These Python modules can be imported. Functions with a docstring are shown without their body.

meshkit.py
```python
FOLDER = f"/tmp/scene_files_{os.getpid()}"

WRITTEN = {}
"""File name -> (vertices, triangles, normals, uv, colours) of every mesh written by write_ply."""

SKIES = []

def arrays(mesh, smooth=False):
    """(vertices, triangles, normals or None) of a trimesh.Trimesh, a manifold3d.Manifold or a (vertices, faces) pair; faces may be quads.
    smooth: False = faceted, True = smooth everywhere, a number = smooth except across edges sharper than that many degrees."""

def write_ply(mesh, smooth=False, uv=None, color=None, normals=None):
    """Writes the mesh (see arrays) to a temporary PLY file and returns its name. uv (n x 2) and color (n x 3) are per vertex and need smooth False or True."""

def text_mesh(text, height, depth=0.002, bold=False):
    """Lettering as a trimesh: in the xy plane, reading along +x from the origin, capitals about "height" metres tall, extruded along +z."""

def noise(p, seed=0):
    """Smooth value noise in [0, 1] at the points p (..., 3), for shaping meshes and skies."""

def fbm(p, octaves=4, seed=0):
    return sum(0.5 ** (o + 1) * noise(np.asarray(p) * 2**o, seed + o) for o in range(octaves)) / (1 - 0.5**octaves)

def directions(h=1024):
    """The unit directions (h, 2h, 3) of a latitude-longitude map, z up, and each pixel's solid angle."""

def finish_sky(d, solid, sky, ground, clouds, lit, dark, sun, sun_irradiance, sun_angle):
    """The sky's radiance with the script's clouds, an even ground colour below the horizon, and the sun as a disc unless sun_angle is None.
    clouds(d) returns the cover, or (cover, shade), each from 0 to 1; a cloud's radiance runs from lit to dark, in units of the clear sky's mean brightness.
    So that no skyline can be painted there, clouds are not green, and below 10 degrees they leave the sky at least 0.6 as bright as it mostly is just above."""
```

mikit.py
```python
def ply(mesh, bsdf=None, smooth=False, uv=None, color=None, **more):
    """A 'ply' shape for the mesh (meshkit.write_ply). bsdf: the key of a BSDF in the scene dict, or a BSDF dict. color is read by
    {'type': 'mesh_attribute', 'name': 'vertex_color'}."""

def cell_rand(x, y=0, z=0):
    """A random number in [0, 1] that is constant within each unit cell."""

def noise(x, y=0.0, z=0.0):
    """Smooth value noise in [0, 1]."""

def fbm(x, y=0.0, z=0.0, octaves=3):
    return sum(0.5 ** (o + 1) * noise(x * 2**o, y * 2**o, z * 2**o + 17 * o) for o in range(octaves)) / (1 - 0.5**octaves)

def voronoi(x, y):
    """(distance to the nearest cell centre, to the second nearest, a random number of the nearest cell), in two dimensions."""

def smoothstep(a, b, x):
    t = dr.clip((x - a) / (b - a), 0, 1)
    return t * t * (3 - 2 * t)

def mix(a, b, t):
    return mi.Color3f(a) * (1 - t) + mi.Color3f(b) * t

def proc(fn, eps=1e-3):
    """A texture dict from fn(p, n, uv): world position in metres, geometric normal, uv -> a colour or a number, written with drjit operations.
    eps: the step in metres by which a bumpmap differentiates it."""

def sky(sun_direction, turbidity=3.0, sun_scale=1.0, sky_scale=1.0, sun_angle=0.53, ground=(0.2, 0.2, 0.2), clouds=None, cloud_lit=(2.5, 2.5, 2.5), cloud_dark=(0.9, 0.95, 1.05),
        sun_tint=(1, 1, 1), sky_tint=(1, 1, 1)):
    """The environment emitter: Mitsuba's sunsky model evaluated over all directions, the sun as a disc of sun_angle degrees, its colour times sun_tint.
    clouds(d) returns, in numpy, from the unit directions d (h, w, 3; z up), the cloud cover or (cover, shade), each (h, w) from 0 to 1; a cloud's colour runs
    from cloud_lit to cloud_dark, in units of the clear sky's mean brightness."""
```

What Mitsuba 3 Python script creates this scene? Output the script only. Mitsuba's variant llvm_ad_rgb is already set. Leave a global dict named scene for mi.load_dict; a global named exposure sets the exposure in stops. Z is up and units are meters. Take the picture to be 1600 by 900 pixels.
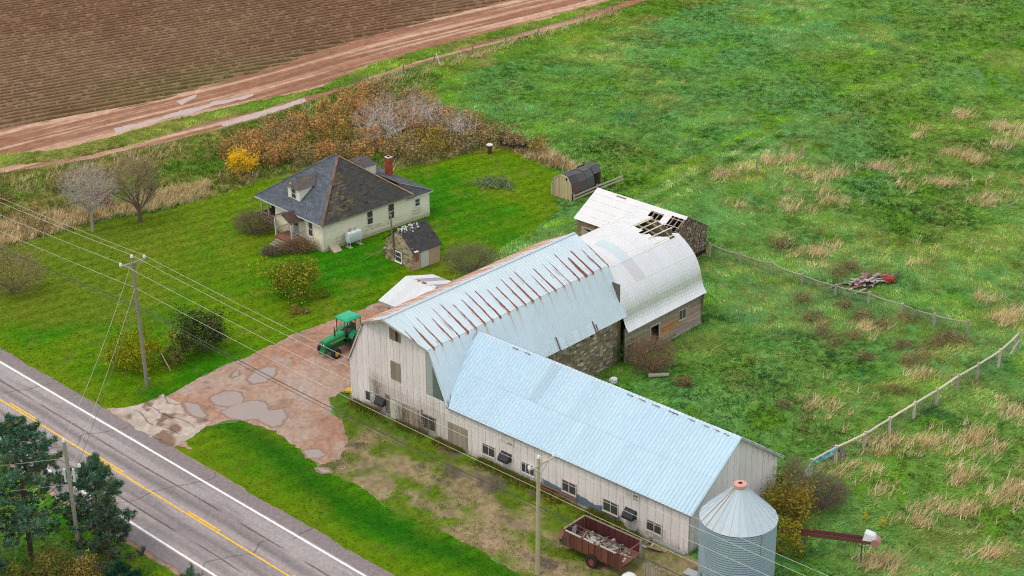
import math, random
import numpy as np, trimesh, shapely, mitsuba as mi, drjit as dr, mikit, meshkit
from shapely.geometry import Polygon, Point, LineString
from mikit import noise, fbm, voronoi, cell_rand, smoothstep, mix

# ------------------------------------------------------------------ camera, sky, exposure
T = mi.ScalarTransform4f
PITCH, ROLL, CAMH = math.radians(24.805), math.radians(0.45), 72.0
fwd = np.array([0, math.cos(PITCH), -math.sin(PITCH)])
dwn = np.array([0, -math.sin(PITCH), -math.cos(PITCH)])
upv = -(-math.sin(ROLL) * np.array([1., 0, 0]) + math.cos(ROLL) * dwn)
scene = {
    'type': 'scene',
    'camera': {'type': 'perspective', 'fov': math.degrees(2 * math.atan(800 / 2961.0)), 'fov_axis': 'x',
               'near_clip': 1.0, 'far_clip': 4000.0,
               'to_world': T().look_at(origin=[0, 0, CAMH], target=list(np.array([0, 0, CAMH]) + fwd * 100), up=list(upv)),
               'film': {'type': 'hdrfilm', 'width': 1024, 'height': 576}},
    'sky': mikit.sky([-0.45, -0.25, 0.86], turbidity=3, sun_scale=0.22, sun_angle=24, clouds=lambda d: 1.0,
                     cloud_lit=(2.45, 2.5, 2.58)),
}
exposure = 1.95
labels = {}
rng = np.random.default_rng(7)

# ------------------------------------------------------------------ frames and terrain
class Frame:
    """A local frame: u, v in the ground plane, z up."""
    def __init__(s, o, deg):
        a = math.radians(deg)
        s.o = np.array([o[0], o[1], o[2] if len(o) > 2 else 0.0])
        s.M = np.array([[math.cos(a), math.sin(a), 0], [-math.sin(a), math.cos(a), 0], [0, 0, 1.0]])
    def w(s, p): return s.o + np.asarray(p, float) @ s.M
    def loc(s, p): return (np.asarray(p, float) - s.o) @ s.M.T
WORLD = Frame((0, 0, 0), 0)
BA = -42.855
BARN = Frame((-12.882, 134.564), BA)
HOUSE = Frame((-17.754, 164.140), -47.4)
SHED = Frame((-9.068, 159.693), -47.4)
COOP = Frame((4.031, 178.282), BA)
ROAD = Frame((-20, 142), -44.88)

def sst(a, b, x):
    t = np.clip((np.asarray(x, float) - a) / (b - a), 0, 1)
    return t * t * (3 - 2 * t)
def hgt(x, y):
    """Terrain height: the yard and pasture behind the barns lie about 0.9 m below the front."""
    x, y = np.asarray(x, float), np.asarray(y, float)
    q = BARN.loc(np.stack([x, y, np.zeros_like(x)], -1))
    u, v = q[..., 0], q[..., 1]
    uc = np.interp(v, [15, 38], [6, -3])
    return -0.9 * sst(-4, 4, u - uc) * sst(0, 9, v)
def gp(x, y, dz=0.0): return np.array([x, y, float(hgt(x, y)) + dz])

# ------------------------------------------------------------------ names, labels, meshes
def numbered(k):
    if k not in scene and k not in labels: return k
    i = 1
    while f'{k}_{i:03d}' in scene or f'{k}_{i:03d}' in labels: i += 1
    return f'{k}_{i:03d}'
def lab(k, label=None, cat=None, group=None, kind=None):
    d = labels.setdefault(k, {})
    if label: d['label'] = label
    if cat: d['category'] = cat
    if group: d['group'] = group
    if kind: d['kind'] = kind
def thing(name, label, cat, group=None):
    k = numbered(name); lab(k, label, cat, group); return k

class MB:
    """Collects faces with a colour per vertex; build() makes them one entry of the scene."""
    def __init__(s, frame=WORLD): s.v, s.f, s.c, s.n, s.fr = [], [], [], 0, frame
    def add(s, v, f, c):
        v = np.asarray(v, float).reshape(-1, 3); f = np.asarray(f, int)
        if f.shape[1] == 4: f = np.vstack([f[:, [0, 1, 2]], f[:, [0, 2, 3]]])
        c = np.broadcast_to(np.asarray(c, float), (len(v), 3))
        s.v.append(s.fr.w(v)); s.f.append(f + s.n); s.c.append(c); s.n += len(v); return s
    def box(s, lo, hi, c):
        lo, hi = np.array(lo, float), np.array(hi, float)
        v = np.array([[x, y, z] for x in (lo[0], hi[0]) for y in (lo[1], hi[1]) for z in (lo[2], hi[2])])
        f = [[0, 1, 3, 2], [4, 6, 7, 5], [0, 4, 5, 1], [2, 3, 7, 6], [0, 2, 6, 4], [1, 5, 7, 3]]
        return s.add(v, f, c)
    def obox(s, ce, a, b, d, c):
        """Box about ce with half-axis vectors a, b, d."""
        ce, a, b, d = (np.asarray(q, float) for q in (ce, a, b, d))
        if np.dot(np.cross(a, b), d) < 0: a = -a
        v = np.array([ce + i * a + j * b + k * d for i in (-1, 1) for j in (-1, 1) for k in (-1, 1)])
        f = [[0, 1, 3, 2], [4, 6, 7, 5], [0, 4, 5, 1], [2, 3, 7, 6], [0, 2, 6, 4], [1, 5, 7, 3]]
        return s.add(v, f, c)
    def beam(s, p, q, w, h, c, up=(0, 0, 1)):
        p, q = np.asarray(p, float), np.asarray(q, float)
        d = q - p; L = np.linalg.norm(d); d = d / L
        a = np.cross(d, up); 
        if np.linalg.norm(a) < 1e-3: a = np.cross(d, [1, 0, 0])
        a /= np.linalg.norm(a); b = np.cross(a, d)
        return s.obox((p + q) / 2, d * L / 2, a * w / 2, b * h / 2, c)
    def quad(s, a, b, c_, d, c): return s.add([a, b, c_, d], [[0, 1, 2, 3]], c)
    def tri(s, a, b, c_, c): return s.add([a, b, c_], [[0, 1, 2]], c)
    def slab(s, pts, th, c):
        """A plane polygon pts (convex, ordered) with thickness th along its normal."""
        p = np.asarray(pts, float); n = np.cross(p[1] - p[0], p[2] - p[0]); n /= np.linalg.norm(n)
        k = len(p); v = np.vstack([p, p - n * th]); f = []
        for i in range(1, k - 1): f += [[0, i, i + 1], [k, k + i + 1, k + i]]
        for i in range(k):
            j = (i + 1) % k; f += [[i, k + i, k + j], [i, k + j, j]]
        return s.add(v, f, c)
    def tube(s, pts, r, c, sides=6, cap=True):
        p = np.asarray(pts, float); r = np.broadcast_to(np.asarray(r, float), (len(p),))
        t = np.gradient(p, axis=0); t /= np.linalg.norm(t, axis=1, keepdims=True) + 1e-12
        ref = np.array([0, 0, 1.0]) if abs(t[0][2]) < 0.9 else np.array([1.0, 0, 0])
        a = np.cross(t, ref); a /= np.linalg.norm(a, axis=1, keepdims=True) + 1e-9; b = np.cross(t, a)
        ang = np.arange(sides) * 2 * np.pi / sides
        v = p[:, None] + r[:, None, None] * (np.cos(ang)[None, :, None] * a[:, None] + np.sin(ang)[None, :, None] * b[:, None])
        n = len(p); f = []
        for i in range(n - 1):
            for j in range(sides):
                k = (j + 1) % sides
                f.append([i * sides + j, i * sides + k, (i + 1) * sides + k, (i + 1) * sides + j])
        s.add(v.reshape(-1, 3), f, c)
        if cap:
            for i in (0, n - 1):
                o = v[i] if i else v[i][::-1]
                s.add(np.vstack([p[i][None], o]), [[0, 1 + j, 1 + (j + 1) % sides] for j in range(sides)], c)
        return s
    def cyl(s, p, q, r, c, sides=20): return s.tube([p, q], r, c, sides)
    def lathe(s, o, prof, c, sides=24, axis=(0, 0, 1)):
        """Profile of (radius, height) turned about axis through o."""
        o = np.asarray(o, float); z = np.asarray(axis, float); z /= np.linalg.norm(z)
        a = np.cross(z, [0, 0, 1] if abs(z[2]) < 0.9 else [1, 0, 0]); a /= np.linalg.norm(a); b = np.cross(z, a)
        ang = np.arange(sides) * 2 * np.pi / sides
        ring = np.cos(ang)[:, None] * a + np.sin(ang)[:, None] * b
        v = np.concatenate([o + z * h + ring * max(r, 1e-4) for r, h in prof]); f = []
        for i in range(len(prof) - 1):
            for j in range(sides):
                k = (j + 1) % sides
                f.append([i * sides + j, i * sides + k, (i + 1) * sides + k, (i + 1) * sides + j])
        return s.add(v, f, c)
    def tm(s, m, c): return s.add(m.vertices, m.faces, c)
    def quads(s, ce, a, b, c):
        """Many free quads: centres, half-axes, colours, each (n, 3)."""
        ce, a, b = (np.asarray(q, float) for q in (ce, a, b)); n = len(ce)
        v = np.stack([ce - a - b, ce + a - b, ce + a + b, ce - a + b], 1).reshape(-1, 3)
        i = np.arange(n)[:, None] * 4
        return s.add(v, np.concatenate([i, i + 1, i + 2, i + 3], 1), np.repeat(np.broadcast_to(c, (n, 3)), 4, 0))
    def leaves(s, ce, a, b, c):
        """Leaf-shaped (rhombic) faces."""
        ce, a, b = (np.asarray(q, float) for q in (ce, a, b)); n = len(ce)
        v = np.stack([ce - a, ce - b, ce + a, ce + b], 1).reshape(-1, 3)
        i = np.arange(n)[:, None] * 4
        return s.add(v, np.concatenate([i, i + 1, i + 2, i + 3], 1), np.repeat(np.broadcast_to(c, (n, 3)), 4, 0))
    def blades(s, base, tip, w, c):
        """Grass blades: triangles from base to tip with width vectors w."""
        n = len(base); v = np.stack([base - w, base + w, tip], 1).reshape(-1, 3)
        i = np.arange(n)[:, None] * 3
        return s.add(v, np.concatenate([i, i + 1, i + 2], 1), np.repeat(np.broadcast_to(c, (n, 3)), 3, 0))
    def build(s, name, bsdf, parent=None, smooth=False, label=None, cat=None, group=None, kind=None):
        k = numbered(f'{parent}__{name}' if parent else name)
        v, f, c = np.concatenate(s.v), np.concatenate(s.f), np.concatenate(s.c)
        c = np.clip(c * (LEAF if bsdf == 'vc_leaf' else 1.0), 0, 1)
        if smooth is not False and smooth is not True:      # smooth except across sharp edges, keeping the vertex colours
            fn = np.cross(v[f[:, 1]] - v[f[:, 0]], v[f[:, 2]] - v[f[:, 0]]); ln = np.linalg.norm(fn, axis=1, keepdims=True); un = fn / np.maximum(ln, 1e-12)
            c, v = c[f.ravel()], v[f.ravel()]; _, g = np.unique(np.round(v, 5), axis=0, return_inverse=True); g = g.ravel()
            order = np.argsort(g, kind='stable'); cuts = np.flatnonzero(np.diff(g[order])) + 1; N = np.zeros_like(v); ca = math.cos(math.radians(smooth))
            for grp in np.split(order, cuts):
                fi = grp // 3; near_ = un[fi] @ un[fi].T > ca; nn = near_ @ fn[fi]; N[grp] = nn / np.maximum(np.linalg.norm(nn, axis=1, keepdims=True), 1e-12)
            f = np.arange(len(v)).reshape(-1, 3)
            scene[k] = {'type': 'ply', 'filename': meshkit.write_ply(trimesh.Trimesh(v, f, process=False), False, None, c, N), 'face_normals': False, 'bsdf': {'type': 'ref', 'id': bsdf}}
        else: scene[k] = mikit.ply(trimesh.Trimesh(v, f, process=False), bsdf, smooth=smooth, color=c)
        if label or cat or group or kind: lab(k, label, cat, group, kind)
        return k

def jit(c, s=0.08, r=rng):
    """A colour, varied a little in brightness and slightly in hue."""
    return np.clip(np.array(c) * (1 + r.normal(0, s)) * (1 + r.normal(0, s * 0.25, 3)), 0, 1)
def jits(c, n, s=0.1, r=rng):
    return np.clip(np.array(c) * (1 + r.normal(0, s, (n, 1))) * (1 + r.normal(0, s * 0.3, (n, 3))), 0, 1)
def pick(pal, n, r=rng, s=0.15, w=None):
    pal = np.array(pal); return jits([1, 1, 1], n, s, r) * pal[r.choice(len(pal), n, p=w)]
def sphere_dirs(n, r=rng):
    d = r.normal(size=(n, 3)); return d / np.linalg.norm(d, axis=1, keepdims=True)

# ------------------------------------------------------------------ materials
VC = {'type': 'mesh_attribute', 'name': 'vertex_color'}
def rgb(*c): return {'type': 'rgb', 'value': list(c)}
def two(b): return {'type': 'twosided', 'bsdf': b}
def mat(name, base, rough=0.8, spec=0.3, metal=0.0, bump=None, bscale=1.0, **kw):
    b = {'type': 'principled', 'base_color': base, 'roughness': rough, 'specular': spec, 'metallic': metal, **kw}
    if bump: b = {'type': 'bumpmap', 'arbitrary': mikit.proc(bump, eps=0.02), 'scale': bscale, 'bsdf': b}
    scene[name] = two(b)
mat('vc_matte', VC, 0.85, 0.2)
mat('vc_satin', VC, 0.5, 0.4)
mat('vc_gloss', VC, 0.22, 0.5)
mat('vc_metal', VC, 0.42, 0.5, metal=0.35)
mat('vc_steel', VC, 0.38, 0.5, metal=0.7)
mat('dark_glass', rgb(0.06, 0.066, 0.072), 0.06, 0.6)
LEAF = 1.55
scene['vc_leaf'] = two({'type': 'diffuse', 'reflectance': VC})
scene['cab_glass'] = {'type': 'thindielectric', 'int_ior': 1.5}

def bar(p): return ((p.x - BARN.o[0]) * BARN.M[0, 0] + (p.y - BARN.o[1]) * BARN.M[0, 1], (p.x - BARN.o[0]) * BARN.M[1, 0] + (p.y - BARN.o[1]) * BARN.M[1, 1])

def pasture(p, n, uv):
    a = fbm(p.x * 0.09, p.y * 0.07, 3.0, 4); b = fbm(p.x * 0.35 + 7, p.y * 0.22, 1.0, 3); f = noise(p.x * 2.2, p.y * 1.4, 5.0)
    c = mix((0.115, 0.24, 0.038), (0.10, 0.25, 0.066), smoothstep(0.35, 0.65, a))
    c = mix(c, (0.10, 0.24, 0.012), smoothstep(0.55, 0.75, b) * 0.8)
    c = mix(c, (0.15, 0.19, 0.05), smoothstep(0.56, 0.8, fbm(p.x * 0.16 + 40, p.y * 0.13 + 9, 2.0, 4)) * 0.65)
    return c * (0.8 + 0.4 * f)
def lawn(p, n, uv):
    a = fbm(p.x * 0.12, p.y * 0.1, 1.0, 4); f = fbm(p.x * 2.6, p.y * 1.7, 5.0, 3)
    hx = p.x * -0.56 + p.y * 0.83
    st = 0.5 + 0.5 * dr.sin(hx * 3.6 + 2.5 * noise(p.x * 0.1, p.y * 0.1))
    c = mix((0.030, 0.175, 0.001), (0.105, 0.20, 0.002), smoothstep(0.3, 0.7, a))
    c = mix(c, (0.15, 0.19, 0.012), smoothstep(0.55, 0.8, fbm(p.x * 0.35 + 30, p.y * 0.28, 4.0, 3)) * 0.6)
    c = mix(c, (0.15, 0.155, 0.03), smoothstep(0.62, 0.85, fbm(p.x * 0.8, p.y * 0.55 + 11, 2.0, 3)) * 0.4)
    c = mix(c, (0.13, 0.17, 0.012), smoothstep(-22.0, -34.0, p.x + 4 * noise(p.x * 0.15, p.y * 0.15, 9.0)) * smoothstep(146.0, 151.0, p.y) * 0.75)
    c = c * (0.88 + 0.22 * st)
    ru, rv = roadrv(p); vg = smoothstep(-4.0, -2.5, ru) * smoothstep(-3.5, -4.5, rv)
    c = mix(c, (0.012, 0.105, 0.002), vg * dr.exp(-dr.square((rv + 10.4 - 0.8 * dr.sin(ru * 0.2)) / 1.5)) * 0.8)
    c = mix(c, (0.125, 0.20, 0.004), dr.exp(-dr.square((rv + 14.3) / 1.2)) * 0.7)
    return c * (0.78 + 0.44 * f)
def scrubg(p, n, uv):
    a = fbm(p.x * 0.2, p.y * 0.16, 1.0, 4); f = fbm(p.x * 1.9, p.y * 1.3, 5.0, 3)
    c = mix((0.085, 0.19, 0.014), (0.20, 0.19, 0.05), smoothstep(0.4, 0.66, a))
    return c * (0.6 + 0.8 * f)
def yardg(p, n, uv):
    u, v = bar(p)
    a = fbm(p.x * 0.3, p.y * 0.3, 1.0, 4); f = fbm(p.x * 2.5, p.y * 1.8, 5.0, 3)
    c = mix((0.10, 0.165, 0.010), (0.27, 0.22, 0.115), smoothstep(0.44, 0.66, a + 0.06 * dr.sin(u * 0.35)))
    track = dr.exp(-dr.square((v + 7.3 + 0.9 * noise(u * 0.25, 3.0)) / 0.9)) + 0.7 * dr.exp(-dr.square((v + 4.6 + 0.8 * noise(u * 0.3, 9.0)) / 0.7))
    c = mix(c, (0.30, 0.21, 0.15), dr.clip(track, 0, 1) * smoothstep(0.35, 0.55, fbm(p.x * 0.7, p.y * 0.7, 3.0, 3)) * 0.85)
    mud = smoothstep(0.5, 0.66, fbm(u * 0.3 + 1.7, v * 0.4 + 4.0, 2.0, 4) + 0.34 * dr.exp(-dr.square((u - 14.5) / 3.6) - dr.square((v + 2.4) / 1.5)) + 0.2 * dr.exp(-dr.square((v + 0.9) / 0.8)) * smoothstep(9, 12, u) - 0.15)
    c = mix(c, (0.125, 0.095, 0.078), mud * 0.85)
    c = mix(c, (0.075, 0.15, 0.012), smoothstep(-3.2, -1.0, v) * smoothstep(9.5, 7.0, u) * smoothstep(0.3, 0.5, a + 0.1))
    return c * (0.6 + 0.8 * f)
def gravel(p, n, uv):
    a = fbm(p.x * 0.3, p.y * 0.3, 1.0, 4); f = fbm(p.x * 4, p.y * 3, 5.0, 3)
    c = mix((0.37, 0.215, 0.155), (0.40, 0.285, 0.23), smoothstep(0.35, 0.7, a))
    c = mix(c, (0.38, 0.33, 0.30), smoothstep(0.55, 0.8, fbm(p.x * 0.9 + 4, p.y * 0.6, 7.0, 4)) * 0.6)
    c = mix(c, (0.20, 0.125, 0.085), smoothstep(0.58, 0.8, fbm(p.x * 0.6, p.y * 0.9 + 5, 3.0, 4)) * 0.5)
    return c * (0.72 + 0.56 * f)
def apron(p, n, uv):
    f = fbm(p.x * 3, p.y * 2.2, 5.0, 3)
    u, v = roadrv(p)
    q = v * 0.62 + 0.9 * (fbm(u * 0.5, v * 0.5, 1.0, 3) - 0.5); d1 = dr.abs(q - dr.floor(q) - 0.5) / 0.62
    q2 = u * 0.21 + 0.5 * (fbm(u * 0.6, v * 0.6, 8.0, 3) - 0.5); d2 = dr.abs(q2 - dr.floor(q2) - 0.5) / 0.21
    d1 = dr.minimum(d1, d2 + 0.6 * smoothstep(0.45, 0.6, noise(u * 0.5, v * 0.8, 3.0)))
    c = mix((0.42, 0.335, 0.285), (0.48, 0.42, 0.37), noise(p.x * 0.9, p.y * 0.9, 2.0))
    c = mix(c, (0.20, 0.125, 0.09), smoothstep(0.54, 0.64, fbm(p.x * 0.55 + 2, p.y * 0.5, 1.0, 3)) * 0.9)
    c = mix(c, (0.075, 0.055, 0.045), smoothstep(0.07, 0.02, d1) * smoothstep(0.25, 0.5, noise(u * 0.7, v * 0.7, 5.0)) * 0.8)
    return c * (0.75 + 0.5 * f)
def soil(p, n, uv):
    f = fbm(p.x * 1.2, p.y * 1.0, 5.0, 3); a = fbm(p.x * 0.05, p.y * 0.05, 1.0, 3)
    c = mix((0.185, 0.105, 0.062), (0.215, 0.132, 0.078), smoothstep(0.35, 0.65, a))
    wx = p.x + 36.0; wy = p.y - 214.0
    grn = dr.exp(-dr.square((wx * 0.866 + wy * 0.5) / 16) - dr.square((-wx * 0.5 + wy * 0.866) / 7))
    c = mix(c, (0.17, 0.145, 0.06), dr.clip(grn, 0, 1) * 0.8)
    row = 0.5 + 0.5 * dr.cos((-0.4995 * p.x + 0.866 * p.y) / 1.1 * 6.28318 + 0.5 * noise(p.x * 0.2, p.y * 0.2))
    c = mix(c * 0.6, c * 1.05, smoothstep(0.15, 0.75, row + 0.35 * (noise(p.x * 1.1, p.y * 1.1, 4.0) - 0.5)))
    c = mix(c, (0.30, 0.22, 0.13), smoothstep(0.72, 0.82, noise(p.x * 2.3, p.y * 1.9, 8.0)) * 0.4)
    return c * (0.78 + 0.44 * f)
def headdirt(p, n, uv):
    r = -0.643 * p.x + 0.766 * p.y + 1.1 * noise(p.x * 0.06, p.y * 0.06, 2.0); s = 0.766 * p.x + 0.643 * p.y
    st = fbm(r * 1.1, s * 0.05, 3.0, 4); f = fbm(p.x * 1.5, p.y * 1.2, 5.0, 3)
    c = mix((0.27, 0.135, 0.085), (0.46, 0.30, 0.215), smoothstep(0.40, 0.64, st))
    c = mix(c, (0.20, 0.10, 0.065), smoothstep(0.6, 0.72, fbm(r * 1.7 + 9, s * 0.04, 6.0, 3)) * 0.7)
    return c * (0.75 + 0.5 * f)
def roadrv(p): return ((p.x + 20) * ROAD.M[0, 0] + (p.y - 142) * ROAD.M[0, 1], (p.x + 20) * ROAD.M[1, 0] + (p.y - 142) * ROAD.M[1, 1])
def asphalt(p, n, uv):
    u, v = roadrv(p)
    f = fbm(p.x * 7, p.y * 6, 5.0, 2); l = fbm(u * 0.12, v * 1.6, 2.0, 4)
    c = mix((0.26, 0.23, 0.238), (0.36, 0.315, 0.318), smoothstep(0.35, 0.68, l))
    t = v + 20.0
    def band(c0, w): return dr.exp(-dr.square((t - c0 + 0.25 * noise(u * 0.15, c0)) / w))
    wp = band(1.15, 0.34) + band(-0.95, 0.3) + 0.6 * band(-2.6, 0.3)
    c = mix(c, (0.15, 0.13, 0.135), dr.clip(wp, 0, 1) * (0.35 + 0.5 * l))
    c = mix(c, (0.115, 0.085, 0.085), dr.clip(band(2.02, 0.09) + band(-1.85, 0.07), 0, 1) * smoothstep(0.3, 0.6, noise(u * 0.4, 4.0) + 0.15))
    c = mix(c, (0.35, 0.33, 0.335), band(2.85, 0.62) * smoothstep(0.35, 0.6, l) * 0.75)
    sh = dr.maximum(smoothstep(3.75, 3.9, t), smoothstep(-3.62, -3.78, t))
    c = mix(c, (0.23, 0.195, 0.205), sh)
    cu = u - 2.5 * dr.floor(u / 11.0 + 0.5) * 4.4
    ck = dr.abs(u - 11.0 * dr.floor(u / 11.0 + 0.5) - 1.4 * (noise(v * 0.7, dr.floor(u / 11.0 + 0.5)) - 0.5) - 0.9 * (v + 20) * 0.15)
    c = mix(c, (0.10, 0.085, 0.085), smoothstep(0.09, 0.03, ck) * 0.75 * smoothstep(0.35, 0.6, noise(u * 0.05, v * 0.4, 7.0) + 0.12))
    edge = dr.maximum(smoothstep(4.75, 5.1, t), smoothstep(-4.7, -5.0, t)) * noise(u * 2.0, v * 2.0)
    c = mix(c, (0.20, 0.14, 0.10), edge * 0.7)
    return c * (0.80 + 0.4 * f)
def paintw(p, n, uv): return mi.Color3f(0.92, 0.91, 0.90) * (0.8 + 0.3 * fbm(p.x * 5, p.y * 5, 1.0, 3))
def painty(p, n, uv): return mi.Color3f(0.90, 0.52, 0.03) * (0.75 + 0.4 * fbm(p.x * 5, p.y * 5, 1.0, 3))
def rustroof(p, n, uv):
    """The gambrel roof's sheets: rust that has run down from lap seams every 0.93 m."""
    u, v = bar(p)
    c = mi.Color3f(0.57, 0.69, 0.765) * (0.93 + 0.14 * fbm(p.x * 0.9, p.y * 0.9, p.z * 0.9, 3))
    k = dr.floor((v - 0.1) / 0.932); s = (v - 0.1) / 0.932 - k + 0.22 * (cell_rand(k, 21.0) - 0.5)
    right = u > 5.2
    top = dr.select(right, 5.75 + 1.0 * cell_rand(k, 3.0) + 0.25 * dr.abs(k - 10) * 0.12, 4.9)
    low = dr.select(right, 8.95, 1.4)
    t = dr.select(right, (u - top) / (low - top), (top - u) / (top - low))
    w = (0.025 + 0.055 * dr.clip(t, 0, 1) ** 0.7) * (0.6 + 0.8 * cell_rand(k, 8.0)) * dr.select(right, 1.0, 5.5) * dr.select((k > 18.5) & (k < 19.5) & right, 2.4, 1.0)
    d = dr.abs(s - 0.5) * 0.932 - w - 0.05 * (noise(u * 3.0, v * 9.0) - 0.45)
    m = smoothstep(0.035, -0.02, d) * smoothstep(0.0, 0.08, t) * smoothstep(1.03, 1.0, t) * dr.select(right, 1.0, 0.85)
    m2 = smoothstep(0.62, 0.72, noise(u * 2.2, v * 12.0, 4.0)) * smoothstep(0.25, 0.5, t) * smoothstep(1.04, 1.0, t) * dr.select(right, 0.8, 0.0) * smoothstep(0.2, 0.0, dr.abs(s - 0.3))
    rc = mix((0.17, 0.042, 0.026), (0.30, 0.085, 0.04), noise(u * 2.0, v * 14.0, 2.0))
    rc = dr.select(right, rc, mi.Color3f(0.50, 0.19, 0.075))
    c = mix(c, rc, dr.clip(m + 0.6 * m2, 0, 1))
    drip = smoothstep(0.16, 0.0, dr.abs(s - 0.5) * 0.932) * smoothstep(8.85, 8.9, u) * smoothstep(10.1, 8.9, u) * (0.35 + 0.5 * cell_rand(k, 5.0))
    return mix(c, (0.50, 0.36, 0.15), drip * smoothstep(0.3, 0.6, noise(v * 9.0, p.z * 1.2)))
def siding(p, n, uv):
    """Painted sheet siding, dirty and stained near the ground, one stretch of it still in old blue paint."""
    u, v = bar(p); z = p.z
    f = fbm(u * 1.3 + v, z * 0.7, 2.0, 4)
    c = mix((0.77, 0.725, 0.735), (0.72, 0.675, 0.68), smoothstep(0.4, 0.7, f))
    k = dr.floor(u / 0.71); c = c * (0.95 + 0.08 * cell_rand(k, 2.0, dr.floor(v / 0.71)))
    c = mix(c, (0.44, 0.39, 0.36), smoothstep(3.8, 2.6, z + 0.9 * noise(u * 1.4, 3.0)) * smoothstep(11.0, 10.2, u) * smoothstep(1.8, 2.6, u) * 0.55)
    strk = fbm(u * 5.0 + v * 5.0, z * 0.35, 6.0, 3)
    c = mix(c, (0.36, 0.33, 0.265), smoothstep(0.95, 0.05, z + 1.1 * (strk - 0.35)) * 0.65)
    c = mix(c, (0.10, 0.11, 0.05), smoothstep(0.45, 0.0, z + 0.5 * (strk - 0.3)) * 0.6)
    rust = smoothstep(0.62, 0.74, strk) * smoothstep(1.8, 0.8, z)
    c = mix(c, (0.38, 0.28, 0.20), rust * 0.3)
    bl = smoothstep(20.2, 20.7, u) * smoothstep(28.1, 27.8, u) * smoothstep(0.3, 0.2, dr.abs(v)) * smoothstep(0.0, -0.06, z - 0.85 + (u - 20) * 0.02 + 0.35 * (noise(u * 1.1, 2.0) - 0.5))
    return mix(c, (0.135, 0.19, 0.255), bl)
def hump(p, n, uv): return 0.5 * noise(p.x * 3.3, p.y * 3.0, p.z) + 0.5 * noise(p.x * 7, p.y * 6.4, p.z + 3)
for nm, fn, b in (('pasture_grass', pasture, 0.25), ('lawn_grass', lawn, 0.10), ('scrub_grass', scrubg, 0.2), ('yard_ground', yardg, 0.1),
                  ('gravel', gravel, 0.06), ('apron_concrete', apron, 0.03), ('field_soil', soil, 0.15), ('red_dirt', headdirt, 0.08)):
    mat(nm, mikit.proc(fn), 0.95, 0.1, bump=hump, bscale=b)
mat('asphalt', mikit.proc(asphalt), 0.75, 0.3)
mat('white_paint', mikit.proc(paintw), 0.6, 0.3)
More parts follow.
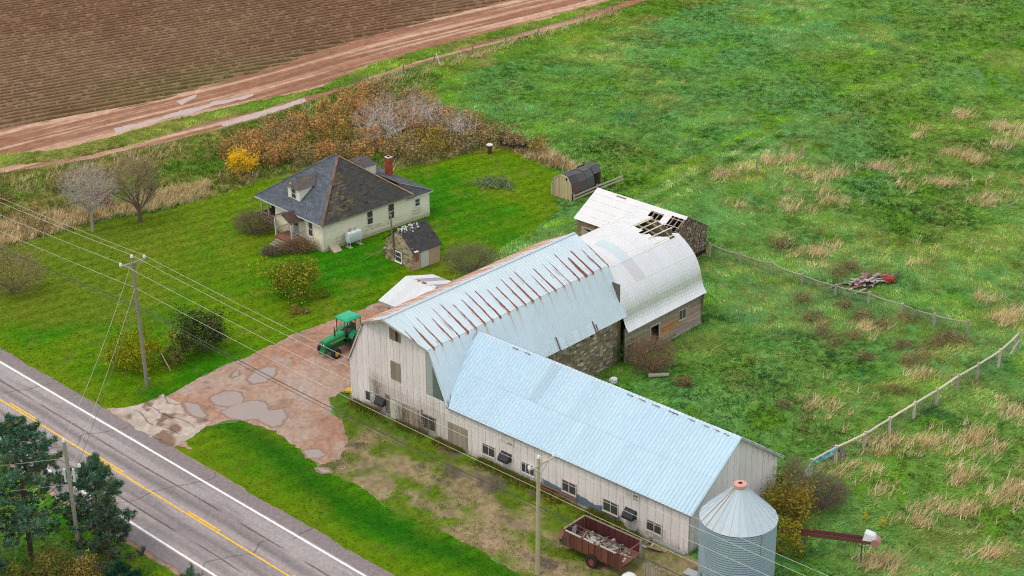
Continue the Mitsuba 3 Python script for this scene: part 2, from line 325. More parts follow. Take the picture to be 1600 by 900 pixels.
mat('yellow_paint', mikit.proc(painty), 0.6, 0.3)
mat('rust_roof', mikit.proc(rustroof), 0.45, 0.45, metal=0.25)
mat('barn_siding', mikit.proc(siding), 0.6, 0.3)
mat('puddle_water', rgb(0.32, 0.25, 0.23), 0.04, 0.6)
mat('pale_puddle', rgb(0.40, 0.30, 0.27), 0.05, 0.6)
mat('wet_mud', rgb(0.26, 0.17, 0.125), 0.5, 0.4)

# ------------------------------------------------------------------ outlines on the ground (metres)
LAWN = [(-55.75, 156.14), (-43.56, 144.15), (-39.38, 140.06), (-36.33, 136.94), (-33.43, 134.15), (-31.98, 133.26), (-30.01, 133.66), (-27.92, 135.58), (-24.99, 139.81), (-21.66, 143.05), (-18.68, 146.67), (-15.59, 149.4), (-13.47, 151.19), (-11.45, 153.27), (-9.25, 155.27), (-5.84, 157.29), (-2.38, 162.26), (0.04, 166.44), (3.18, 170.95), (4.7, 174.2), (4.5, 178.97), (5.75, 183.93), (4.25, 185.43), (1.8, 188.11), (-0.78, 191.24), (-4.61, 190.16), (-6.69, 188.29), (-12.16, 185.24), (-20.05, 185.78), (-26.35, 182.27), (-30.64, 177.63), (-34.95, 174.34), (-39.34, 172.3), (-42.82, 169.95), (-46.73, 166.9), (-50.76, 163.94), (-56.77, 159.67)]
DRIVEWAY = [(-33.43, 134.15), (-31.98, 133.26), (-30.01, 133.66), (-27.92, 135.58), (-24.99, 139.81), (-21.66, 143.05), (-18.68, 146.67), (-15.59, 149.4), (-13.47, 151.19), (-11.45, 153.27), (-8.98, 149.28), (-10.26, 132.91), (-13.04, 134.57), (-13.2, 136.77), (-14.92, 134.92), (-13.69, 131.17), (-12.68, 127.78), (-13.23, 125.32), (-14.58, 124.09), (-16.25, 126.35), (-18.54, 129.39), (-21.28, 131.4), (-23.7, 130.6), (-25.4, 127.98), (-23.99, 125.78)]
APRON = [(-32.34, 133.27), (-30.05, 133.87), (-28.3, 135.7), (-27.07, 134.47), (-25.59, 133.16), (-23.73, 130.81), (-25.21, 127.98), (-26.3, 126.9), (-27.3, 127.95), (-29.5, 130.15), (-32.2, 132.9)]
VERGE = [(-25.4, 127.98), (-23.7, 130.6), (-21.28, 131.4), (-18.54, 129.39), (-16.47, 127.14), (-14.69, 123.71), (-11.47, 121.04), (-8.67, 117.41), (-4.66, 114.34), (-1.25, 111.0), (-0.15, 109.39), (4.05, 104.4), (-4.39, 104.52), (-8.45, 109.2), (-18.88, 119.7), (-23.99, 125.78)]
FIELD = [(-68.82, 191.58), (-56.66, 198.31), (-44.7, 205.04), (-40.44, 207.59), (-30.56, 217.59), (-18.02, 231.62), (-3.96, 244.0), (0.31, 248.41), (18.59, 264.09), (24.7, 358.69), (-115.91, 346.84)]
HEADLAND = [(-68.82, 191.58), (-56.66, 198.31), (-44.7, 205.04), (-40.44, 207.59), (-30.56, 217.59), (-18.02, 231.62), (-3.96, 244.0), (0.31, 248.41), (18.59, 264.09), (27.36, 260.45), (13.21, 247.44), (0.26, 235.81), (-7.81, 229.47), (-17.31, 220.7), (-22.41, 212.4), (-29.42, 208.0), (-33.1, 205.2), (-39.29, 200.62), (-43.2, 196.57), (-48.37, 192.69), (-54.86, 190.89), (-67.2, 186.24)]
YARD = [(-13.02, 134.35), (12.1, 111.46), (20.56, 102.01), (4.05, 104.4), (-0.15, 109.39), (-1.25, 111.0), (-4.66, 114.34), (-8.67, 117.41), (-11.47, 121.04), (-14.69, 123.71), (-14.58, 124.09), (-13.23, 125.32), (-12.68, 127.78), (-13.69, 131.17), (-14.92, 134.92), (-13.2, 136.77)]
LANE = [(-65.98, 182.22), (-53.94, 187.07), (-46.08, 189.92), (-40.62, 193.9), (-33.96, 200.92), (-28.94, 204.01), (-23.96, 208.99), (-18.72, 213.48), (-13.37, 219.85), (-5.76, 227.3), (0.25, 232.22), (6.51, 237.9), (16.69, 247.95), (32.03, 261.99), (32.3, 260.3), (17.02, 246.42), (7.46, 236.46), (0.25, 230.6), (-5.73, 225.74), (-12.19, 219.58), (-16.91, 214.61), (-23.75, 206.75), (-28.63, 201.43), (-35.07, 196.39), (-38.17, 193.84), (-45.84, 188.77), (-53.53, 185.39), (-65.44, 180.44)]
FENCEABASE = [(18.72, 164.33), (21.52, 162.79), (24.17, 160.4), (26.59, 157.8), (29.29, 155.53), (32.01, 153.85), (34.54, 151.41), (37.0, 149.29), (39.51, 147.46)]
FENCEB_BASE = [(22.29, 123.16), (24.5, 125.22), (27.04, 127.54), (29.41, 129.41), (31.76, 131.96), (33.97, 134.05), (36.27, 136.86), (38.34, 138.86), (40.73, 141.36), (43.18, 144.55)]
FENCEC = [(-18.29, 212.76), (-16.89, 214.38), (-12.76, 216.91), (-9.22, 220.99), (-4.68, 224.93), (-0.56, 229.02), (3.61, 233.23), (9.61, 238.68), (13.54, 242.05)]
PUDDLES = [[(-26.45, 134.46), (-25.75, 134.23), (-24.67, 133.14), (-24.31, 132.08), (-24.74, 131.56), (-25.46, 132.31), (-26.27, 133.6)], [(-24.33, 135.08), (-23.44, 136.17), (-22.4, 136.15), (-21.74, 135.04), (-21.89, 134.17), (-22.85, 133.65), (-23.92, 133.99)], [(-23.06, 132.58), (-22.12, 133.96), (-20.89, 134.37), (-19.99, 134.14), (-19.43, 132.84), (-18.43, 133.04), (-17.89, 131.76), (-18.15, 130.41), (-18.87, 130.11), (-20.03, 131.48), (-21.27, 131.29), (-22.21, 131.52)], [(-21.86, 138.04), (-21.27, 139.75), (-20.3, 140.54), (-19.63, 140.3), (-19.61, 139.14), (-20.25, 137.79), (-21.26, 137.47)], [(-23.1, 139.55), (-22.72, 139.89), (-22.64, 138.85), (-23.14, 138.63)], [(-16.0, 126.34), (-14.79, 126.52), (-14.37, 125.63), (-14.92, 125.15), (-15.66, 125.36)], [(-14.68, 123.62), (-14.05, 123.61), (-13.68, 123.13), (-14.24, 122.95)]]
FIELDPUDDLES = [[(-43.13, 196.57), (-39.15, 199.78), (-33.16, 205.64), (-29.39, 207.77), (-29.62, 206.66), (-33.9, 203.05), (-38.94, 198.52), (-42.62, 195.34)], [(-37.85, 207.53), (-35.8, 210.19), (-35.52, 209.27), (-36.94, 206.39)], [(-36.34, 204.84), (-35.0, 205.69), (-35.1, 204.38), (-36.18, 203.75)]]
LANEPUDDLE = [[(-32.4, 200.04), (-28.89, 203.58), (-23.92, 208.54), (-23.59, 207.41), (-28.68, 201.86), (-31.79, 199.19)]]
THICKET = [(-31.13, 190.75), (-25.94, 196.59), (-20.14, 203.16), (-17.54, 207.49), (-11.61, 206.9), (-7.04, 201.35), (-1.27, 195.01), (3.53, 189.98), (2.82, 188.09), (-0.57, 192.41), (-4.01, 190.92), (-6.71, 189.25), (-10.66, 186.13), (-16.14, 187.56), (-21.45, 186.36), (-25.37, 185.34), (-29.55, 186.54)]
SILVER = [(-15.55, 193.93), (-14.29, 192.72), (-13.18, 195.28), (-12.06, 193.86), (-11.17, 197.27), (-10.05, 195.82), (-9.23, 198.26), (-15.07, 197.36), (-13.77, 199.4), (-10.74, 200.38), (-8.27, 195.17), (-6.0, 193.72), (-4.86, 192.11)]
STRAW_STRIPS = [[(-50.42, 172.52), (-46.8, 173.27), (-43.5, 175.69), (-39.8, 176.46), (-35.85, 179.82), (-31.32, 182.37), (-30.74, 178.32), (-35.06, 175.01), (-39.43, 172.79), (-42.92, 170.43), (-46.83, 167.37), (-48.88, 166.18)], [(0.12, 191.61), (2.15, 189.05), (4.28, 186.55), (5.77, 184.66), (7.06, 183.36), (7.15, 185.74), (4.88, 188.99), (2.2, 192.94)], [(-52.96, 172.57), (-50.42, 172.52), (-48.7, 165.41), (-50.76, 163.94)]]
STRAW_CLUMPS = [(25.57, 185.38), (26.74, 186.66), (27.87, 187.6), (30.34, 188.28), (30.69, 185.86), (31.53, 184.6), (32.27, 180.62), (32.84, 178.0), (28.96, 180.47), (28.4, 176.39), (28.24, 177.58), (34.41, 185.84), (35.15, 186.25), (38.39, 187.39), (39.74, 187.36), (40.66, 188.66), (42.25, 188.06), (40.99, 182.21), (43.94, 183.04), (44.6, 183.03), (45.92, 183.0), (47.99, 189.45), (47.72, 191.38), (49.57, 190.37), (50.03, 189.4), (51.72, 192.27), (52.99, 193.22), (54.77, 199.27), (55.48, 199.25), (55.94, 198.2), (55.8, 196.16), (50.83, 202.5), (51.79, 203.55), (45.53, 197.69), (46.37, 198.33), (49.51, 178.52), (48.67, 177.67), (47.49, 178.21), (50.57, 180.24), (25.84, 169.11), (27.47, 165.21), (29.29, 165.18), (28.54, 162.21), (30.74, 166.68), (38.56, 162.75), (23.07, 183.92), (21.97, 183.04), (22.6, 176.47), (23.18, 175.92), (25.03, 133.45), (25.12, 132.38), (24.94, 134.53), (42.7, 150.87), (43.39, 150.2), (44.26, 151.49), (43.06, 154.86), (31.25, 148.5), (35.49, 139.36), (33.9, 139.39), (33.81, 123.27), (33.78, 124.21), (35.23, 128.61), (36.0, 127.59), (33.23, 122.8), (36.84, 129.09), (39.45, 133.75), (39.95, 132.67), (28.02, 127.22), (28.94, 128.21), (29.77, 128.7), (30.57, 127.68), (31.66, 128.16), (33.25, 128.64), (34.77, 119.12), (35.69, 120.0), (36.84, 120.9), (37.78, 121.8), (31.09, 118.28), (31.92, 117.83), (29.43, 116.99), (34.06, 113.11), (33.42, 112.3), (35.2, 112.27), (24.79, 111.61), (25.98, 110.79), (27.3, 110.77), (25.08, 124.35), (25.41, 123.39), (26.53, 124.33), (27.39, 121.04), (33.18, 118.25), (24.12, 124.36)]
BROWN_PATCHES = [(26.52, 150.51), (26.97, 147.94), (29.76, 153.08), (30.85, 151.08), (32.48, 149.11), (34.68, 150.36), (29.27, 146.64), (33.32, 144.72), (34.6, 142.89), (36.17, 145.29), (37.53, 146.5), (38.49, 145.86), (33.29, 141.73), (27.42, 145.44), (29.74, 142.98), (26.24, 154.49), (25.84, 166.77), (31.71, 161.42), (30.29, 160.0), (21.78, 134.04), (23.47, 129.81), (31.36, 137.17), (23.34, 132.41), (20.55, 143.14)]
LIME = [(35.02, 147.79), (30.09, 146.63), (34.72, 138.24), (31.55, 120.52), (33.07, 120.95), (40.91, 217.27), (6.96, 239.32), (44.52, 207.8), (2.97, 197.98), (8.35, 230.93), (31.81, 191.42), (43.51, 223.45)]
TEAL = [(27.04, 143.02), (28.27, 140.64), (20.88, 150.61), (21.19, 139.61), (33.6, 132.78), (19.86, 137.36), (21.58, 138.46), (5.6, 218.15), (13.13, 201.95), (48.54, 238.2), (50.25, 229.83), (38.18, 177.04), (40.73, 173.64), (39.79, 175.32)]
PFENCE = [(10.04, 166.83), (25.59, 184.4), (31.01, 189.18), (38.93, 198.43), (48.59, 208.13), (55.32, 214.66)]
SCRUB = [(-65.17, 179.56), (-53.4, 184.84), (-45.73, 188.2), (-38.07, 193.25), (-28.56, 200.79), (-23.68, 206.08), (-16.86, 213.9), (-12.16, 218.84), (-8.21, 216.07), (-11.72, 209.15), (-5.6, 201.32), (2.55, 192.93), (5.81, 185.77), (4.25, 185.43), (1.8, 188.11), (-0.78, 191.24), (-4.61, 190.16), (-6.69, 188.29), (-12.16, 185.24), (-20.05, 185.78), (-26.35, 182.27), (-30.64, 177.63), (-34.95, 174.34), (-39.34, 172.3), (-42.82, 169.95), (-46.73, 166.9), (-50.76, 163.94), (-56.77, 159.67)]

# ------------------------------------------------------------------ the setting: ground, field, road
def ragged(pts, amp=0.35, step=0.35, seed=0, f=0.8):
    """The outline with its edge broken up by noise at two scales."""
    ls = shapely.segmentize(Polygon(pts).buffer(0).exterior, step)
    p = np.array(ls.coords)[:-1]; t = np.roll(p, -1, 0) - np.roll(p, 1, 0); t /= np.linalg.norm(t, axis=1, keepdims=True) + 1e-9
    n = np.stack([t[:, 1], -t[:, 0]], 1); q = np.concatenate([p * f, np.full((len(p), 1), seed * 3.1)], 1)
    d = (meshkit.fbm(q, 3, seed) - 0.5) * 2 * amp + (meshkit.noise(q * 4.0, seed + 5) - 0.5) * amp * 0.8
    g = Polygon(p + n * d[:, None]).buffer(0)
    return max(g.geoms, key=lambda a: a.area) if hasattr(g, 'geoms') else g
def sheet(name, poly, z, bsdf, kind='structure', label=None, cat=None, group=None):
    poly = poly.simplify(0.03)
    v, f = trimesh.creation.triangulate_polygon(poly, engine='earcut')
    v = np.column_stack([v, np.full(len(v), z)])
    n = np.cross(v[f[0][1]] - v[f[0][0]], v[f[0][2]] - v[f[0][0]])
    if n[2] < 0: f = f[:, ::-1]
    k = numbered(name); scene[k] = mikit.ply(trimesh.Trimesh(v, f, process=False), bsdf)
    lab(k, label, cat, group, kind); return k

# the terrain: one sheet to the horizon, finer near the farm, falling behind the barns
ax = np.concatenate([[-1500, -600, -300, -200], np.arange(-120, 121, 1.2), [200, 300, 600, 1500]])
ay = np.concatenate([[-600, -200, 0, 60], np.arange(90, 331, 1.2), [380, 500, 900, 2400]])
X, Y = np.meshgrid(ax, ay)
und = (meshkit.fbm(np.stack([X * 0.06, Y * 0.06, X * 0], -1), 3, 3) - 0.5) * 0.5
Z = hgt(X, Y) + und * sst(-0.3, -0.88, hgt(X, Y)) * sst(0, 30, 330 - Y) * sst(12, 22, BARN.loc(np.stack([X, Y, Y * 0], -1))[..., 0] + np.maximum(0, BARN.loc(np.stack([X, Y, Y * 0], -1))[..., 1] - 46) * 3)
def ground_z(x, y):
    """Height of the terrain sheet itself."""
    from scipy.interpolate import RegularGridInterpolator as R
    global _gz
    if '_gz' not in globals(): _gz = R((ay, ax), Z, bounds_error=False, fill_value=0.0)
    return _gz(np.stack([np.asarray(y, float), np.asarray(x, float)], -1))
nx = len(ax); I, J = np.meshgrid(np.arange(len(ay) - 1), np.arange(nx - 1), indexing='ij')
q = np.stack([I * nx + J, I * nx + J + 1, (I + 1) * nx + J + 1, (I + 1) * nx + J], -1).reshape(-1, 4)
scene['pasture_ground'] = mikit.ply((np.stack([X, Y, Z], -1).reshape(-1, 3), q), 'pasture_grass', smooth=True); lab('pasture_ground', kind='structure')

lawn_p, verge_p = ragged(LAWN, 0.45, seed=1), ragged(VERGE, 0.5, seed=2)
drive_p, apron_p = ragged(DRIVEWAY, 0.55, seed=3), ragged(APRON, 0.35, seed=4, f=1.4)
sheet('scrub_ground', ragged(SCRUB, 0.5, seed=6), 0.012, 'scrub_grass')
sheet('lawn_ground', lawn_p, 0.024, 'lawn_grass')
sheet('verge_ground', verge_p, 0.024, 'lawn_grass')
sheet('farmyard_ground', ragged(YARD, 0.3, seed=7), 0.018, 'yard_ground')
sheet('driveway', drive_p, 0.034, 'gravel')
sheet('driveway_apron', apron_p, 0.055, 'apron_concrete')
hl = ragged(HEADLAND, 0.8, 0.6, seed=8, f=0.4); sheet('headland', shapely.union_all([hl, hl.buffer(5).intersection(Polygon(FIELD).buffer(0.5))]), 0.02, 'red_dirt')
sheet('lane_bank', ragged(list(Polygon(LANE).buffer(6.5).exterior.coords), 0.8, 0.8, seed=12, f=0.4), 0.007, 'scrub_grass')
sheet('dirt_lane', ragged(LANE, 0.35, seed=9), 0.03, 'red_dirt')
for i, p in enumerate(PUDDLES):
    pz = ragged(p, 0.28, 0.15, seed=20 + i, f=1.0)
    sheet('puddle', pz, 0.046 if i != 0 else 0.062, 'puddle_water'); sheet('wet_margin', ragged(list(pz.buffer(0.22).exterior.coords), 0.2, 0.15, seed=70 + i, f=1.6), 0.040 if i != 0 else 0.058, 'wet_mud')
for i, p in enumerate(FIELDPUDDLES): sheet('puddle', ragged([(x - 0.8, y + (2.2 if i == 0 else 0.3)) for x, y in p], 0.45, 0.3, seed=40 + i, f=0.5), 0.034, 'pale_puddle')
for i, p in enumerate(LANEPUDDLE): sheet('puddle', ragged(p, 0.3, 0.3, seed=50 + i), 0.040, 'pale_puddle')

# the harvested field: ridged rows 1.1 m apart
rd = np.array([0.866, 0.4995]); rn = np.array([-0.4995, 0.866])
fp = Polygon(FIELD); fs = np.array(FIELD)
r0, r1, s0, s1 = (fs @ rd).min(), (fs @ rd).max(), (fs @ rn).min(), (fs @ rn).max()
rr, ss = np.arange(r0, r1, 0.8), np.arange(s0, s1, 0.22)
R, S = np.meshgrid(rr, ss); XY = R[..., None] * rd + S[..., None] * rn
H = 0.06 + 0.34 * (0.5 + 0.5 * np.cos(S / 1.1 * 2 * np.pi)) ** 0.7 + 0.06 * (meshkit.noise(np.stack([R * 1.3, S * 1.6, R * 0], -1), 2) - 0.5)
fpoly = ragged(FIELD, 0.7, 0.5, seed=11, f=0.4); ins = shapely.contains_xy(fpoly, XY[..., 0], XY[..., 1])
edge = shapely.distance(shapely.points(XY[..., 0], XY[..., 1]), fpoly.exterior); k_ = np.clip(edge / 1.6, 0, 1) * ins; H = np.maximum(H, 0.035) * k_ - 0.08 * (1 - k_)
nx = len(rr); I, J = np.meshgrid(np.arange(len(ss) - 1), np.arange(nx - 1), indexing='ij')
q = np.stack([I * nx + J, I * nx + J + 1, (I + 1) * nx + J + 1, (I + 1) * nx + J], -1)
q = q[ins[:-1, :-1] & ins[1:, 1:] & ins[1:, :-1] & ins[:-1, 1:]]
used, inv = np.unique(q, return_inverse=True)
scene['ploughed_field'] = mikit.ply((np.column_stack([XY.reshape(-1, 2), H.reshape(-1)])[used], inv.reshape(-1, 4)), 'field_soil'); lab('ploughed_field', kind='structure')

# the road: raised asphalt with edge lines and a centre line
def strip(name, v0, v1, z, bsdf, u0=-260., u1=260., step=None):
    us = np.array([u0, u1]) if step is None else np.arange(u0, u1, step)
    pts = np.concatenate([np.stack([us, np.full_like(us, v0), np.full_like(us, z)], 1), np.stack([us, np.full_like(us, v1), np.full_like(us, z)], 1)])
    if step: pts[:, 1] += (meshkit.fbm(np.stack([pts[:, 0] * 0.5, pts[:, 1], pts[:, 0] * 0], -1), 3, 2) - 0.5) * 0.35
    n = len(us); i = np.arange(n - 1)
    k = numbered(name); scene[k] = mikit.ply((ROAD.w(pts), np.stack([i, i + 1, n + i + 1, n + i], 1)), bsdf); lab(k, kind='structure')
strip('road', -24.95, -15.0, 0.045, 'asphalt', step=0.5)
strip('roadside_grass', -15.5, -13.0, 0.013, 'lawn_grass'); strip('roadside_grass', -28.0, -24.6, 0.013, 'lawn_grass')
strip('road_shoulder', -15.4, -14.9, 0.016, 'gravel', step=0.5); strip('road_shoulder', -25.3, -24.6, 0.02, 'gravel', step=0.5)
for v in (-16.4, -23.5): strip('road_edge_line', v - 0.09, v + 0.09, 0.052, 'white_paint')
strip('road_centre_line', -20.08, -19.93, 0.052, 'yellow_paint')
for k in range(-14, 15): strip('road_centre_dash', -19.83, -19.68, 0.052, 'yellow_paint', 3.0 + k * 11.9 - 0.2, 6.6 + k * 11.9)

# ------------------------------------------------------------------ grass as geometry (nobody could count it)
def scatter(poly, dens, r):
    x0, y0, x1, y1 = poly.bounds; n = int((x1 - x0) * (y1 - y0) * dens)
    p = np.column_stack([r.uniform(x0, x1, n), r.uniform(y0, y1, n)])
    return p[shapely.contains_xy(poly, p[:, 0], p[:, 1])]
def tufts(p, hgt_, wid, k, col, r, lean=0.5, spread=0.16, leandir=None, z=0.0):
    """k blades on each point of p; hgt_ and col per point."""
    n = len(p); h = np.repeat(np.broadcast_to(hgt_, (n,)), k) * r.uniform(0.6, 1.25, n * k)
    b = np.repeat(p, k, 0) + r.normal(0, spread, (n * k, 2))
    gz = ground_z(b[:, 0], b[:, 1]) + z
    a = r.uniform(0, 2 * np.pi, n * k); l = np.stack([np.cos(a), np.sin(a)], 1) * r.uniform(0.1, 1, (n * k, 1)) * lean
    if leandir is not None: l = l + np.repeat(leandir, k, 0)
    a2 = r.uniform(0, np.pi, n * k)
    base = np.column_stack([b, gz]); tip = np.column_stack([b + l * h[:, None], gz + h])
    w = np.column_stack([np.cos(a2), np.sin(a2), np.zeros(n * k)]) * wid * r.uniform(0.6, 1.3, (n * k, 1))
    c = np.repeat(col, k, 0) * r.uniform(0.75, 1.2, (n * k, 1))
    return base, tip, w, c
r_ = np.random.default_rng(21)
solid = shapely.union_all([Polygon(q).buffer(0) for q in (LAWN, VERGE, DRIVEWAY, FIELD, HEADLAND, LANE, YARD, SCRUB)])
bx = lambda u0, u1, v0, v1: Polygon([tuple(BARN.w((u, v, 0))[:2]) for u, v in ((u0, v0), (u1, v0), (u1, v1), (u0, v1))])
blds = shapely.union_all([bx(0, 34, -0.1, 10), bx(0, 10.5, 0, 21), bx(-0.3, 11, 20.9, 31.5), bx(-8.3, 2.4, 37, 43.6),
                          Point(14.96, 108.0).buffer(2.7)])
view = Polygon([(-50, 96), (50, 96), (106, 330), (-106, 330)])
roadp = Polygon([tuple(ROAD.w((u, v, 0))[:2]) for u, v in ((-200, -25.4), (200, -25.4), (200, -13.2), (-200, -13.2))])
past = view.difference(solid).difference(blds).difference(roadp)
sub = lambda p, sc, seed: meshkit.fbm(np.column_stack([p * sc, np.zeros(len(p))]), 3, seed)
p = scatter(past, 7.5, r_); p = p[r_.random(len(p)) < np.clip(190 / p[:, 1], 0.4, 1.0) ** 1.6]
col = pick([(0.070, 0.172, 0.030), (0.060, 0.162, 0.038), (0.080, 0.185, 0.042), (0.056, 0.142, 0.026)], len(p), r_, 0.10)
def blend(mask, c): 
    global col
    col = col * (1 - mask[:, None]) + np.array(c) * mask[:, None] * r_.uniform(0.7, 1.3, (len(col), 1))
blend(sst(0.5, 0.68, sub(p, 0.075, 2)) * 0.75, (0.062, 0.19, 0.078))
blend(sst(0.53, 0.68, sub(p, 0.10, 9)) * 0.75, (0.085, 0.19, 0.008))
blend((sst(0.52, 0.7, sub(p, 0.13, 5)) * 0.75 + 0.35 * sst(20, 45, p[:, 0]) * sst(240, 200, p[:, 1]) * sst(.4, .6, sub(p, .3, 8))).clip(0, .9), (0.165, 0.19, 0.055))
blend(sst(14, 32, p[:, 0]) * sst(225, 190, p[:, 1]) * (0.25 + 0.5 * sst(0.42, 0.6, sub(p, 0.09, 33))), (0.14, 0.185, 0.05))
blend((r_.random(len(p)) < 0.03).astype(float), (0.30, 0.24, 0.13))
blend(sst(0.56, 0.70, sub(p, 0.22, 31)) * 0.75, (0.020, 0.095, 0.018))
def near(p, pts, rad):
    d = np.min(np.linalg.norm(p[:, None, :] - np.array(pts)[None], axis=2), axis=1)
    return np.exp(-(d / rad) ** 2)
blend(near(p, LIME, 2.2) * 0.75, (0.095, 0.21, 0.004)); blend(near(p, TEAL, 1.6) * 0.75, (0.02, 0.12, 0.065)); blend(near(p, STRAW_CLUMPS, 1.3) * 0.5, (0.30, 0.25, 0.12)); blend(near(p, BROWN_PATCHES, 1.1) * 0.7, (0.17, 0.125, 0.07))
dl = shapely.distance(shapely.points(p), shapely.union_all([Polygon(LANE), Polygon(HEADLAND).buffer(0)])); blend(np.exp(-(dl / 5.0) ** 2) * 0.8, (0.125, 0.18, 0.03))
ta, tb = np.array([12.0, 174.5]), np.array([75.0, 243.5]); td = (tb - ta) / np.linalg.norm(tb - ta); off = (p - ta) @ np.array([-td[1], td[0]]) + 0.6 * np.sin(p[:, 0] * 0.15)
for o_, cc_ in ((-1.0, (0.165, 0.245, 0.085)), (1.3, (0.165, 0.245, 0.085)), (3.4, (0.13, 0.25, 0.01)), (0.15, (0.03, 0.11, 0.01)), (5.0, (0.03, 0.11, 0.005))): blend(np.exp(-((off - o_) / 0.65) ** 2) * 0.9, cc_)
ld = np.column_stack([np.cos(sub(p, 0.05, 11) * 12), np.sin(sub(p, 0.05, 11) * 12)]) * 0.9
hh = 0.12 + 0.16 * sub(p, 0.25, 6) + 0.25 * near(p, BROWN_PATCHES, 1.1) + 0.2 * near(p, TEAL, 1.5)
m = MB(); stk = meshkit.fbm(np.column_stack([p[:, 0] * 0.35 + p[:, 1] * 0.1, p[:, 1] * 0.55, p[:, 0] * 0]), 3, 51); blot = sub(p, 0.9, 52)
col = col * np.array([1.40, 1.30, 1.18]) * (0.64 + 0.70 * sst(0.3, 0.7, stk))[:, None] * (0.78 + 0.44 * sst(0.3, 0.7, blot))[:, None]; m.blades(*tufts(p, hh, 0.032, 8, col, r_, 1.1, 0.18, ld * 1.2)); m.build('pasture_grass_blades', 'vc_leaf', label='long green pasture grass growing behind the barns and round the paddock', cat='grass', kind='stuff')
# tall straw-coloured grass: strips by the lawn, clumps in the pasture
m = MB(); pts = []
for s in STRAW_STRIPS: pts.append(scatter(Polygon(s).buffer(0), 13, r_))
for c in STRAW_CLUMPS:
    n = r_.integers(4, 34); pts.append(np.array(c) + r_.normal(0, 0.35, 2) + r_.standard_t(3, (n, 2)) * r_.uniform(0.22, 0.8) * [1.2, 1.0])
p = np.concatenate(pts); p2 = scatter(past, 0.45, r_)
p2 = p2[(sub(p2, 0.4, 14) > 0.55) & (sub(p2, 0.06, 24) > 0.48) & (BARN.loc(np.column_stack([p2, p2[:, 0] * 0]))[:, 0] > 12) & (p2[:, 1] < 235)]
p3 = scatter(Polygon(SCRUB).buffer(0), 1.1, r_); p3 = p3[sub(p3, 0.12, 15) > 0.47]
p4 = np.array([c for a, b in zip(FENCEC[:-1], FENCEC[1:]) for c in np.linspace(a, b, 22)]); p4 = p4 + r_.normal(0, 0.5, p4.shape) + [0.5, -0.6]
p = np.concatenate([p, p2, p3, p4])
p = p[~shapely.contains_xy(blds.buffer(0.5), p[:, 0], p[:, 1])]
col = pick([(0.56, 0.445, 0.285), (0.62, 0.51, 0.345), (0.47, 0.365, 0.21), (0.44, 0.37, 0.19)], len(p), r_)
m.blades(*tufts(p, (0.85 * r_.uniform(0.35, 1.25, len(p)) * (0.55 + 0.9 * sub(p, 0.6, 61))), 0.026, 10, col, r_, 0.75, 0.2, np.array([[0.35, -0.1]]) * np.ones((len(p), 1)))); m.build('dry_grass', 'vc_leaf', label='tall straw coloured dry grass in clumps and strips beside the lawn and in the pasture', cat='grass', kind='stuff')
# scrub undergrowth between lane and lawn
p = scatter(Polygon(SCRUB).buffer(0).intersection(view), 5, r_)
col = pick([(0.10, 0.155, 0.03), (0.14, 0.17, 0.035), (0.19, 0.175, 0.06), (0.23, 0.18, 0.08)], len(p), r_)
blend(sst(0.5, 0.65, sub(p, 0.12, 12)) * 0.8, (0.20, 0.14, 0.06)); blend(sst(0.52, 0.66, sub(p, 0.11, 13)) * 0.8, (0.07, 0.15, 0.02))
m = MB(); m.blades(*tufts(p, 0.38, 0.05, 6, col, r_, 0.8, 0.2)); m.build('scrub_grass_blades', 'vc_leaf', label='rough green and brown weeds growing between the dirt lane and the mown lawn', cat='weeds', kind='stuff')
# mown grass: short blades, thicker along the edges of driveway and road
cut = shapely.union_all([Polygon(q).buffer(0) for q in (DRIVEWAY, APRON)])
lp = lawn_p.union(verge_p).intersection(view).difference(cut)
p = scatter(lp, 15, r_); p = p[~shapely.contains_xy(shapely.union_all([Polygon([tuple(HOUSE.w((u, v, 0))[:2]) for u, v in ((-9.9, 0), (0, 0), (0, 13.1), (-9.9, 13.1))])]), p[:, 0], p[:, 1])]
col = pick([(0.034, 0.135, 0.0015), (0.060, 0.145, 0.002), (0.030, 0.12, 0.002)], len(p), r_, 0.10)
blend(sst(0.45, 0.65, sub(p, 0.11, 3)) * 0.6, (0.085, 0.145, 0.004)); blend(sst(-22, -34, p[:, 0]) * sst(146, 151, p[:, 1]) * 0.7, (0.105, 0.14, 0.008)); blend(sst(0.5, 0.66, sub(p, 0.14, 17)) * 0.6, (0.018, 0.10, 0.002)); blend(sst(0.56, 0.7, sub(p, 0.5, 4)) * 0.4, (0.11, 0.13, 0.018))
rv = ROAD.loc(np.column_stack([p, p[:, 0] * 0])); vg = (rv[:, 0] > -3) & (rv[:, 1] < -4)
blend(vg * np.exp(-((rv[:, 1] + 14.2) / 1.1) ** 2) * 0.6, (0.11, 0.16, 0.004)); blend(vg * np.exp(-((rv[:, 1] + 10.6 - 0.8 * np.sin(rv[:, 0] * 0.2)) / 1.3) ** 2) * 0.75, (0.010, 0.082, 0.003))
m = MB(); m.blades(*tufts(p, 0.075, 0.032, 4, col, r_, 1.0, 0.09, z=0.02)); m.build('lawn_grass_blades', 'vc_leaf', label='short mown green grass of the lawn and the roadside verge', cat='grass', kind='stuff')
wl = np.column_stack([r_.uniform(0.2, 33.8, 2600), -0.12 - np.abs(r_.normal(0, 0.35, 2600)), np.zeros(2600)]); wl = wl[sub(wl[:, :2], 0.45, 41) > 0.46]; p = BARN.w(wl)[:, :2]
col = pick([(0.06, 0.12, 0.006), (0.10, 0.14, 0.01), (0.16, 0.15, 0.03), (0.20, 0.14, 0.05)], len(p), r_)
m = MB(); m.blades(*tufts(p, 0.38, 0.03, 7, col, r_, 0.6, 0.1)); m.build('wall_weeds', 'vc_leaf', label='ragged green and brown weeds along the foot of the long white wall', cat='weeds', kind='stuff')
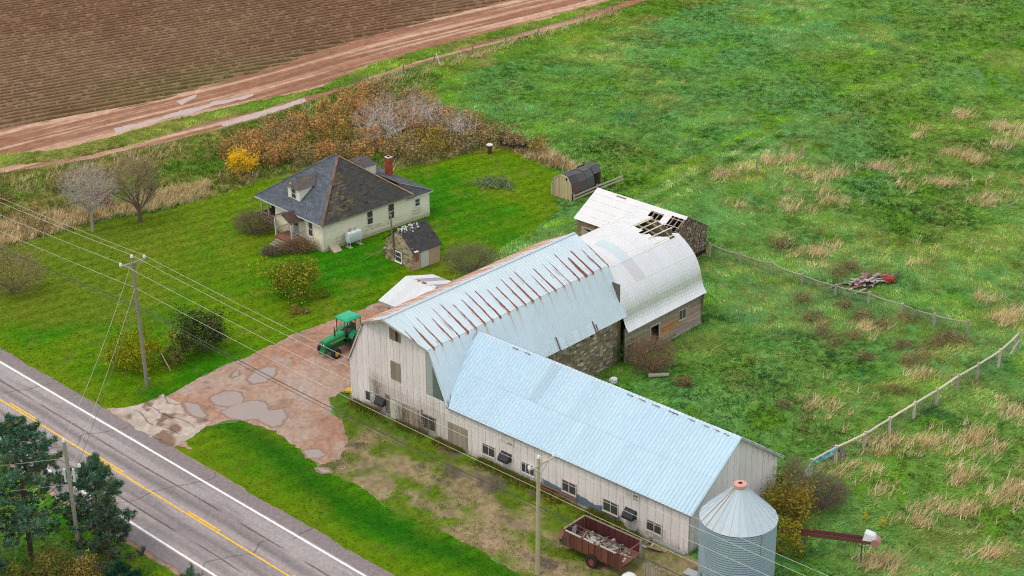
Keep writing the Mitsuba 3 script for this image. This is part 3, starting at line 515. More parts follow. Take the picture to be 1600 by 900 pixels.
yp = Polygon(YARD).buffer(0).intersection(view)
p = scatter(yp, 9, r_); p = p[sub(p, 0.35, 23) > 0.44]
col = pick([(0.09, 0.13, 0.015), (0.12, 0.14, 0.02), (0.17, 0.155, 0.05), (0.06, 0.11, 0.010)], len(p), r_)
m = MB(); m.blades(*tufts(p, 0.12, 0.03, 5, col, r_, 0.9, 0.12)); m.build('yard_grass_blades', 'vc_leaf', label='thin worn grass and weeds in front of the long barn', cat='grass', kind='stuff')

# ------------------------------------------------------------------ building pieces
GALV = (0.60, 0.665, 0.70)
def ribbed(m, A, B, C, D, nrm, c, ribs=3, rh=0.028, rw=0.05, th=0.012, rows=1):
    """A ribbed metal sheet: A, B along one end, D, C along the other (A-D and B-C are the long sides); nrm points outwards."""
    A, B, C, D, nrm = (np.asarray(q, float) for q in (A, B, C, D, nrm))
    W = np.linalg.norm(B - A); s = [(0.0, 0.0)]
    for i in range(ribs):
        x = (i + 0.5) / ribs
        s += [(x - rw / W, 0), (x - rw * 0.5 / W, rh), (x + rw * 0.5 / W, rh), (x + rw / W, 0)]
    s.append((1.0, 0.0)); s = np.array(s); n = len(s)
    v = [(A + (B - A) * x + ((D + (C - D) * x) - (A + (B - A) * x)) * t) + nrm * (h + th) for t in np.linspace(0, 1, rows + 1) for x, h in s]
    f = [[r * n + i, r * n + i + 1, (r + 1) * n + i + 1, (r + 1) * n + i] for r in range(rows) for i in range(n - 1)]
    # a skirt round the edge gives the sheet thickness
    k = len(v); v += [A - nrm * 0.004, B - nrm * 0.004, C - nrm * 0.004, D - nrm * 0.004]
    f += [[k, k + 1, n - 1, 0], [n - 1, k + 1, k + 2, (rows + 1) * n - 1], [rows * n, (rows + 1) * n - 1, k + 2, k + 3], [k, 0, rows * n, k + 3]]
    m.add(v, f, c)

def poly_h(prof, u):
    p = np.array(prof); return float(np.interp(u, p[:, 0], p[:, 1]))
def win(parent, fr, u0, u1, z0, z1, v, out, axis='u', frame=0.07, panes=2, split='u', fc=(0.6, 0.58, 0.55), glass='dark_glass', label=None, deep=0.05, sill=True, name='window'):
    """A window standing on a wall: a frame of four bars, mullions, and panes set back in it. out = +1/-1, the wall's outward side."""
    def P(a, b, z): return (a, b, z) if axis == 'u' else (b, a, z)
    m = MB(fr); a, b = v, v + out * deep
    lo, hi = min(a, b), max(a, b)
    def bx(x0, x1, zz0, zz1, l=lo, h=hi):
        p, q = np.array(P(x0, l, zz0)), np.array(P(x1, h, zz1)); m.box(np.minimum(p, q), np.maximum(p, q), jit(fc, 0.04))
    bx(u0 - frame, u0, z0 - frame, z1 + frame); bx(u1, u1 + frame, z0 - frame, z1 + frame)
    bx(u0, u1, z1, z1 + frame); bx(u0, u1, z0 - frame, z0)
    if sill: bx(u0 - frame - 0.03, u1 + frame + 0.03, z0 - frame - 0.04, z0 - frame, min(v, v + out * (deep + 0.05)), max(v, v + out * (deep + 0.05)))
    g0, g1 = min(v + out * 0.012, v + out * 0.022), max(v + out * 0.012, v + out * 0.022)
    if split == 'u':
        xs = np.linspace(u0, u1, panes + 1)
        for x in xs[1:-1]: bx(x - 0.03, x + 0.03, z0, z1)
        cells = [(x0, x1, z0, z1) for x0, x1 in zip(xs[:-1], xs[1:])]
    else:
        zs = np.linspace(z0, z1, panes + 1)
        for z in zs[1:-1]: bx(u0, u1, z - 0.025, z + 0.025)
        cells = [(u0, u1, a_, b_) for a_, b_ in zip(zs[:-1], zs[1:])]
    k = numbered(f'{parent}__{name}'); k = m.build(name, 'vc_matte', parent, label=label)
    for x0, x1, a_, b_ in cells:
        g = MB(fr); p, q_ = np.array(P(x0, g0, a_)), np.array(P(x1, g1, b_)); g.box(np.minimum(p, q_), np.maximum(p, q_), (0.05, 0.055, 0.06)); g.build('pane', glass, k)
    return k

# ------------------------------------------------------------------ the gambrel barn
gb = thing('gambrel_barn', 'tall barn with rust-striped pale metal gambrel roof, between the driveway and the long low wing', 'barn')
EL, KL, RG, KR, ER = (-0.25, 3.55), (1.56, 7.5), (5.2, 9.32), (8.88, 7.45), (10.98, 3.38)
RB = [EL, KL, RG, KR, ER]
VB = 20.85
pw = 0.71
def wallstrip(parent, fr, u0, u1, z0, zt0, zt1, v, out, bsdf='barn_siding', axis='u', name='wall_panel', c=(0.5, 0.5, 0.5), ribs=3):
    P = (lambda a, z: (a, v, z)) if axis == 'u' else (lambda a, z: (v, a, z))
    nrm = (0, out, 0) if axis == 'u' else (out, 0, 0)
    m = MB(fr); ribbed(m, P(u0 + 0.012, z0), P(u1 - 0.012, z0), P(u1 - 0.012, zt1), P(u0 + 0.012, zt0), nrm, c, 1, 0.03, 0.12, 0.004 + 0.003 * rng.random()); m.build(name, bsdf, parent)
core = MB(BARN)   # the boarded core behind the sheets
pr = [(0, -1.2), (0, 3.9), (1.62, 7.38), (5.2, 9.15), (8.8, 7.33), (10.45, 3.9), (10.45, -1.2)]
for v0, v1 in ((0.02, VB - 0.05),):
    a = [(u, v0, z) for u, z in pr]; b = [(u, v1, z) for u, z in pr]
    core.add(a + b, [[0, i, i + 1] for i in range(1, 6)] + [[7, 7 + i + 1, 7 + i] for i in range(1, 6)] + [[i, 7 + i, 7 + i + 1] for i in range(6)] + [[i, 7 + i + 1, i + 1] for i in range(6)], (0.22, 0.19, 0.16))
core.build('wall_frame', 'vc_matte', gb)
us = np.arange(0, 10.46, pw)
for u0 in us:
    u1 = min(u0 + pw, 10.45)
    if u1 - u0 < 0.1: continue
    t0, t1 = poly_h([(0, 4.0)] + [(1.62, 7.42), (5.2, 9.2), (8.8, 7.37), (10.45, 4.3)], u0), poly_h([(0, 4.0), (1.62, 7.42), (5.2, 9.2), (8.8, 7.37), (10.45, 4.3)], u1)
    if u0 >= 8.5:   # the grey-green translucent sheets right of the loft stand above the lower wall
        wallstrip(gb, BARN, u0, u1, 0.0, 3.6, 3.6, 0.0, -1)
        m = MB(BARN); ribbed(m, (u0, 0, 3.62), (u1, 0, 3.62), (u1, 0, t1), (u0, 0, t0), (0, -1, 0), (0.36, 0.41, 0.40) if u0 < 9.2 else (0.13, 0.18, 0.165), 4, 0.02, 0.035, 0.006)
        m.build('translucent_panel', 'vc_satin', gb, label='grey green sheet on the right of the barn front')
    else: wallstrip(gb, BARN, u0, u1, 0.0, t0, t1, 0.0, -1)
for v0 in np.arange(0.0, VB - 0.1, 0.93): wallstrip(gb, BARN, v0, min(v0 + 0.93, VB - 0.05), 0.0, 4.0, 4.0, 0.0, -1, axis='v', ribs=3)
# the far side's right wall is old weathered shingle over a low stone footing
m = MB(BARN)
for i, z in enumerate(np.arange(-1.0, 3.4, 0.17)):
    for v0 in np.arange(9.9, VB - 0.1, 0.42):
        a = v0 + rng.uniform(-0.06, 0.06); cc = jit((0.255, 0.215, 0.14) if rng.random() > 0.12 else (0.46, 0.42, 0.36), 0.22)
        if rng.random() < 0.04 + 0.05 * (z < 1.0) * (v0 > 12): cc = jit((0.50, 0.48, 0.44), 0.1)
        m.obox((10.475 + rng.uniform(0, 0.012), min(a + 0.21, VB - 0.3), z + 0.09), (0.018, 0, 0.006), (0, 0.2, 0), (0, 0, 0.1), cc)
m.build('shingle_wall', 'vc_matte', gb, label='weathered brown shingle side wall with pale flaking patches', kind='stuff')
m = MB(BARN); m.box((10.42, 20.6, -1.2), (10.56, 20.9, 3.5), (0.16, 0.15, 0.07)); m.build('corner_board', 'vc_matte', gb)
# roof sheets: upper slopes with hay hood, lower slopes
def nrm2(a, b):
    d = np.array([b[0] - a[0], b[1] - a[1]]); n = np.array([-d[1], d[0]]); n /= np.linalg.norm(n); return np.array([n[0], 0, n[1]])
nv = 23; vs = [-0.12 + i * 0.932 for i in range(nv)] + [VB + 0.35]
for i in range(nv):
    v0, v1 = vs[i], vs[i + 1]
    for (lo, hi, fl) in ((KL, RG, 1), (KR, RG, -1), (EL, KL, 1), (ER, KR, -1)):
        n = nrm2(lo, hi) * (1 if fl > 0 else -1)
        if n[2] < 0: n = -n
        upper = hi is RG
        A, B = (lo[0], v0, lo[1]), (lo[0], v1, lo[1]); C, D = (hi[0], v1, hi[1]), (hi[0], v0 if not (upper and i == 0) else -1.26, hi[1])
        if not upper and fl < 0 and i == 0: A = (lo[0], -0.3, lo[1])
        m = MB(BARN); ribbed(m, A, B, C, D, n, GALV, 3, 0.034, 0.11, 0.012 + 0.006 * (i % 2) + 0.004 * upper); m.build('roof_sheet', 'rust_roof', gb)
m = MB(BARN)   # underside of hay hood, verge boards, ridge cap
m.beam((KL[0], -0.10, KL[1] - 0.10), (RG[0], -1.22, RG[1] - 0.10), 0.05, 0.16, (0.30, 0.27, 0.24)); m.beam((KR[0], -0.10, KR[1] - 0.10), (RG[0], -1.22, RG[1] - 0.10), 0.05, 0.16, (0.42, 0.40, 0.37))
m.beam((EL[0], -0.10, EL[1] - 0.06), (KL[0], -0.10, KL[1] - 0.10), 0.16, 0.10, (0.25, 0.21, 0.17), (0, 1, 0)); m.beam((ER[0], -0.10, ER[1]), (KR[0], -0.10, KR[1] - 0.08), 0.10, 0.08, (0.33, 0.31, 0.27), (0, 1, 0))
m.beam((EL[0] + 0.12, -0.16, EL[1] + 0.2), (KL[0] + 0.05, -0.16, KL[1] - 0.25), 0.05, 0.03, (0.72, 0.70, 0.68), (0, 1, 0))
m.box((-0.04, -0.05, 0), (0.06, 0.02, 3.9), (0.74, 0.74, 0.76)); m.build('trim', 'vc_matte', gb)
m = MB(BARN); m.beam((RG[0], -1.26, RG[1] + 0.045), (RG[0], VB + 0.3, RG[1] + 0.045), 0.30, 0.012, (0.55, 0.61, 0.66)); m.build('ridge_cap', 'vc_metal', gb)
m = MB(BARN); m.quad((KL[0], -0.08, KL[1] - 0.03), (RG[0], -1.2, RG[1] - 0.03), (RG[0], 0.0, RG[1] - 0.03), (KL[0], 0.0, KL[1] - 0.03), (0.2, 0.17, 0.14)); m.quad((KR[0], -0.08, KR[1] - 0.03), (RG[0], -1.2, RG[1] - 0.03), (RG[0], 0.0, RG[1] - 0.03), (KR[0], 0.0, KR[1] - 0.03), (0.2, 0.17, 0.14)); m.build('hay_hood_soffit', 'vc_matte', gb)
# patched row of sheets along the right eave, with rusty ends
dl_ = np.array([KR[0] - ER[0], 0, KR[1] - ER[1]]); dl_ /= np.linalg.norm(dl_); nl_ = np.array([-dl_[2], 0, dl_[0]]); nl_ = nl_ if nl_[2] > 0 else -nl_
for i in range(5):
    v0 = 12.85 + i * 0.84; a = np.array([ER[0], 0, ER[1]]) + nl_ * (0.075 + 0.008 * (i % 2)) - dl_ * 0.05
    m = MB(BARN); ribbed(m, a + [0, v0, 0], a + [0, v0 + 0.82, 0], a + dl_ * 1.0 + [0, v0 + 0.82, 0], a + dl_ * 1.0 + [0, v0, 0], nl_, jit((0.60, 0.72, 0.80), 0.03), 3, 0.04, 0.06, 0.004); m.build('patch_sheet', 'vc_metal', gb)
for v0, L in ((12.7, 1.15), (17.15, 0.95), (17.4, 0.6)):
    m = MB(BARN); a = np.array([ER[0], v0, ER[1]]) + nl_ * 0.10; m.obox(a + dl_ * L / 2, dl_ * L / 2, (0, 0.045, 0), nl_ * 0.012, jit((0.20, 0.05, 0.045), 0.15)); m.build('rusted_edge', 'vc_matte', gb)
# boarded openings of the front
def boarded(parent, u0, u1, z0, z1, c, label, n=3, gap=None, v=-0.06, name='boarded_window'):
    m = MB(BARN); m.box((u0 - 0.06, v - 0.012, z0 - 0.06), (u1 + 0.06, v + 0.02, z1 + 0.06), (0.33, 0.30, 0.26)); k = m.build(name, 'vc_matte', parent, label=label)
    xs = np.linspace(u0, u1, n + 1)
    for i, (a, b) in enumerate(zip(xs[:-1], xs[1:])):
        m = MB(BARN); dark = gap is not None and i == gap
        m.box((a + 0.012, v - 0.035 - 0.006 * (i % 2), z0), (b - 0.012, v - 0.014, z1), (0.03, 0.028, 0.025) if dark else jit(c, 0.12)); m.build('board', 'vc_matte', k)
boarded(gb, 4.72, 5.84, 7.12, 8.1, (0.25, 0.20, 0.145), 'brown boarded loft hatch with a dark gap', 5, 3)
boarded(gb, 4.72, 5.68, 3.62, 5.15, (0.30, 0.25, 0.20), 'brown boarded-up opening half way up the barn front', 2)
boarded(gb, 3.95, 4.35, 0.35, 1.95, (0.22, 0.18, 0.13), 'narrow brown board by the black vent hood', 1, name='board_patch')
boarded(gb, 4.5, 5.85, 0.1, 1.75, (0.52, 0.51, 0.46), 'peeling white double door at the barn front', 2, name='door')
boarded(gb, 6.05, 7.6, 0.1, 1.8, (0.36, 0.30, 0.25), 'weathered boarded door with vines', 3, name='door')
win(gb, BARN, 1.68, 2.2, 0.72, 1.5, -0.045, -1, panes=1, fc=(0.55, 0.54, 0.52), label='small dark window by the barn corner')
boarded(gb, 2.32, 2.85, 0.72, 1.5, (0.60, 0.67, 0.68), 'pale blue board over a window', 2, name='board_patch')
win(gb, BARN, 8.1, 9.42, 0.62, 1.75, -0.045, -1, panes=2, fc=(0.34, 0.29, 0.25), label='dark two-pane window under the roof junction')
m = MB(BARN)   # a broken shutter, vents, small stains on the front are real bits of board
m.box((7.95, -0.1, 0.35), (8.05, -0.03, 2.05), (0.20, 0.12, 0.09)); m.build('post', 'vc_matte', gb)
# left-hand lean-to with its own gable
lt = thing('lean_to', 'small low white metal roofed wing on the left side of the gambrel barn', 'shed')
RL = dict(e0=(-8.1, 10.7), r=(-8.0, 14.1), e1=(-8.0, 17.3))
for a, b, z0, z1, rustc in ((10.7, 14.1, 2.55, 3.72, False), (17.4, 14.1, 2.75, 3.72, True)):
    n = np.array([0, -(z1 - z0) / (b - a) , 1.0]); n /= np.linalg.norm(n)
    for i in range(9):
        u0, u1 = -8.1 + i * 0.94, min(-8.1 + (i + 1) * 0.94, -0.1)
        c = jit((0.70, 0.73, 0.76), 0.03)
        if rustc and i % 2: c = jit((0.36, 0.31, 0.34), 0.08)
        m = MB(BARN); ribbed(m, (u0, a, z0), (u1, a, z0), (u1, b, z1), (u0, b, z1), n, c, 3, 0.025, 0.045, 0.012 + 0.003 * (i % 2)); m.build('roof_sheet', 'vc_metal', lt)
m = MB(BARN)
for i in range(11): m.box((-7.7 + i * 0.55, 13.98, 3.73), (-7.7 + i * 0.55 + rng.uniform(0.15, 0.5), 14.22, 3.765), jit((0.30, 0.13, 0.08) if rng.random() < 0.6 else (0.6, 0.62, 0.64), 0.1))
m.build('ridge_cap', 'vc_matte', lt)
m = MB(BARN); m.box((-7.6, 11.3, 0), (-0.1, 16.8, 2.6), (0.30, 0.27, 0.23)); a = [(-7.6, 11.3, 2.6), (-7.6, 14.1, 3.6), (-7.6, 16.8, 2.6)]; m.add(a, [[0, 1, 2]], (0.30, 0.27, 0.23)); m.build('wall', 'vc_matte', lt)
m = MB(BARN); m.box((-8.05, 10.72, 2.30), (-0.2, 10.80, 2.52), (0.38, 0.38, 0.37)); m.beam((-8.05, 10.75, 2.45), (-8.05, 14.1, 3.62), 0.05, 0.15, (0.4, 0.4, 0.39)); m.build('fascia', 'vc_matte', lt)

# ------------------------------------------------------------------ the long low wing
lb = thing('long_barn', 'long low barn wing with pale blue metal roof, behind the farm wagon', 'barn')
LU = 34.0; EZ, RZ, RV = 3.42, 7.30, 5.15
m = MB(BARN)
m.add([(10.4, 0.03, -1.2), (10.4, 10.3, -1.2), (10.4, 10.3, 3.6), (10.4, RV, RZ - 0.12), (10.4, 0.03, 3.5), (LU - 0.02, 0.03, -1.2), (LU - 0.02, 10.3, -1.2), (LU - 0.02, 10.3, 3.6), (LU - 0.02, RV, RZ - 0.12), (LU - 0.02, 0.03, 3.5)],
      [[0, 1, 2], [0, 2, 3], [0, 3, 4], [5, 7, 6], [5, 8, 7], [5, 9, 8]] + [[i, (i + 1) % 5, 5 + (i + 1) % 5] for i in range(5)] + [[i, 5 + (i + 1) % 5, 5 + i] for i in range(5)], (0.24, 0.21, 0.18))
m.build('wall_frame', 'vc_matte', lb)
for u0 in np.arange(10.45, LU - 0.05, pw): wallstrip(lb, BARN, u0, min(u0 + pw, LU), 0.0, 3.5, 3.5, 0.0, -1)
for v0 in np.arange(0.0, 10.3, pw):
    v1 = min(v0 + pw, 10.3); h = lambda v: RZ - 0.1 - abs(v - RV) * (RZ - 3.55) / RV
    wallstrip(lb, BARN, v0, v1, -0.9 if v0 > 4 else -0.3, h(v0), h(v1), LU, 1, axis='v')
def zlong(v): return RZ - abs(v - RV) * (RZ - EZ) / (RV + 0.35)
def zgam(u): return np.interp(u, [5.2, 8.88, 10.98], [9.32, 7.45, 3.38])
nl = 26; ue = np.linspace(9.3, 34.45, nl + 1)
for side, ve in ((-1, -0.35), (1, 10.65)):
    n = np.array([0, side * (RZ - EZ) / (RV + 0.35), 1.0]); n /= np.linalg.norm(n)
    for i in range(nl):
        u0, u1 = ue[i], ue[i + 1]
        def vstart(u):
            if u > 10.9: return ve
            d = (RZ - float(zgam(u))) / ((RZ - EZ) / (RV + 0.35)); return RV + side * max(0.3, min(d + 0.25, RV + 0.3))
        segs = ((0.0, 0.47), (0.47, 1.0))
        for k, (a, b) in enumerate(segs):
            s0, s1 = vstart(u0), vstart(u1); A_ = s0 + (RV - s0) * a; B_ = s1 + (RV - s1) * a; C_ = s1 + (RV - s1) * b; D_ = s0 + (RV - s0) * b
            m = MB(BARN); c = jit((0.455, 0.635, 0.785), 0.02)
            if (i, k, side) == (8, 1, -1): c = (0.40, 0.55, 0.67)
            ribbed(m, (u0, A_, zlong(A_)), (u1, B_, zlong(B_)), (u1, C_, zlong(C_)), (u0, D_, zlong(D_)), n, c, 3, 0.045, 0.11, 0.010 + 0.008 * (i % 2) + 0.022 * k); m.build('roof_sheet', 'vc_metal', lb)
for i in range(10):   # ridge cap in lengths, some rusted loose
    u0, u1 = 9.6 + i * 2.48, 9.6 + (i + 1) * 2.48 - 0.03
    m = MB(BARN)
    for s in (-1, 1):
        n = np.array([0, s * 0.575, 0.818]); w = np.array([0, s * 0.818, -0.575]) * 0.2
        o = np.array([0, RV, RZ + 0.05 + 0.008 * (i % 2)]); m.slab([o + [u0, 0, 0], o + [u1, 0, 0], o + [u1, 0, 0] + w, o + [u0, 0, 0] + w] if s < 0 else [o + [u0, 0, 0] + w, o + [u1, 0, 0] + w, o + [u1, 0, 0], o + [u0, 0, 0]], 0.01, jit((0.56, 0.65, 0.71), 0.03))
    m.build('ridge_cap', 'vc_metal', lb)
for u in (13.3, 14.5, 24.6, 25.7, 27.0, 28.4, 28.7, 30.2, 31.5, 32.4, 33.2):
    m = MB(BARN); L = rng.uniform(0.2, 0.7); m.obox((u, RV - 0.2, RZ - 0.05), (L / 2, 0, 0), (0, 0.07, -0.05), (0, 0.004, 0.006), jit((0.24, 0.09, 0.07), 0.2)); m.obox((u + 0.25, RV - 0.24, RZ - 0.07), (0.06, 0.02, 0), (0, 0.05, -0.03), (0, 0.004, 0.006), (0.06, 0.05, 0.05)); m.build('rusted_cap_end', 'vc_matte', lb)
m = MB(BARN)
m.box((10.9, -0.30, EZ - 0.13), (34.4, -0.22, EZ + 0.0), (0.30, 0.27, 0.25)); m.box((10.9, -0.24, EZ - 0.05), (34.3, 0.0, EZ - 0.02), (0.35, 0.33, 0.30))
m.beam((34.36, -0.3, EZ - 0.05), (34.36, RV, RZ - 0.05), 0.06, 0.14, (0.62, 0.62, 0.61)); m.beam((34.36, 10.6, EZ - 0.05), (34.36, RV, RZ - 0.05), 0.06, 0.14, (0.52, 0.50, 0.47)); m.build('fascia', 'vc_matte', lb)
m = MB(BARN)
for i in range(16): m.obox((34.40, RV + 0.4 + i * 0.31, zlong(RV + 0.4 + i * 0.31) + 0.02), (0.05, 0, 0), (0, 0.13, -0.09), (0, 0.01, 0.02), jit((0.62, 0.61, 0.56) if i % 3 else (0.18, 0.17, 0.13), 0.12))
m.build('verge_flashing', 'vc_matte', lb, label='broken white flashing along the far gable edge')
m = MB(BARN); m.box((33.9, -0.03, -0.1), (34.05, 0.06, 3.4), (0.30, 0.32, 0.22)); m.build('corner_board', 'vc_matte', lb)
DK = (0.20, 0.165, 0.135)
boarded(lb, 10.85, 12.85, 0.15, 2.0, (0.33, 0.285, 0.235), 'wide brown boarded door beside the roof junction', 4, name='door')
for (a, b, z0, z1, l) in ((14.5, 15.7, 0.72, 1.55, 'first dark two-pane window of the long wing'), (22.5, 23.75, 0.68, 1.55, 'dark two-pane window above the blue painted strip'), (26.4, 27.7, 0.62, 1.5, 'dark two-pane window over the end of the blue strip'), (30.4, 31.65, 0.66, 1.42, 'dark two-pane window nearest the grain bin')):
    win(lb, BARN, a, b, z0, z1, -0.045, -1, panes=2, fc=(0.56, 0.50, 0.46), label=l)
win(lb, BARN, 18.5, 19.7, 0.7, 1.5, -0.045, -1, panes=3, fc=(0.58, 0.58, 0.57), glass='vc_satin', label='broken white framed window behind the road-side pole')
for (a, b, z0, z1, l) in ((16.45, 17.6, 2.45, 3.2, 'white louvred vent under the eave above a black hood'), (28.5, 29.6, 2.5, 3.35, 'white louvred vent under the eave near the wagon')):
    m = MB(BARN); m.box((a, -0.06, z0), (b, -0.02, z1), (0.20, 0.18, 0.17)); m.box((a - 0.05, -0.12, z0 - 0.05), (a, -0.02, z1 + 0.05), (0.68, 0.67, 0.65)); m.box((b, -0.12, z0 - 0.05), (b + 0.05, -0.02, z1 + 0.05), (0.68, 0.67, 0.65)); m.box(((a + b) / 2 - 0.04, -0.115, z0), ((a + b) / 2 + 0.04, -0.06, z1), (0.66, 0.65, 0.63))
    k = m.build('louvre', 'vc_matte', lb, label=l)
    for i in range(6):
        for x0, x1 in ((a + 0.02, (a + b) / 2 - 0.05), ((a + b) / 2 + 0.05, b - 0.02)):
            m = MB(BARN); z = z0 + (i + 0.5) * (z1 - z0) / 6
            if rng.random() < 0.2: continue
            m.obox(((x0 + x1) / 2, -0.09, z), ((x1 - x0) / 2, 0, 0), (0, 0.02, -0.055), (0, 0.006, 0.004), jit((0.80, 0.79, 0.78), 0.05)); m.build('slat', 'vc_matte', k)
m = MB(BARN)   # low wooden rail and scrap along the wall
for i, z in enumerate((0.35, 0.62)): m.beam((20.6, -0.42, z), (24.2, -0.42, z + 0.02), 0.05, 0.06, (0.30, 0.13, 0.09))
for u in (20.7, 22.4, 24.1): m.box((u, -0.45, -0.1), (u + 0.07, -0.39, 0.75), (0.27, 0.12, 0.08))
m.build('low_rail', 'vc_matte', lb, label='rusty red rail along the wall above the blue paint')
m = MB(BARN); m.box((28.6, -0.26, -0.05), (33.9, -0.02, 0.14), (0.30, 0.33, 0.36)); m.box((12.9, -0.10, -0.05), (28.6, -0.02, 0.10), (0.42, 0.38, 0.31)); m.build('sill_board', 'vc_matte', lb)
# black vent hoods hung on the walls
def hood(u, z, v=0.0, axis='u', label=''):
    F = BARN if axis == 'u' else Frame(tuple(BARN.w((0, u, 0))[:2]), BA - 90)
    if axis != 'u': u = 0.0
    m = MB(F); w, h, d = 0.47, 0.60, 0.55; c = (0.028, 0.032, 0.040)
    prof = [(0, h), (-0.15, h - 0.02), (-0.36, h - 0.14), (-d, 0.18), (-d + 0.02, 0.0), (0, 0.0)]
    n = len(prof); a = [(u - w, v + y, z + q) for y, q in prof]; b = [(u + w, v + y, z + q) for y, q in prof]
    m.add(a + b, [[0, i, i + 1] for i in range(1, n - 1)] + [[n, n + i + 1, n + i] for i in range(1, n - 1)] + [[i, n + i, n + i + 1] for i in range(n - 2)] + [[i, n + i + 1, i + 1] for i in range(n - 2)] , c)
    k = thing('vent_hood', label, 'vent', 'black vent hoods on the barn walls'); m.build('shell', 'vc_satin', k)
    m = MB(F); m.box((u - w - 0.05, v - 0.06, z - 0.04), (u - w, v - 0.02, z + h + 0.04), (0.10, 0.10, 0.10)); m.box((u + w, v - 0.06, z - 0.04), (u + w + 0.05, v - 0.02, z + h + 0.04), (0.10, 0.10, 0.10)); m.box((u - w, v - 0.06, z + h), (u + w, v - 0.02, z + h + 0.05), (0.10, 0.10, 0.10)); m.build('flange', 'vc_satin', k)
hood(3.55, 0.98, label='black vent hood on the tall barn front beside the pale blue board')
hood(16.9, 1.0, label='black vent hood under the first white louvre of the long wing')
hood(28.9, 1.0, label='black vent hood behind the farm wagon under the white louvre')
hood(0.9, 1.9, axis='v', label='dark vent hood on the side wall by the driveway corner of the tall barn')

# ------------------------------------------------------------------ the round-roofed barn behind
qb = thing('round_roofed_barn', 'old barn with white arched roof and a hole in it, behind the gambrel barn', 'barn')
half = [(0.0, 7.48), (1.4, 7.36), (2.5, 7.02), (3.3, 6.55), (4.15, 5.95), (4.85, 5.25), (5.3, 4.45), (5.55, 3.75), (5.72, 3.05), (5.95, 2.5), (6.28, 2.12)]
from scipy.interpolate import PchipInterpolator
_h = np.array(half); _s = np.concatenate([[0], np.cumsum(np.hypot(*np.diff(_h, axis=0).T))]); _t = np.linspace(0, _s[-1], 31); half = list(zip(PchipInterpolator(_s, _h[:, 0])(_t), PchipInterpolator(_s, _h[:, 1])(_t)))
half = [(5.15 + x, z) for x, z in half]; V0, V1 = 20.9, 31.5
CRN = 5.15
def arcz(x): return float(np.interp(abs(x - CRN), [p[0] - CRN for p in half], [p[1] for p in half]))
WHT = (0.76, 0.775, 0.80)
nq = 16; qv = np.linspace(V0 + 0.02, V1 + 0.15, nq + 1)
rows = [(0, 11), (11, 18), (18, 30)]
for side in (1, -1):
    for i in range(nq):
        for ri, (a, b) in enumerate(rows):
            # the hole: sheets gone from the crown towards the camera side at the far end
            if side == 1 and ri == 0 and i >= 11: continue
            if side == 1 and ri == 1 and i in (14,) and False: continue
            m = MB(BARN); c = jit(WHT, 0.02)
            if side == 1 and ri == 0 and i in (4, 5): c = jit((0.63, 0.74, 0.80), 0.02)
            if side == 1 and ri == 1 and i in (4, 5): c = jit((0.66, 0.66, 0.68), 0.02)
            ps = half[a:b + 1]; lift = 0.004 * (2 - ri)
            v0, v1 = qv[i] - 0.01, qv[i + 1]
            for (x0, z0), (x1, z1) in zip(ps[:-1], ps[1:]):
                d = np.array([x1 - x0, z1 - z0]); n = np.array([-d[1], d[0]]) ; n = n / np.linalg.norm(n)
                if n[1] < 0: n = -n
                X = lambda x: CRN + side * (x - CRN)
                ribbed(m, (X(x1), v0, z1), (X(x1), v1, z1), (X(x0), v1, z0), (X(x0), v0, z0), (side * n[0], 0, n[1]), c, 2, 0.024, 0.12, 0.008 + lift + 0.002 * (i % 2))
            m.build('roof_sheet', 'vc_steel' if ri >= 1 else 'vc_metal', qb)
for i in (11, 12, 13, 15):   # ragged remains of sheets along the hole
    x0 = {11: 6.9, 12: 7.6, 13: 7.9, 15: 8.0}[i]
    m = MB(BARN); ribbed(m, (half[11][0], qv[i], half[11][1]), (half[11][0], qv[i + 1], half[11][1]), (x0 + 0.1, qv[i + 1], arcz(x0 + 0.1)), (x0 - 0.15, qv[i], arcz(x0 - 0.15)), (0.38, 0, 0.92), jit(WHT, 0.02), 3, 0.02, 0.04, 0.012); m.build('roof_sheet', 'vc_metal', qb)
m = MB(BARN); ribbed(m, (6.3, qv[11], arcz(6.3)), (6.3, qv[12] , arcz(6.3)), (CRN, qv[12], 7.48), (CRN, qv[11], 7.48), (0.1, 0, 0.99), jit(WHT, 0.02), 3, 0.02, 0.04, 0.012); m.build('roof_sheet', 'vc_metal', qb)
for k, v in enumerate(np.arange(V0 + 0.6, V1, 1.15)):     # bent rafters
    m = MB(BARN)
    for side in (1, -1):
        pts = [(CRN + side * (x - CRN) * 0.975, v, z - 0.12) for x, z in half[:24:2]]
        for p, q_ in zip(pts[:-1], pts[1:]): m.beam(p, q_, 0.06, 0.14, jit((0.36, 0.33, 0.22), 0.08))
    m.build('rafter', 'vc_matte', qb)
for k, x in enumerate((CRN + 0.1, CRN + 0.8, CRN + 1.5, CRN + 2.2, CRN + 2.9)):   # roof laths in the hole
    m = MB(BARN); m.beam((x, 27.4, arcz(x) - 0.02), (x, V1 + 0.1, arcz(x) - 0.02), 0.14, 0.04, jit((0.56, 0.54, 0.40), 0.08)); m.build('lath', 'vc_matte', qb)
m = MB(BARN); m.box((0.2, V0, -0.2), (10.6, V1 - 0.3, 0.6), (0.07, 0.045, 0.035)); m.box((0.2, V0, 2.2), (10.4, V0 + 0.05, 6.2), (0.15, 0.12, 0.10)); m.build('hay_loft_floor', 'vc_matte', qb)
for i in range(10):
    m = MB(BARN); m.obox((rng.uniform(5, 8), rng.uniform(26, 31), 0.62 + 0.03 * i), (rng.uniform(0.4, 1.0), rng.uniform(-.3, .3), 0), (0, 0.1, 0), (0, 0, 0.02), jit((0.30, 0.16, 0.12), 0.3)); m.build('fallen_board', 'vc_matte', qb)
m = MB(BARN)   # eave seam lines: lapped joints of the sheets
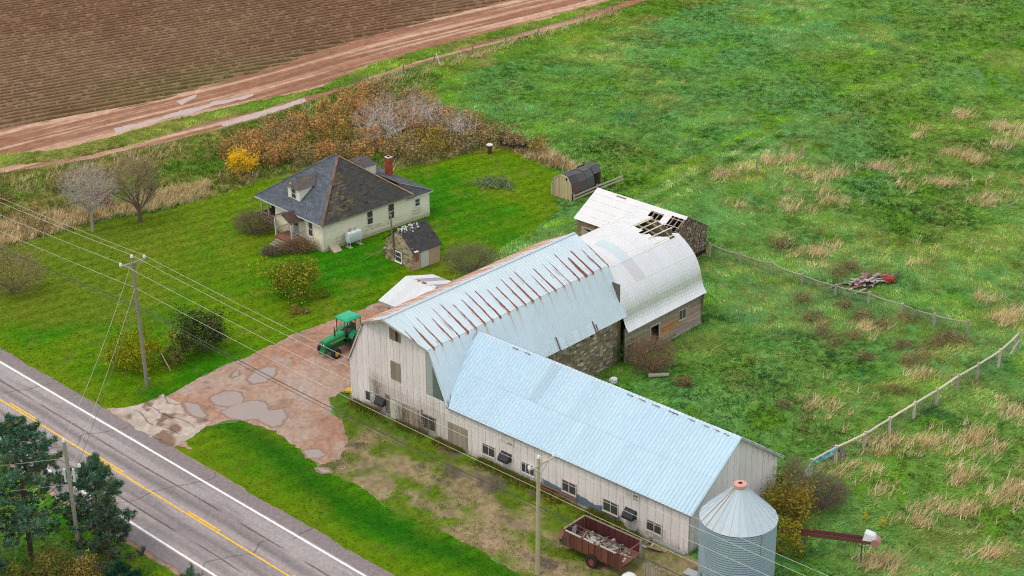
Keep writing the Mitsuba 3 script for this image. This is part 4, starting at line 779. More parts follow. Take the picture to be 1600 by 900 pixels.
for idx, cc in ((11, (0.40, 0.40, 0.41)), (18, (0.50, 0.51, 0.53))):
    x, z = half[idx]; m.beam((x, V0, z + 0.035), (x, V1, z + 0.03), 0.035, 0.012, cc)
m.build('lap_seam', 'vc_matte', qb)
# camera-side wall of weathered boards, door and window
QU = 11.0; zt = 2.25; zb = lambda v: -1.15
row_h = 0.21; zrows = np.arange(-0.85, zt, row_h)
cols = [(0.37, 0.315, 0.245), (0.30, 0.27, 0.225), (0.37, 0.27, 0.22), (0.26, 0.225, 0.18)]
for z in zrows:
    v = V0 + rng.uniform(0, 0.5); v = V0
    while v < V1 - 0.05:
        L = rng.uniform(2.2, 4.2); v1 = min(v + L, V1)
        if V1 - v1 < 0.6: v1 = V1
        spans = [(v, v1)]
        if z < 1.15:      # keep the door clear
            out = []
            for a, b in spans:
                if b <= 24.35 or a >= 25.5: out.append((a, b))
                else: out += [(a, 24.35)] * (a < 24.3) + [(25.5, b)] * (b > 25.55)
            spans = out
        for a, b in spans:
            c = jit(cols[rng.integers(4)], 0.12)
            mid = (a + b) / 2
            if mid > 25.5 and -0.3 < z < 0.9 and rng.random() < 0.55: c = jit((0.44, 0.22, 0.10) if mid < 28.4 else (0.40, 0.28, 0.23), 0.12)
            if mid < 24.3 and rng.random() < 0.6: c = jit((0.36, 0.33, 0.235), 0.1)
            m = MB(BARN); m.obox((QU + 0.02 + 0.005 * rng.random(), mid, z + row_h / 2), (0.016, 0, 0.005), (0, (b - a) / 2 - 0.008, 0), (0, rng.uniform(-0.012, 0.012), row_h / 2 - 0.004), c); m.build('wall_board', 'vc_matte', qb)
        v = v1
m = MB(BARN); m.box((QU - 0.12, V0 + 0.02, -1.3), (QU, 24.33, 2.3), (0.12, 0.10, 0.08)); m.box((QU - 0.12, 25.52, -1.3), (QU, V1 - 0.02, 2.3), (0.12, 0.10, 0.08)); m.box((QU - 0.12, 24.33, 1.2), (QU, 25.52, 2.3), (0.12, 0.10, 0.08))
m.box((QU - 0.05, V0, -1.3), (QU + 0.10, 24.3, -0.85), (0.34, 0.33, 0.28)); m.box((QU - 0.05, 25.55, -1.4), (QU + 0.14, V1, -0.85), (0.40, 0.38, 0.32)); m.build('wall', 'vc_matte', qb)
m = MB(BARN); m.box((QU + 0.0, 24.22, -0.95), (QU + 0.09, 24.36, 1.3), (0.42, 0.40, 0.36)); m.box((QU, 25.48, -0.95), (QU + 0.09, 25.62, 1.3), (0.44, 0.42, 0.38)); m.box((QU, 24.2, 1.2), (QU + 0.09, 25.64, 1.34), (0.42, 0.40, 0.36)); m.build('door_frame', 'vc_matte', qb)
win(qb, BARN, 28.25, 29.15, 0.5, 1.35, QU + 0.035, 1, axis='v', panes=2, fc=(0.45, 0.43, 0.36), label='small window of the arched barn right of its dark doorway')
win(qb, BARN, 21.2, 22.1, -0.1, 0.65, QU + 0.035, 1, axis='v', panes=3, fc=(0.50, 0.49, 0.43), label='low window of the arched barn behind the green weeds')
m = MB(BARN); m.box((-0.75, V0, -0.5), (-0.65, V1, 2.3), (0.30, 0.26, 0.21)); 
e = [(CRN - 6.0 + 0.1, V1 - 0.1, -1.2)] + [(CRN - (x - CRN) * 0.985, V1 - 0.1, z - 0.1) for x, z in half[::-1]] + [(CRN + (x - CRN) * 0.985, V1 - 0.1, z - 0.1) for x, z in half[1:]] + [(QU, V1 - 0.1, -1.2)]
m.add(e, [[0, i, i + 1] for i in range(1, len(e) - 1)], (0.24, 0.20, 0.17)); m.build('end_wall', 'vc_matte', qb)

# ------------------------------------------------------------------ the farthest barn: white gable roof with holes, shingled walls
bb = thing('shingled_barn', 'farthest old barn with white gable roof, missing sheets and brown shingled end wall', 'barn')
U0, U1, BV0, BV1, BR = -8.3, 2.4, 36.75, 43.85, 40.3; BE, BRZ = 2.0, 4.08
holes = [(-1.75, -0.15, 0.55, 0.86), (-1.0, -0.15, 0.33, 0.55), (1.25, 2.25, 0.1, 0.9)]
nb = 14; bu = np.linspace(U0 - 0.15, U1 + 0.15, nb + 1)
n = np.array([0, -(BRZ - BE) / (BR - BV0), 1.0]); n /= np.linalg.norm(n)
def bp(u, t): return (u, BV0 + (BR - BV0) * t, BE + (BRZ - BE) * t)
for i in range(nb):
    u0, u1 = bu[i], bu[i + 1]; cuts = [(0.0, 1.0)]
    um = (u0 + u1) / 2
    for (a, b, t0, t1) in holes:
        if a < um < b:
            new = []
            for (s0, s1) in cuts:
                if t0 > s0 + 0.02: new.append((s0, min(t0, s1)))
                if t1 < s1 - 0.02: new.append((max(t1, s0), s1))
            cuts = new
    for (s0, s1) in cuts:
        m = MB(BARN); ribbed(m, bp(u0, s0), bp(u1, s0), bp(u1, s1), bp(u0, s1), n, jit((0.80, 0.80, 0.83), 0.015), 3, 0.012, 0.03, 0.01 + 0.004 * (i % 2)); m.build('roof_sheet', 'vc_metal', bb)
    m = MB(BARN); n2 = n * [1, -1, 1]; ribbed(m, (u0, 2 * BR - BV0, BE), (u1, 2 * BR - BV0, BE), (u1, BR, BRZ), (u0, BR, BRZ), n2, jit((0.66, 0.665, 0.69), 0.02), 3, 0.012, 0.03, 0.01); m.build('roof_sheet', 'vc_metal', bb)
for u in np.arange(U0 + 0.2, U1 + 0.1, 0.55):
    m = MB(BARN)
    for s in (0, 1):
        f_ = (lambda p: p) if s == 0 else (lambda p: (p[0], 2 * BR - p[1], p[2]))
        m.beam(np.array(f_(bp(u, 0))) - [0, 0, 0.09], np.array(f_(bp(u, 1))) - [0, 0, 0.09], 0.06, 0.13, jit((0.42, 0.36, 0.30), 0.1))
    m.build('rafter', 'vc_matte', bb)
for t in (0.2, 0.42, 0.64, 0.84):
    m = MB(BARN); m.beam(np.array(bp(U0, t)) - [0, 0, 0.012], np.array(bp(U1 + 0.1, t)) - [0, 0, 0.012], 0.10, 0.025, jit((0.56, 0.46, 0.42), 0.08)); m.build('lath', 'vc_matte', bb)
m = MB(BARN)
for i in range(3): m.obox((-5.6 + i * 0.3, BR - 0.22, BRZ - 0.09), (0.3, 0, 0), (0, 0.06, 0.03), (0, -0.003, 0.006), (0.20, 0.18, 0.17))
m.build('ridge_gap', 'vc_matte', bb)
m = MB(BARN); m.box((U0 + 0.1, 37.05, -1.4), (-7.45, 37.2, 1.95), (0.27, 0.20, 0.13)); m.box((-5.5, 37.05, -1.4), (U1 - 0.05, 37.2, 1.95), (0.27, 0.20, 0.13)); m.box((-7.45, 37.05, 1.3), (-5.5, 37.2, 1.95), (0.27, 0.20, 0.13)); m.box((U0 + 0.1, 37.05, -1.4), (U0 + 0.25, 43.5, 2.0), (0.2, 0.17, 0.14)); m.box((U0 + 0.1, 43.4, -1.4), (U1 - 0.05, 43.55, 2.0), (0.2, 0.17, 0.14)); m.box((U0, 37.2, -0.6), (U1, 43.4, -0.2), (0.03, 0.025, 0.02)); 
m.add([(U1 - 0.06, 37.05, -1.4), (U1 - 0.06, 43.55, -1.4), (U1 - 0.06, 43.55, 2.0), (U1 - 0.06, BR, 3.95), (U1 - 0.06, 37.05, 2.0)], [[0, 1, 2], [0, 2, 3], [0, 3, 4]], (0.13, 0.10, 0.08)); m.build('wall', 'vc_matte', bb)
m = MB(BARN)
for z in np.arange(-1.3, 3.9, 0.16):
    w0 = 37.0 + max(0, (z - 2.0)) / (BRZ - BE) * 3.5; w1 = 43.6 - max(0, (z - 2.0)) / (BRZ - BE) * 3.4
    if w1 - w0 < 0.2: continue
    for v in np.arange(w0, w1 - 0.05, 0.14):
        if rng.random() < 0.06: continue
        c = jit((0.185, 0.125, 0.095) if rng.random() > 0.3 else (0.36, 0.305, 0.26), 0.25)
        m.obox((U1 - 0.035 + rng.uniform(0, 0.012), v + 0.07, z + 0.09 + rng.uniform(-0.02, 0.02)), (0.014, 0, 0.006), (0, 0.062, 0), (0, 0, 0.10), c)
m.build('shingles', 'vc_matte', bb, label='curling brown shingles on the end wall', kind='stuff')
m = MB(BARN)
for z in np.arange(-0.3, 1.9, 0.16):
    for u in np.arange(U0 + 0.1, -3.0, 0.2):
        if -7.5 < u < -5.4 and z < 1.25: continue
        m.obox((u + 0.1, 37.03 - rng.uniform(0, 0.01), z + 0.09), (0.09, 0, 0), (0, 0.012, 0.005), (0, 0, 0.1), jit((0.29, 0.205, 0.13), 0.2))
m.build('shingles', 'vc_matte', bb, label='brown shingles beside the sagging grey door', kind='stuff')
m = MB(BARN); m.box((-7.5, 36.97, 1.22), (-5.4, 37.05, 1.36), (0.46, 0.42, 0.36)); m.box((-7.6, 36.97, -0.4), (-7.44, 37.05, 1.36), (0.46, 0.42, 0.36)); m.build('door_frame', 'vc_matte', bb)
m = MB(BARN)
for i in range(7): m.obox((-7.35 + i * 0.2, 37.0, 0.45 - 0.06 * i), (0.09, 0, -0.02), (0, 0.015, 0), (0.02, 0, 0.72), jit((0.37, 0.355, 0.33), 0.12))
m.build('door', 'vc_matte', bb, label='sagging grey plank door')

# ------------------------------------------------------------------ derelict little shed with a gambrel roof, and its rails
cp = thing('derelict_shed', 'small collapsing shed with rounded black roof and tan bleached front at the lawn edge', 'shed')
prof = [(0, 0.0), (0, 0.95), (0.45, 2.0), (1.35, 2.5), (2.2, 2.4), (2.62, 1.75), (2.8, 0.8), (2.8, 0.0)]
CL = 4.6
for a, b in zip(prof[1:-2], prof[2:-1]):
    d = np.array([b[0] - a[0], b[1] - a[1]]); nn = np.array([-d[1], d[0]]); nn /= np.linalg.norm(nn)
    n3 = (nn[0], 0, nn[1])
    for j in range(4):
        if (a[0] > 2.5 and j == 3): continue
        v0, v1 = 0.1 + j * CL / 4, 0.1 + (j + 1) * CL / 4 - 0.02; sag = 0.12 * math.sin(j * 1.3)
        m = MB(COOP); m.slab([(a[0], v0, a[1] - sag), (b[0], v0, b[1] - sag), (b[0], v1, b[1] - sag * 1.2), (a[0], v1, a[1] - sag * 1.2)][::-1], 0.05, jit((0.105, 0.105, 0.12) if a[0] < 2.5 or j else (0.13, 0.08, 0.075), 0.15)); m.build('roof_felt', 'vc_matte', cp)
xs = np.linspace(0.02, 2.78, 15)
for i, (x0, x1) in enumerate(zip(xs[:-1], xs[1:])):
    z1 = poly_h(prof[1:-1], (x0 + x1) / 2) - 0.06; zb_ = rng.uniform(-0.05, 0.12) if 1 < i < 12 else -0.05
    if i in (10,): z1 -= 0.35
    m = MB(COOP); m.box((x0 + 0.006, -0.03 - 0.01 * rng.random(), zb_), (x1 - 0.006, 0.03, z1), jit((0.50, 0.42, 0.26) if i > 2 else (0.42, 0.385, 0.28), 0.1)); m.build('front_board', 'vc_matte', cp)
m = MB(COOP)
for a, b in zip(prof[1:-2], prof[2:-1]): m.beam((a[0], -0.02, a[1] + 0.02), (b[0], -0.02, b[1] + 0.02), 0.06, 0.10, (0.55, 0.49, 0.36), (0, 1, 0))
m.build('verge_board', 'vc_matte', cp)
m = MB(COOP); m.box((0.05, CL - 0.05, 0), (2.7, CL, 1.9), (0.17, 0.14, 0.11)); m.box((0.02, 0.05, 0), (0.08, CL, 0.95), (0.25, 0.22, 0.17)); m.box((2.7, 0.05, 0), (2.76, CL * 0.7, 0.8), (0.12, 0.10, 0.09)); m.box((0.1, 0.1, 0.0), (2.7, CL - 0.1, 0.05), (0.05, 0.04, 0.03)); m.build('wall', 'vc_matte', cp)
rl = thing('rail_fence', 'bleached plank rails running from the derelict shed past the farthest barn', 'fence')
for i, z in enumerate((0.28, 0.62)):
    m = MB(COOP); m.beam((3.05, 0.0, z), (3.1, 3.6, z + 0.05), 0.05, 0.17, jit((0.50, 0.44, 0.33), 0.08)); m.build('rail', 'vc_matte', rl)
    m = MB(COOP); m.beam((3.1, 3.65, z + 0.05), (3.3, 7.4, z + 0.06), 0.05, 0.17, jit((0.48, 0.44, 0.34), 0.08)); m.build('rail', 'vc_matte', rl)
for v in (0.05, 3.62, 7.35):
    m = MB(COOP); m.box((2.95, v, -0.3), (3.07, v + 0.12, 0.85), (0.34, 0.30, 0.23)); m.build('post', 'vc_matte', rl)

# ------------------------------------------------------------------ the farmhouse
fh = thing('farmhouse', 'cream clapboard farmhouse with dark shingled hip roof and dormers on the lawn', 'house')
HU, HV, HE = -9.85, 10.4, 3.0
CREAM = (0.78, 0.75, 0.60)
m = MB(HOUSE); m.box((-7.5, 0.04, 0), (-0.02, HV, 3.0), (0.3, 0.28, 0.22)); m.box((HU, 2.2, 0), (-7.5, HV, 3.0), (0.3, 0.28, 0.22)); m.box((HU + 0.02, HV, 0), (-0.02, 13.08, 2.75), (0.3, 0.28, 0.22)); m.build('wall_frame', 'vc_matte', fh)
def clap(u0, u1, v0, v1, z0, z1, out, nm='clapboard_siding'):
    m = MB(HOUSE); h = 0.13; Lx = math.hypot(u1 - u0, v1 - v0); ax_ = np.array([(u1 - u0) / Lx, (v1 - v0) / Lx, 0]); o = np.array(out + (0,), float); nseg = max(1, int(Lx / 2.5)); 
    for z in np.arange(z0, z1 - 0.02, h):
        for k in range(nseg):
            a, b = Lx * k / nseg, Lx * (k + 1) / nseg; p = np.array([u0, v0, 0]) + ax_ * (a + b) / 2; hh = min(h, z1 - z)
            c = np.array(CREAM) * (1 + rng.normal(0, 0.025))
            if z < 1.15: c = c * (1 - 0.33 * (1.15 - z) / 1.15 * rng.uniform(0.4, 1.3)) * np.array([1, 0.98, 0.93])
            m.obox(p + o * 0.022 + [0, 0, z + hh / 2], ax_ * (b - a) / 2, o * 0.010 - np.array([0, 0, 0.0]), np.array([0, 0, hh / 2]) - o * 0.010, c)
    m.build(nm, 'vc_matte', fh, kind='stuff')
clap(0, 0, 0, HV, 0.32, 2.95, (1, 0)); clap(0, 0, HV, 13.1, 0.32, 2.65, (1, 0)); clap(-7.5, 0, 0, 0, 0.32, 2.95, (0, -1))
m = MB(HOUSE)
for i in range(150):   # mildewed bits of board low on the right wall
    v = rng.choice([rng.uniform(1.2, 3.2), rng.uniform(4.5, 8.2), rng.uniform(10.6, 11.9)]); z = rng.uniform(0.55, 1.15)
    m.box((0.034, v, z), (0.037 + 0.001 * rng.random(), v + rng.uniform(0.15, 0.6), z + 0.06), jit((0.50, 0.485, 0.38), 0.12))
m.build('mildewed_board', 'vc_matte', fh, kind='stuff')
m = MB(HOUSE); m.box((-0.06, -0.03, 0), (0.05, 13.12, 0.3), (0.52, 0.47, 0.36)); m.box((-7.5, -0.05, 0), (0.04, 0.05, 0.3), (0.52, 0.50, 0.44)); m.build('foundation', 'vc_matte', fh)
m = MB(HOUSE); m.box((-0.10, -0.045, 0.3), (0.045, 0.10, 2.95), (0.74, 0.74, 0.72)); m.box((-0.1, 13.0, 0.3), (0.045, 13.13, 2.65), (0.74, 0.74, 0.72)); m.build('corner_board', 'vc_matte', fh)
WT = (0.72, 0.72, 0.70)
win(fh, HOUSE, 5.3, 5.95, 1.3, 2.6, 0.03, 1, axis='v', panes=2, split='z', fc=WT, label='sash window of the house above the oil tank')
win(fh, HOUSE, 7.92, 8.6, 1.1, 2.6, 0.03, 1, axis='v', panes=2, split='z', fc=WT, label='taller sash window behind the shed pole')
win(fh, HOUSE, 11.3, 11.85, 1.5, 2.2, 0.03, 1, axis='v', panes=2, split='z', fc=WT, label='small sash window of the back wing')
win(fh, HOUSE, -2.15, -1.55, 1.15, 2.5, -0.03, -1, axis='u', panes=2, split='z', fc=WT, label='sash window beside the entry porch')
# shingled roof: rows of tabs laid on each slope
def slope(name, parent, fr, e0, e1, t0, t1, c, rows, tab=0.45, moss=0.0, label=None, th=0.02, mossc=(0.22, 0.17, 0.05)):
    """Eave e0-e1, top t0-t1 (3-D points); rows of shingle tabs."""
    e0, e1, t0, t1 = (np.array(q, float) for q in (e0, e1, t0, t1)); n = np.cross(e1 - e0, (t0 + t1) / 2 - (e0 + e1) / 2); n /= np.linalg.norm(n)
    if n[2] < 0: n = -n
    m = MB(fr); m.add([e0, e1, t1, t0], [[0, 1, 2], [0, 2, 3]], np.array(c) * 0.6)
    for i in range(rows):
        a, b = i / rows, (i + 1.12) / rows; b = min(b, 1.0)
        L0, L1 = e0 + (t0 - e0) * a, e1 + (t1 - e1) * a; U0_, U1_ = e0 + (t0 - e0) * b, e1 + (t1 - e1) * b
        w = np.linalg.norm(L1 - L0); k = max(1, int(round(w / tab))); off = (i % 2) * 0.5 / k
        xs = np.clip(np.concatenate([[0], (np.arange(1, k + 1) - off) / k, [1]]), 0, 1); xs = np.unique(xs)
        for x0, x1 in zip(xs[:-1], xs[1:]):
            g = 0.012 / max(w, 0.05)
            p = [L0 + (L1 - L0) * (x0 + g), L0 + (L1 - L0) * (x1 - g), U0_ + (U1_ - U0_) * (x1 - g), U0_ + (U1_ - U0_) * (x0 + g)]
            cc = jit(c, 0.13); pm = (p[0] + p[2]) / 2
            mo = moss * sst(0.5, 0.68, meshkit.fbm(fr.w(pm)[None] * 0.55, 3, 4)[0])
            if rng.random() < mo: cc = jit(mossc, 0.3)
            lift = n * (th + 0.008 * rng.random())
            m.add([p[0] + lift, p[1] + lift, p[2] + n * 0.004, p[3] + n * 0.004, p[0], p[1]], [[0, 1, 2], [0, 2, 3], [4, 5, 1], [4, 1, 0]], cc)
    return m.build(name, 'vc_matte', parent, label=label, kind='stuff')
ap0, ap1 = (-5.15, 5.5, 6.95), (-4.7, 5.75, 6.95); o = 0.42
E00, E10, E11, E01 = (HU - o, -o, 2.92), (o, -o, 2.92), (o, HV + o, 2.98), (HU - o, HV + o, 2.98)
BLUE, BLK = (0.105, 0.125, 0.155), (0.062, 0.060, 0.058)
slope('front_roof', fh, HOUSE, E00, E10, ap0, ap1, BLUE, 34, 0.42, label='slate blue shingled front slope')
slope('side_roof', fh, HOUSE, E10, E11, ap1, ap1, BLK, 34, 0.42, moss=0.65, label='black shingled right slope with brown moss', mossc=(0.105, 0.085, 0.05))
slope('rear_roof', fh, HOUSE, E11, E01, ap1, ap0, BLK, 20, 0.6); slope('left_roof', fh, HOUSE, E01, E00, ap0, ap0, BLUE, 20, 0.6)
m = MB(HOUSE)
for a, b, c in ((E10, ap1, (0.17, 0.12, 0.085)), (E11, ap1, (0.30, 0.20, 0.11)), (E00, ap0, (0.12, 0.13, 0.15)), (E01, ap0, (0.12, 0.12, 0.13)), (ap0, ap1, (0.10, 0.11, 0.12))):
    a, b = np.array(a), np.array(b)
    for k in range(14):
        m.beam(a + (b - a) * k / 14 + [0, 0, 0.035 + 0.01 * (k % 2)], a + (b - a) * (k + 1.02) / 14 + [0, 0, 0.035], 0.24, 0.02, jit(c, 0.15))
m.build('hip_cap', 'vc_matte', fh)
m = MB(HOUSE)
ring = [np.array(E) for E in (E00, E10, E11, E01)]
for a, b, c in ((0, 1, (0.60, 0.61, 0.60)), (1, 2, (0.30, 0.27, 0.22)), (2, 3, (0.4, 0.4, 0.38)), (3, 0, (0.4, 0.4, 0.38))): m.beam(ring[a] - [0, 0, 0.09], ring[b] - [0, 0, 0.09], 0.035, 0.15, c)
m.add([ring[0] - [0, 0, .1], ring[1] - [0, 0, .1], ring[2] - [0, 0, .1], ring[3] - [0, 0, .1]], [[0, 1, 2], [0, 2, 3]], (0.5, 0.48, 0.42)); m.build('fascia', 'vc_matte', fh)
# back wing's roof: hipped, sloping to the rear
W0, W1, W2, W3 = (0.3, 10.2, 2.62), (0.3, 13.4, 2.70), (-9.6, 13.5, 2.70), (-9.6, 10.2, 2.7)
R0, R1 = (-1.3, 10.3, 3.85), (-9.0, 10.3, 3.85)
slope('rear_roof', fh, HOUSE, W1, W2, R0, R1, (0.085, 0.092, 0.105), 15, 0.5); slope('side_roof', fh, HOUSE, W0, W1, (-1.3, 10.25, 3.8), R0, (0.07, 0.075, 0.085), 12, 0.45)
m = MB(HOUSE); m.beam(np.array(W0) - [0, 0, 0.08], np.array(W1) - [0, 0, 0.08], 0.03, 0.15, (0.55, 0.55, 0.53)); m.beam(np.array(W1) - [0, 0, 0.08], np.array(W2) - [0, 0, 0.08], 0.03, 0.15, (0.55, 0.55, 0.53)); m.beam(np.array(W1) + [0, 0, .03], np.array(R0) + [0, 0, .03], 0.12, 0.02, (0.22, 0.23, 0.25)); m.build('fascia', 'vc_matte', fh)
m = MB(HOUSE); m.tube([(0.25, 10.35, 2.75), (0.30, 10.9, 2.62)], 0.10, (0.20, 0.18, 0.16), 8); m.build('gutter_end', 'vc_matte', fh)
ch = MB(HOUSE)
for i in range(13):
    z = 3.4 + i * 0.135
    for (du, dv, w, d) in ((-0.2, 0, 0.12, 0.25), (0.2, 0, 0.12, 0.25), (0, -0.2, 0.08, 0.05), (0, 0.2, 0.08, 0.05)):
        ch.box((-4.68 + du - w, 11.95 + dv - d, z), (-4.68 + du + w, 11.95 + dv + d, z + 0.122), jit((0.34, 0.085, 0.05), 0.12))
ch.box((-4.92, 11.73, 3.3), (-4.44, 12.17, 5.1), (0.30, 0.22, 0.18)); k = ch.build('chimney', 'vc_matte', fh, label='red brick chimney on the back wing')
m = MB(HOUSE); m.box((-4.99, 11.66, 5.16), (-4.37, 12.24, 5.22), (0.60, 0.52, 0.48)); m.box((-4.82, 11.82, 5.2), (-4.54, 12.08, 5.27), (0.04, 0.03, 0.03)); m.build('cap', 'vc_matte', k)
# dormers
def dormer(uc, v0, out, hw, zb_, ze, zr, back, label, window=True):
    """Gabled-hip dormer facing out along v."""
    fr = HOUSE; m = MB(fr); s = out
    P = lambda u, v, z: (uc + u, v0 - s * v * -1 if False else v0 + (-s) * v, z)
    m.add([P(-hw, 0, zb_), P(hw, 0, zb_), P(hw, 0, ze), P(-hw, 0, ze), P(hw, back, ze), P(-hw, back, ze), P(hw, 0.0, zb_), P(-hw, 0.0, zb_)], [[0, 1, 2], [0, 2, 3], [1, 4, 2], [0, 3, 5]], (0.80, 0.78, 0.68)); k = m.build('dormer', 'vc_matte', fh, label=label)
    m = MB(fr)
    for sx in (-1, 1):
        m = MB(fr); m.box(np.minimum(P(sx * hw - 0.06, -0.03, zb_), P(sx * hw + 0.06, 0.03, ze)), np.maximum(P(sx * hw - 0.06, -0.03, zb_), P(sx * hw + 0.06, 0.03, ze)), (0.80, 0.80, 0.79)); m.build('corner_board', 'vc_matte', k)
    oh = 0.22; A_, B_, C_, D_ = P(-hw - oh, -oh, ze), P(hw + oh, -oh, ze), P(hw + oh, back, ze + 0.03), P(-hw - oh, back, ze + 0.03); r0, r1 = P(0, 0.75, zr), P(0, back + 1.1, zr)
    slope('roof', k, fr, A_, B_, r0, r0, (0.11, 0.105, 0.105), 8, 0.35, moss=0.06, mossc=(0.40, 0.21, 0.03)); slope('roof', k, fr, B_, C_, r0, r1, (0.12, 0.11, 0.105), 8, 0.4, moss=0.05, mossc=(0.34, 0.19, 0.04)); slope('roof', k, fr, D_, A_, r1, r0, (0.10, 0.11, 0.13), 8, 0.4)
    if window:
        a = -0.31; m = MB(fr); w = 0.34
        for x0, x1, z0, z1 in ((-w - 0.07, -w, zb_ + 0.12, ze - 0.08), (w, w + 0.07, zb_ + 0.12, ze - 0.08), (-w, w, ze - 0.15, ze - 0.08), (-w, w, (zb_ + ze) / 2, (zb_ + ze) / 2 + 0.05)):
            p, q_ = np.array(P(x0, -0.05, z0)), np.array(P(x1, 0.0, z1)); m.box(np.minimum(p, q_), np.maximum(p, q_), (0.70, 0.70, 0.69))
        kk = m.build('window', 'vc_matte', k); m = MB(fr); p, q_ = np.array(P(-w, -0.02, zb_ + 0.14)), np.array(P(w, -0.005, ze - 0.15)); m.box(np.minimum(p, q_), np.maximum(p, q_), (0.05, 0.05, 0.05)); m.build('pane', 'dark_glass', kk)
dormer(-5.28, 0.72, -1, 0.87, 3.66, 4.87, 5.72, 1.75, 'dormer on the slate blue front slope with a sash window')
dormer(-5.85, 10.5, 1, 0.87, 3.3, 4.78, 5.7, 2.2, 'dormer on the rear slope by the brick chimney', window=False)
# veranda at the left corner
m = MB(HOUSE)
m.box((HU, -0.02, 0.42), (-7.5, 2.2, 0.55), (0.34, 0.28, 0.24)); m.box((HU, 2.15, 0.5), (-7.5, 2.2, 2.9), (0.22, 0.23, 0.20)); m.box((HU - 0.02, 0.05, 0.5), (HU + 0.02, 2.2, 1.3), (0.16, 0.15, 0.13)); m.box((HU - 0.02, 1.2, 1.3), (HU + 0.02, 2.2, 2.9), (0.14, 0.13, 0.11)); m.build('veranda_floor_shade_walls', 'vc_matte', fh)  # floor, plus back wall and added side backing coloured dark as veranda shade
for u in (HU + 0.06, -8.7): 
    m = MB(HOUSE); m.box((u - 0.06, -0.02, 0.5), (u + 0.06, 0.1, 2.85), (0.55, 0.52, 0.46)); m.build('veranda_post', 'vc_matte', fh)
m = MB(HOUSE)
for z in (0.75, 1.25): m.box((HU, 0.02, z), (-7.5, 0.07, z + 0.07), (0.50, 0.46, 0.42))
for u in np.arange(HU + 0.2, -7.5, 0.2): m.box((u, 0.03, 0.55), (u + 0.05, 0.06, 1.25), (0.45, 0.42, 0.38))
m.build('veranda_railing', 'vc_matte', fh)
# entry porch
pc = numbered(fh + '__entry_porch')
m = MB(HOUSE); m.box((-5.6, -1.7, 0.45), (-2.75, 0.0, 0.58), (0.27, 0.13, 0.09)); m.box((-5.55, -1.6, 0), (-5.4, -0.1, 0.45), (0.2, 0.15, 0.12)); m.box((-2.95, -1.6, 0), (-2.8, -0.1, 0.45), (0.2, 0.15, 0.12)); pc = m.build('entry_porch', 'vc_matte', fh, label='small gabled entry porch with red brown deck')
for u in (-5.45, -2.9):
    m = MB(HOUSE); m.box((u - 0.06, -1.6, 0.55), (u + 0.06, -1.48, 2.5), (0.62, 0.61, 0.58)); m.build('post', 'vc_matte', pc)
for u, l in ((-5.45, 0), (-2.9, 1)):
    m = MB(HOUSE); m.box((u - 0.03, -1.5, 1.25), (u + 0.03, -0.05, 1.32), (0.5, 0.48, 0.44)); [m.box((u - 0.02, v, 0.6), (u + 0.02, v + 0.05, 1.28), (0.5, 0.48, 0.44)) for v in np.arange(-1.35, -0.1, 0.25)]; m.build('railing', 'vc_matte', pc)
slope('roof', pc, HOUSE, (-2.65, -1.75, 2.5), (-2.65, 0.1, 2.5), (-4.18, -1.75, 3.12), (-4.18, 0.1, 3.12), (0.085, 0.055, 0.05), 7, 0.4); slope('roof', pc, HOUSE, (-5.7, 0.1, 2.5), (-5.7, -1.75, 2.5), (-4.18, 0.1, 3.12), (-4.18, -1.75, 3.12), (0.09, 0.06, 0.055), 7, 0.4)
m = MB(HOUSE); m.slab([(-5.5, -1.62, 2.5), (-2.85, -1.62, 2.5), (-4.18, -1.62, 3.05)], 0.03, (0.62, 0.60, 0.48)); m.build('gable', 'vc_matte', pc)
m = MB(HOUSE); m.box((-4.6, -0.05, 0.6), (-3.75, 0.0, 2.5), (0.36, 0.37, 0.35)); m.box((-4.45, -0.06, 1.5), (-3.9, -0.05, 2.3), (0.05, 0.05, 0.05)); m.build('door', 'vc_matte', pc)
for i in range(3):
    m = MB(HOUSE); m.box((-5.1, -1.72 - 0.3 * (i + 1), 0.30 - 0.15 * i), (-3.2, -1.72 - 0.3 * i, 0.40 - 0.15 * i), jit((0.34, 0.29, 0.23), 0.1)); m.build('step', 'vc_matte', pc)
# oil tank, cellar hatch
ot = thing('oil_tank', 'white heating oil tank on legs against the right wall of the farmhouse', 'tank')
m = MB(HOUSE); c = (0.63, 0.68, 0.73); pts = []
from manifold3d import Manifold, CrossSection
sec = [( -0.34, 0.35), (-0.34, 0.85), (-0.25, 1.08), (0, 1.17), (0.25, 1.08), (0.34, 0.85), (0.34, 0.35), (0.25, 0.12), (0, 0.03), (-0.25, 0.12)]
k_ = len(sec); ends = [(2.25, 0.72), (2.32, 0.97), (2.4, 1.0), (3.75, 1.0), (3.83, 0.97), (3.9, 0.72)]
v = [(0.72 + x * s, vv, 0.6 + 0.6 + (z - 0.6) * s - 0.2) for vv, s in ends for x, z in sec]
f = [[i * k_ + j, i * k_ + (j + 1) % k_, (i + 1) * k_ + (j + 1) % k_, (i + 1) * k_ + j] for i in range(len(ends) - 1) for j in range(k_)]
m.add(v, f, c); m.add(v[:k_], [[0, i + 1, i] for i in range(1, k_ - 1)], c); m.add(v[-k_:], [[0, i, i + 1] for i in range(1, k_ - 1)], c); m.build('shell', 'vc_satin', ot, smooth=35)
m = MB(HOUSE)
for vv in (2.7, 3.45): m.box((0.38, vv, 0.95), (1.07, vv + 0.02, 1.0), (0.4, 0.43, 0.47))
m.build('seam', 'vc_satin', ot)
for uu, vv in ((0.5, 2.45), (0.95, 2.45), (0.5, 3.7), (0.95, 3.7)):
    m = MB(HOUSE); m.cyl((uu, vv, 0), (uu, vv, 0.6), 0.035, (0.6, 0.62, 0.64), 8); m.build('leg', 'vc_satin', ot)
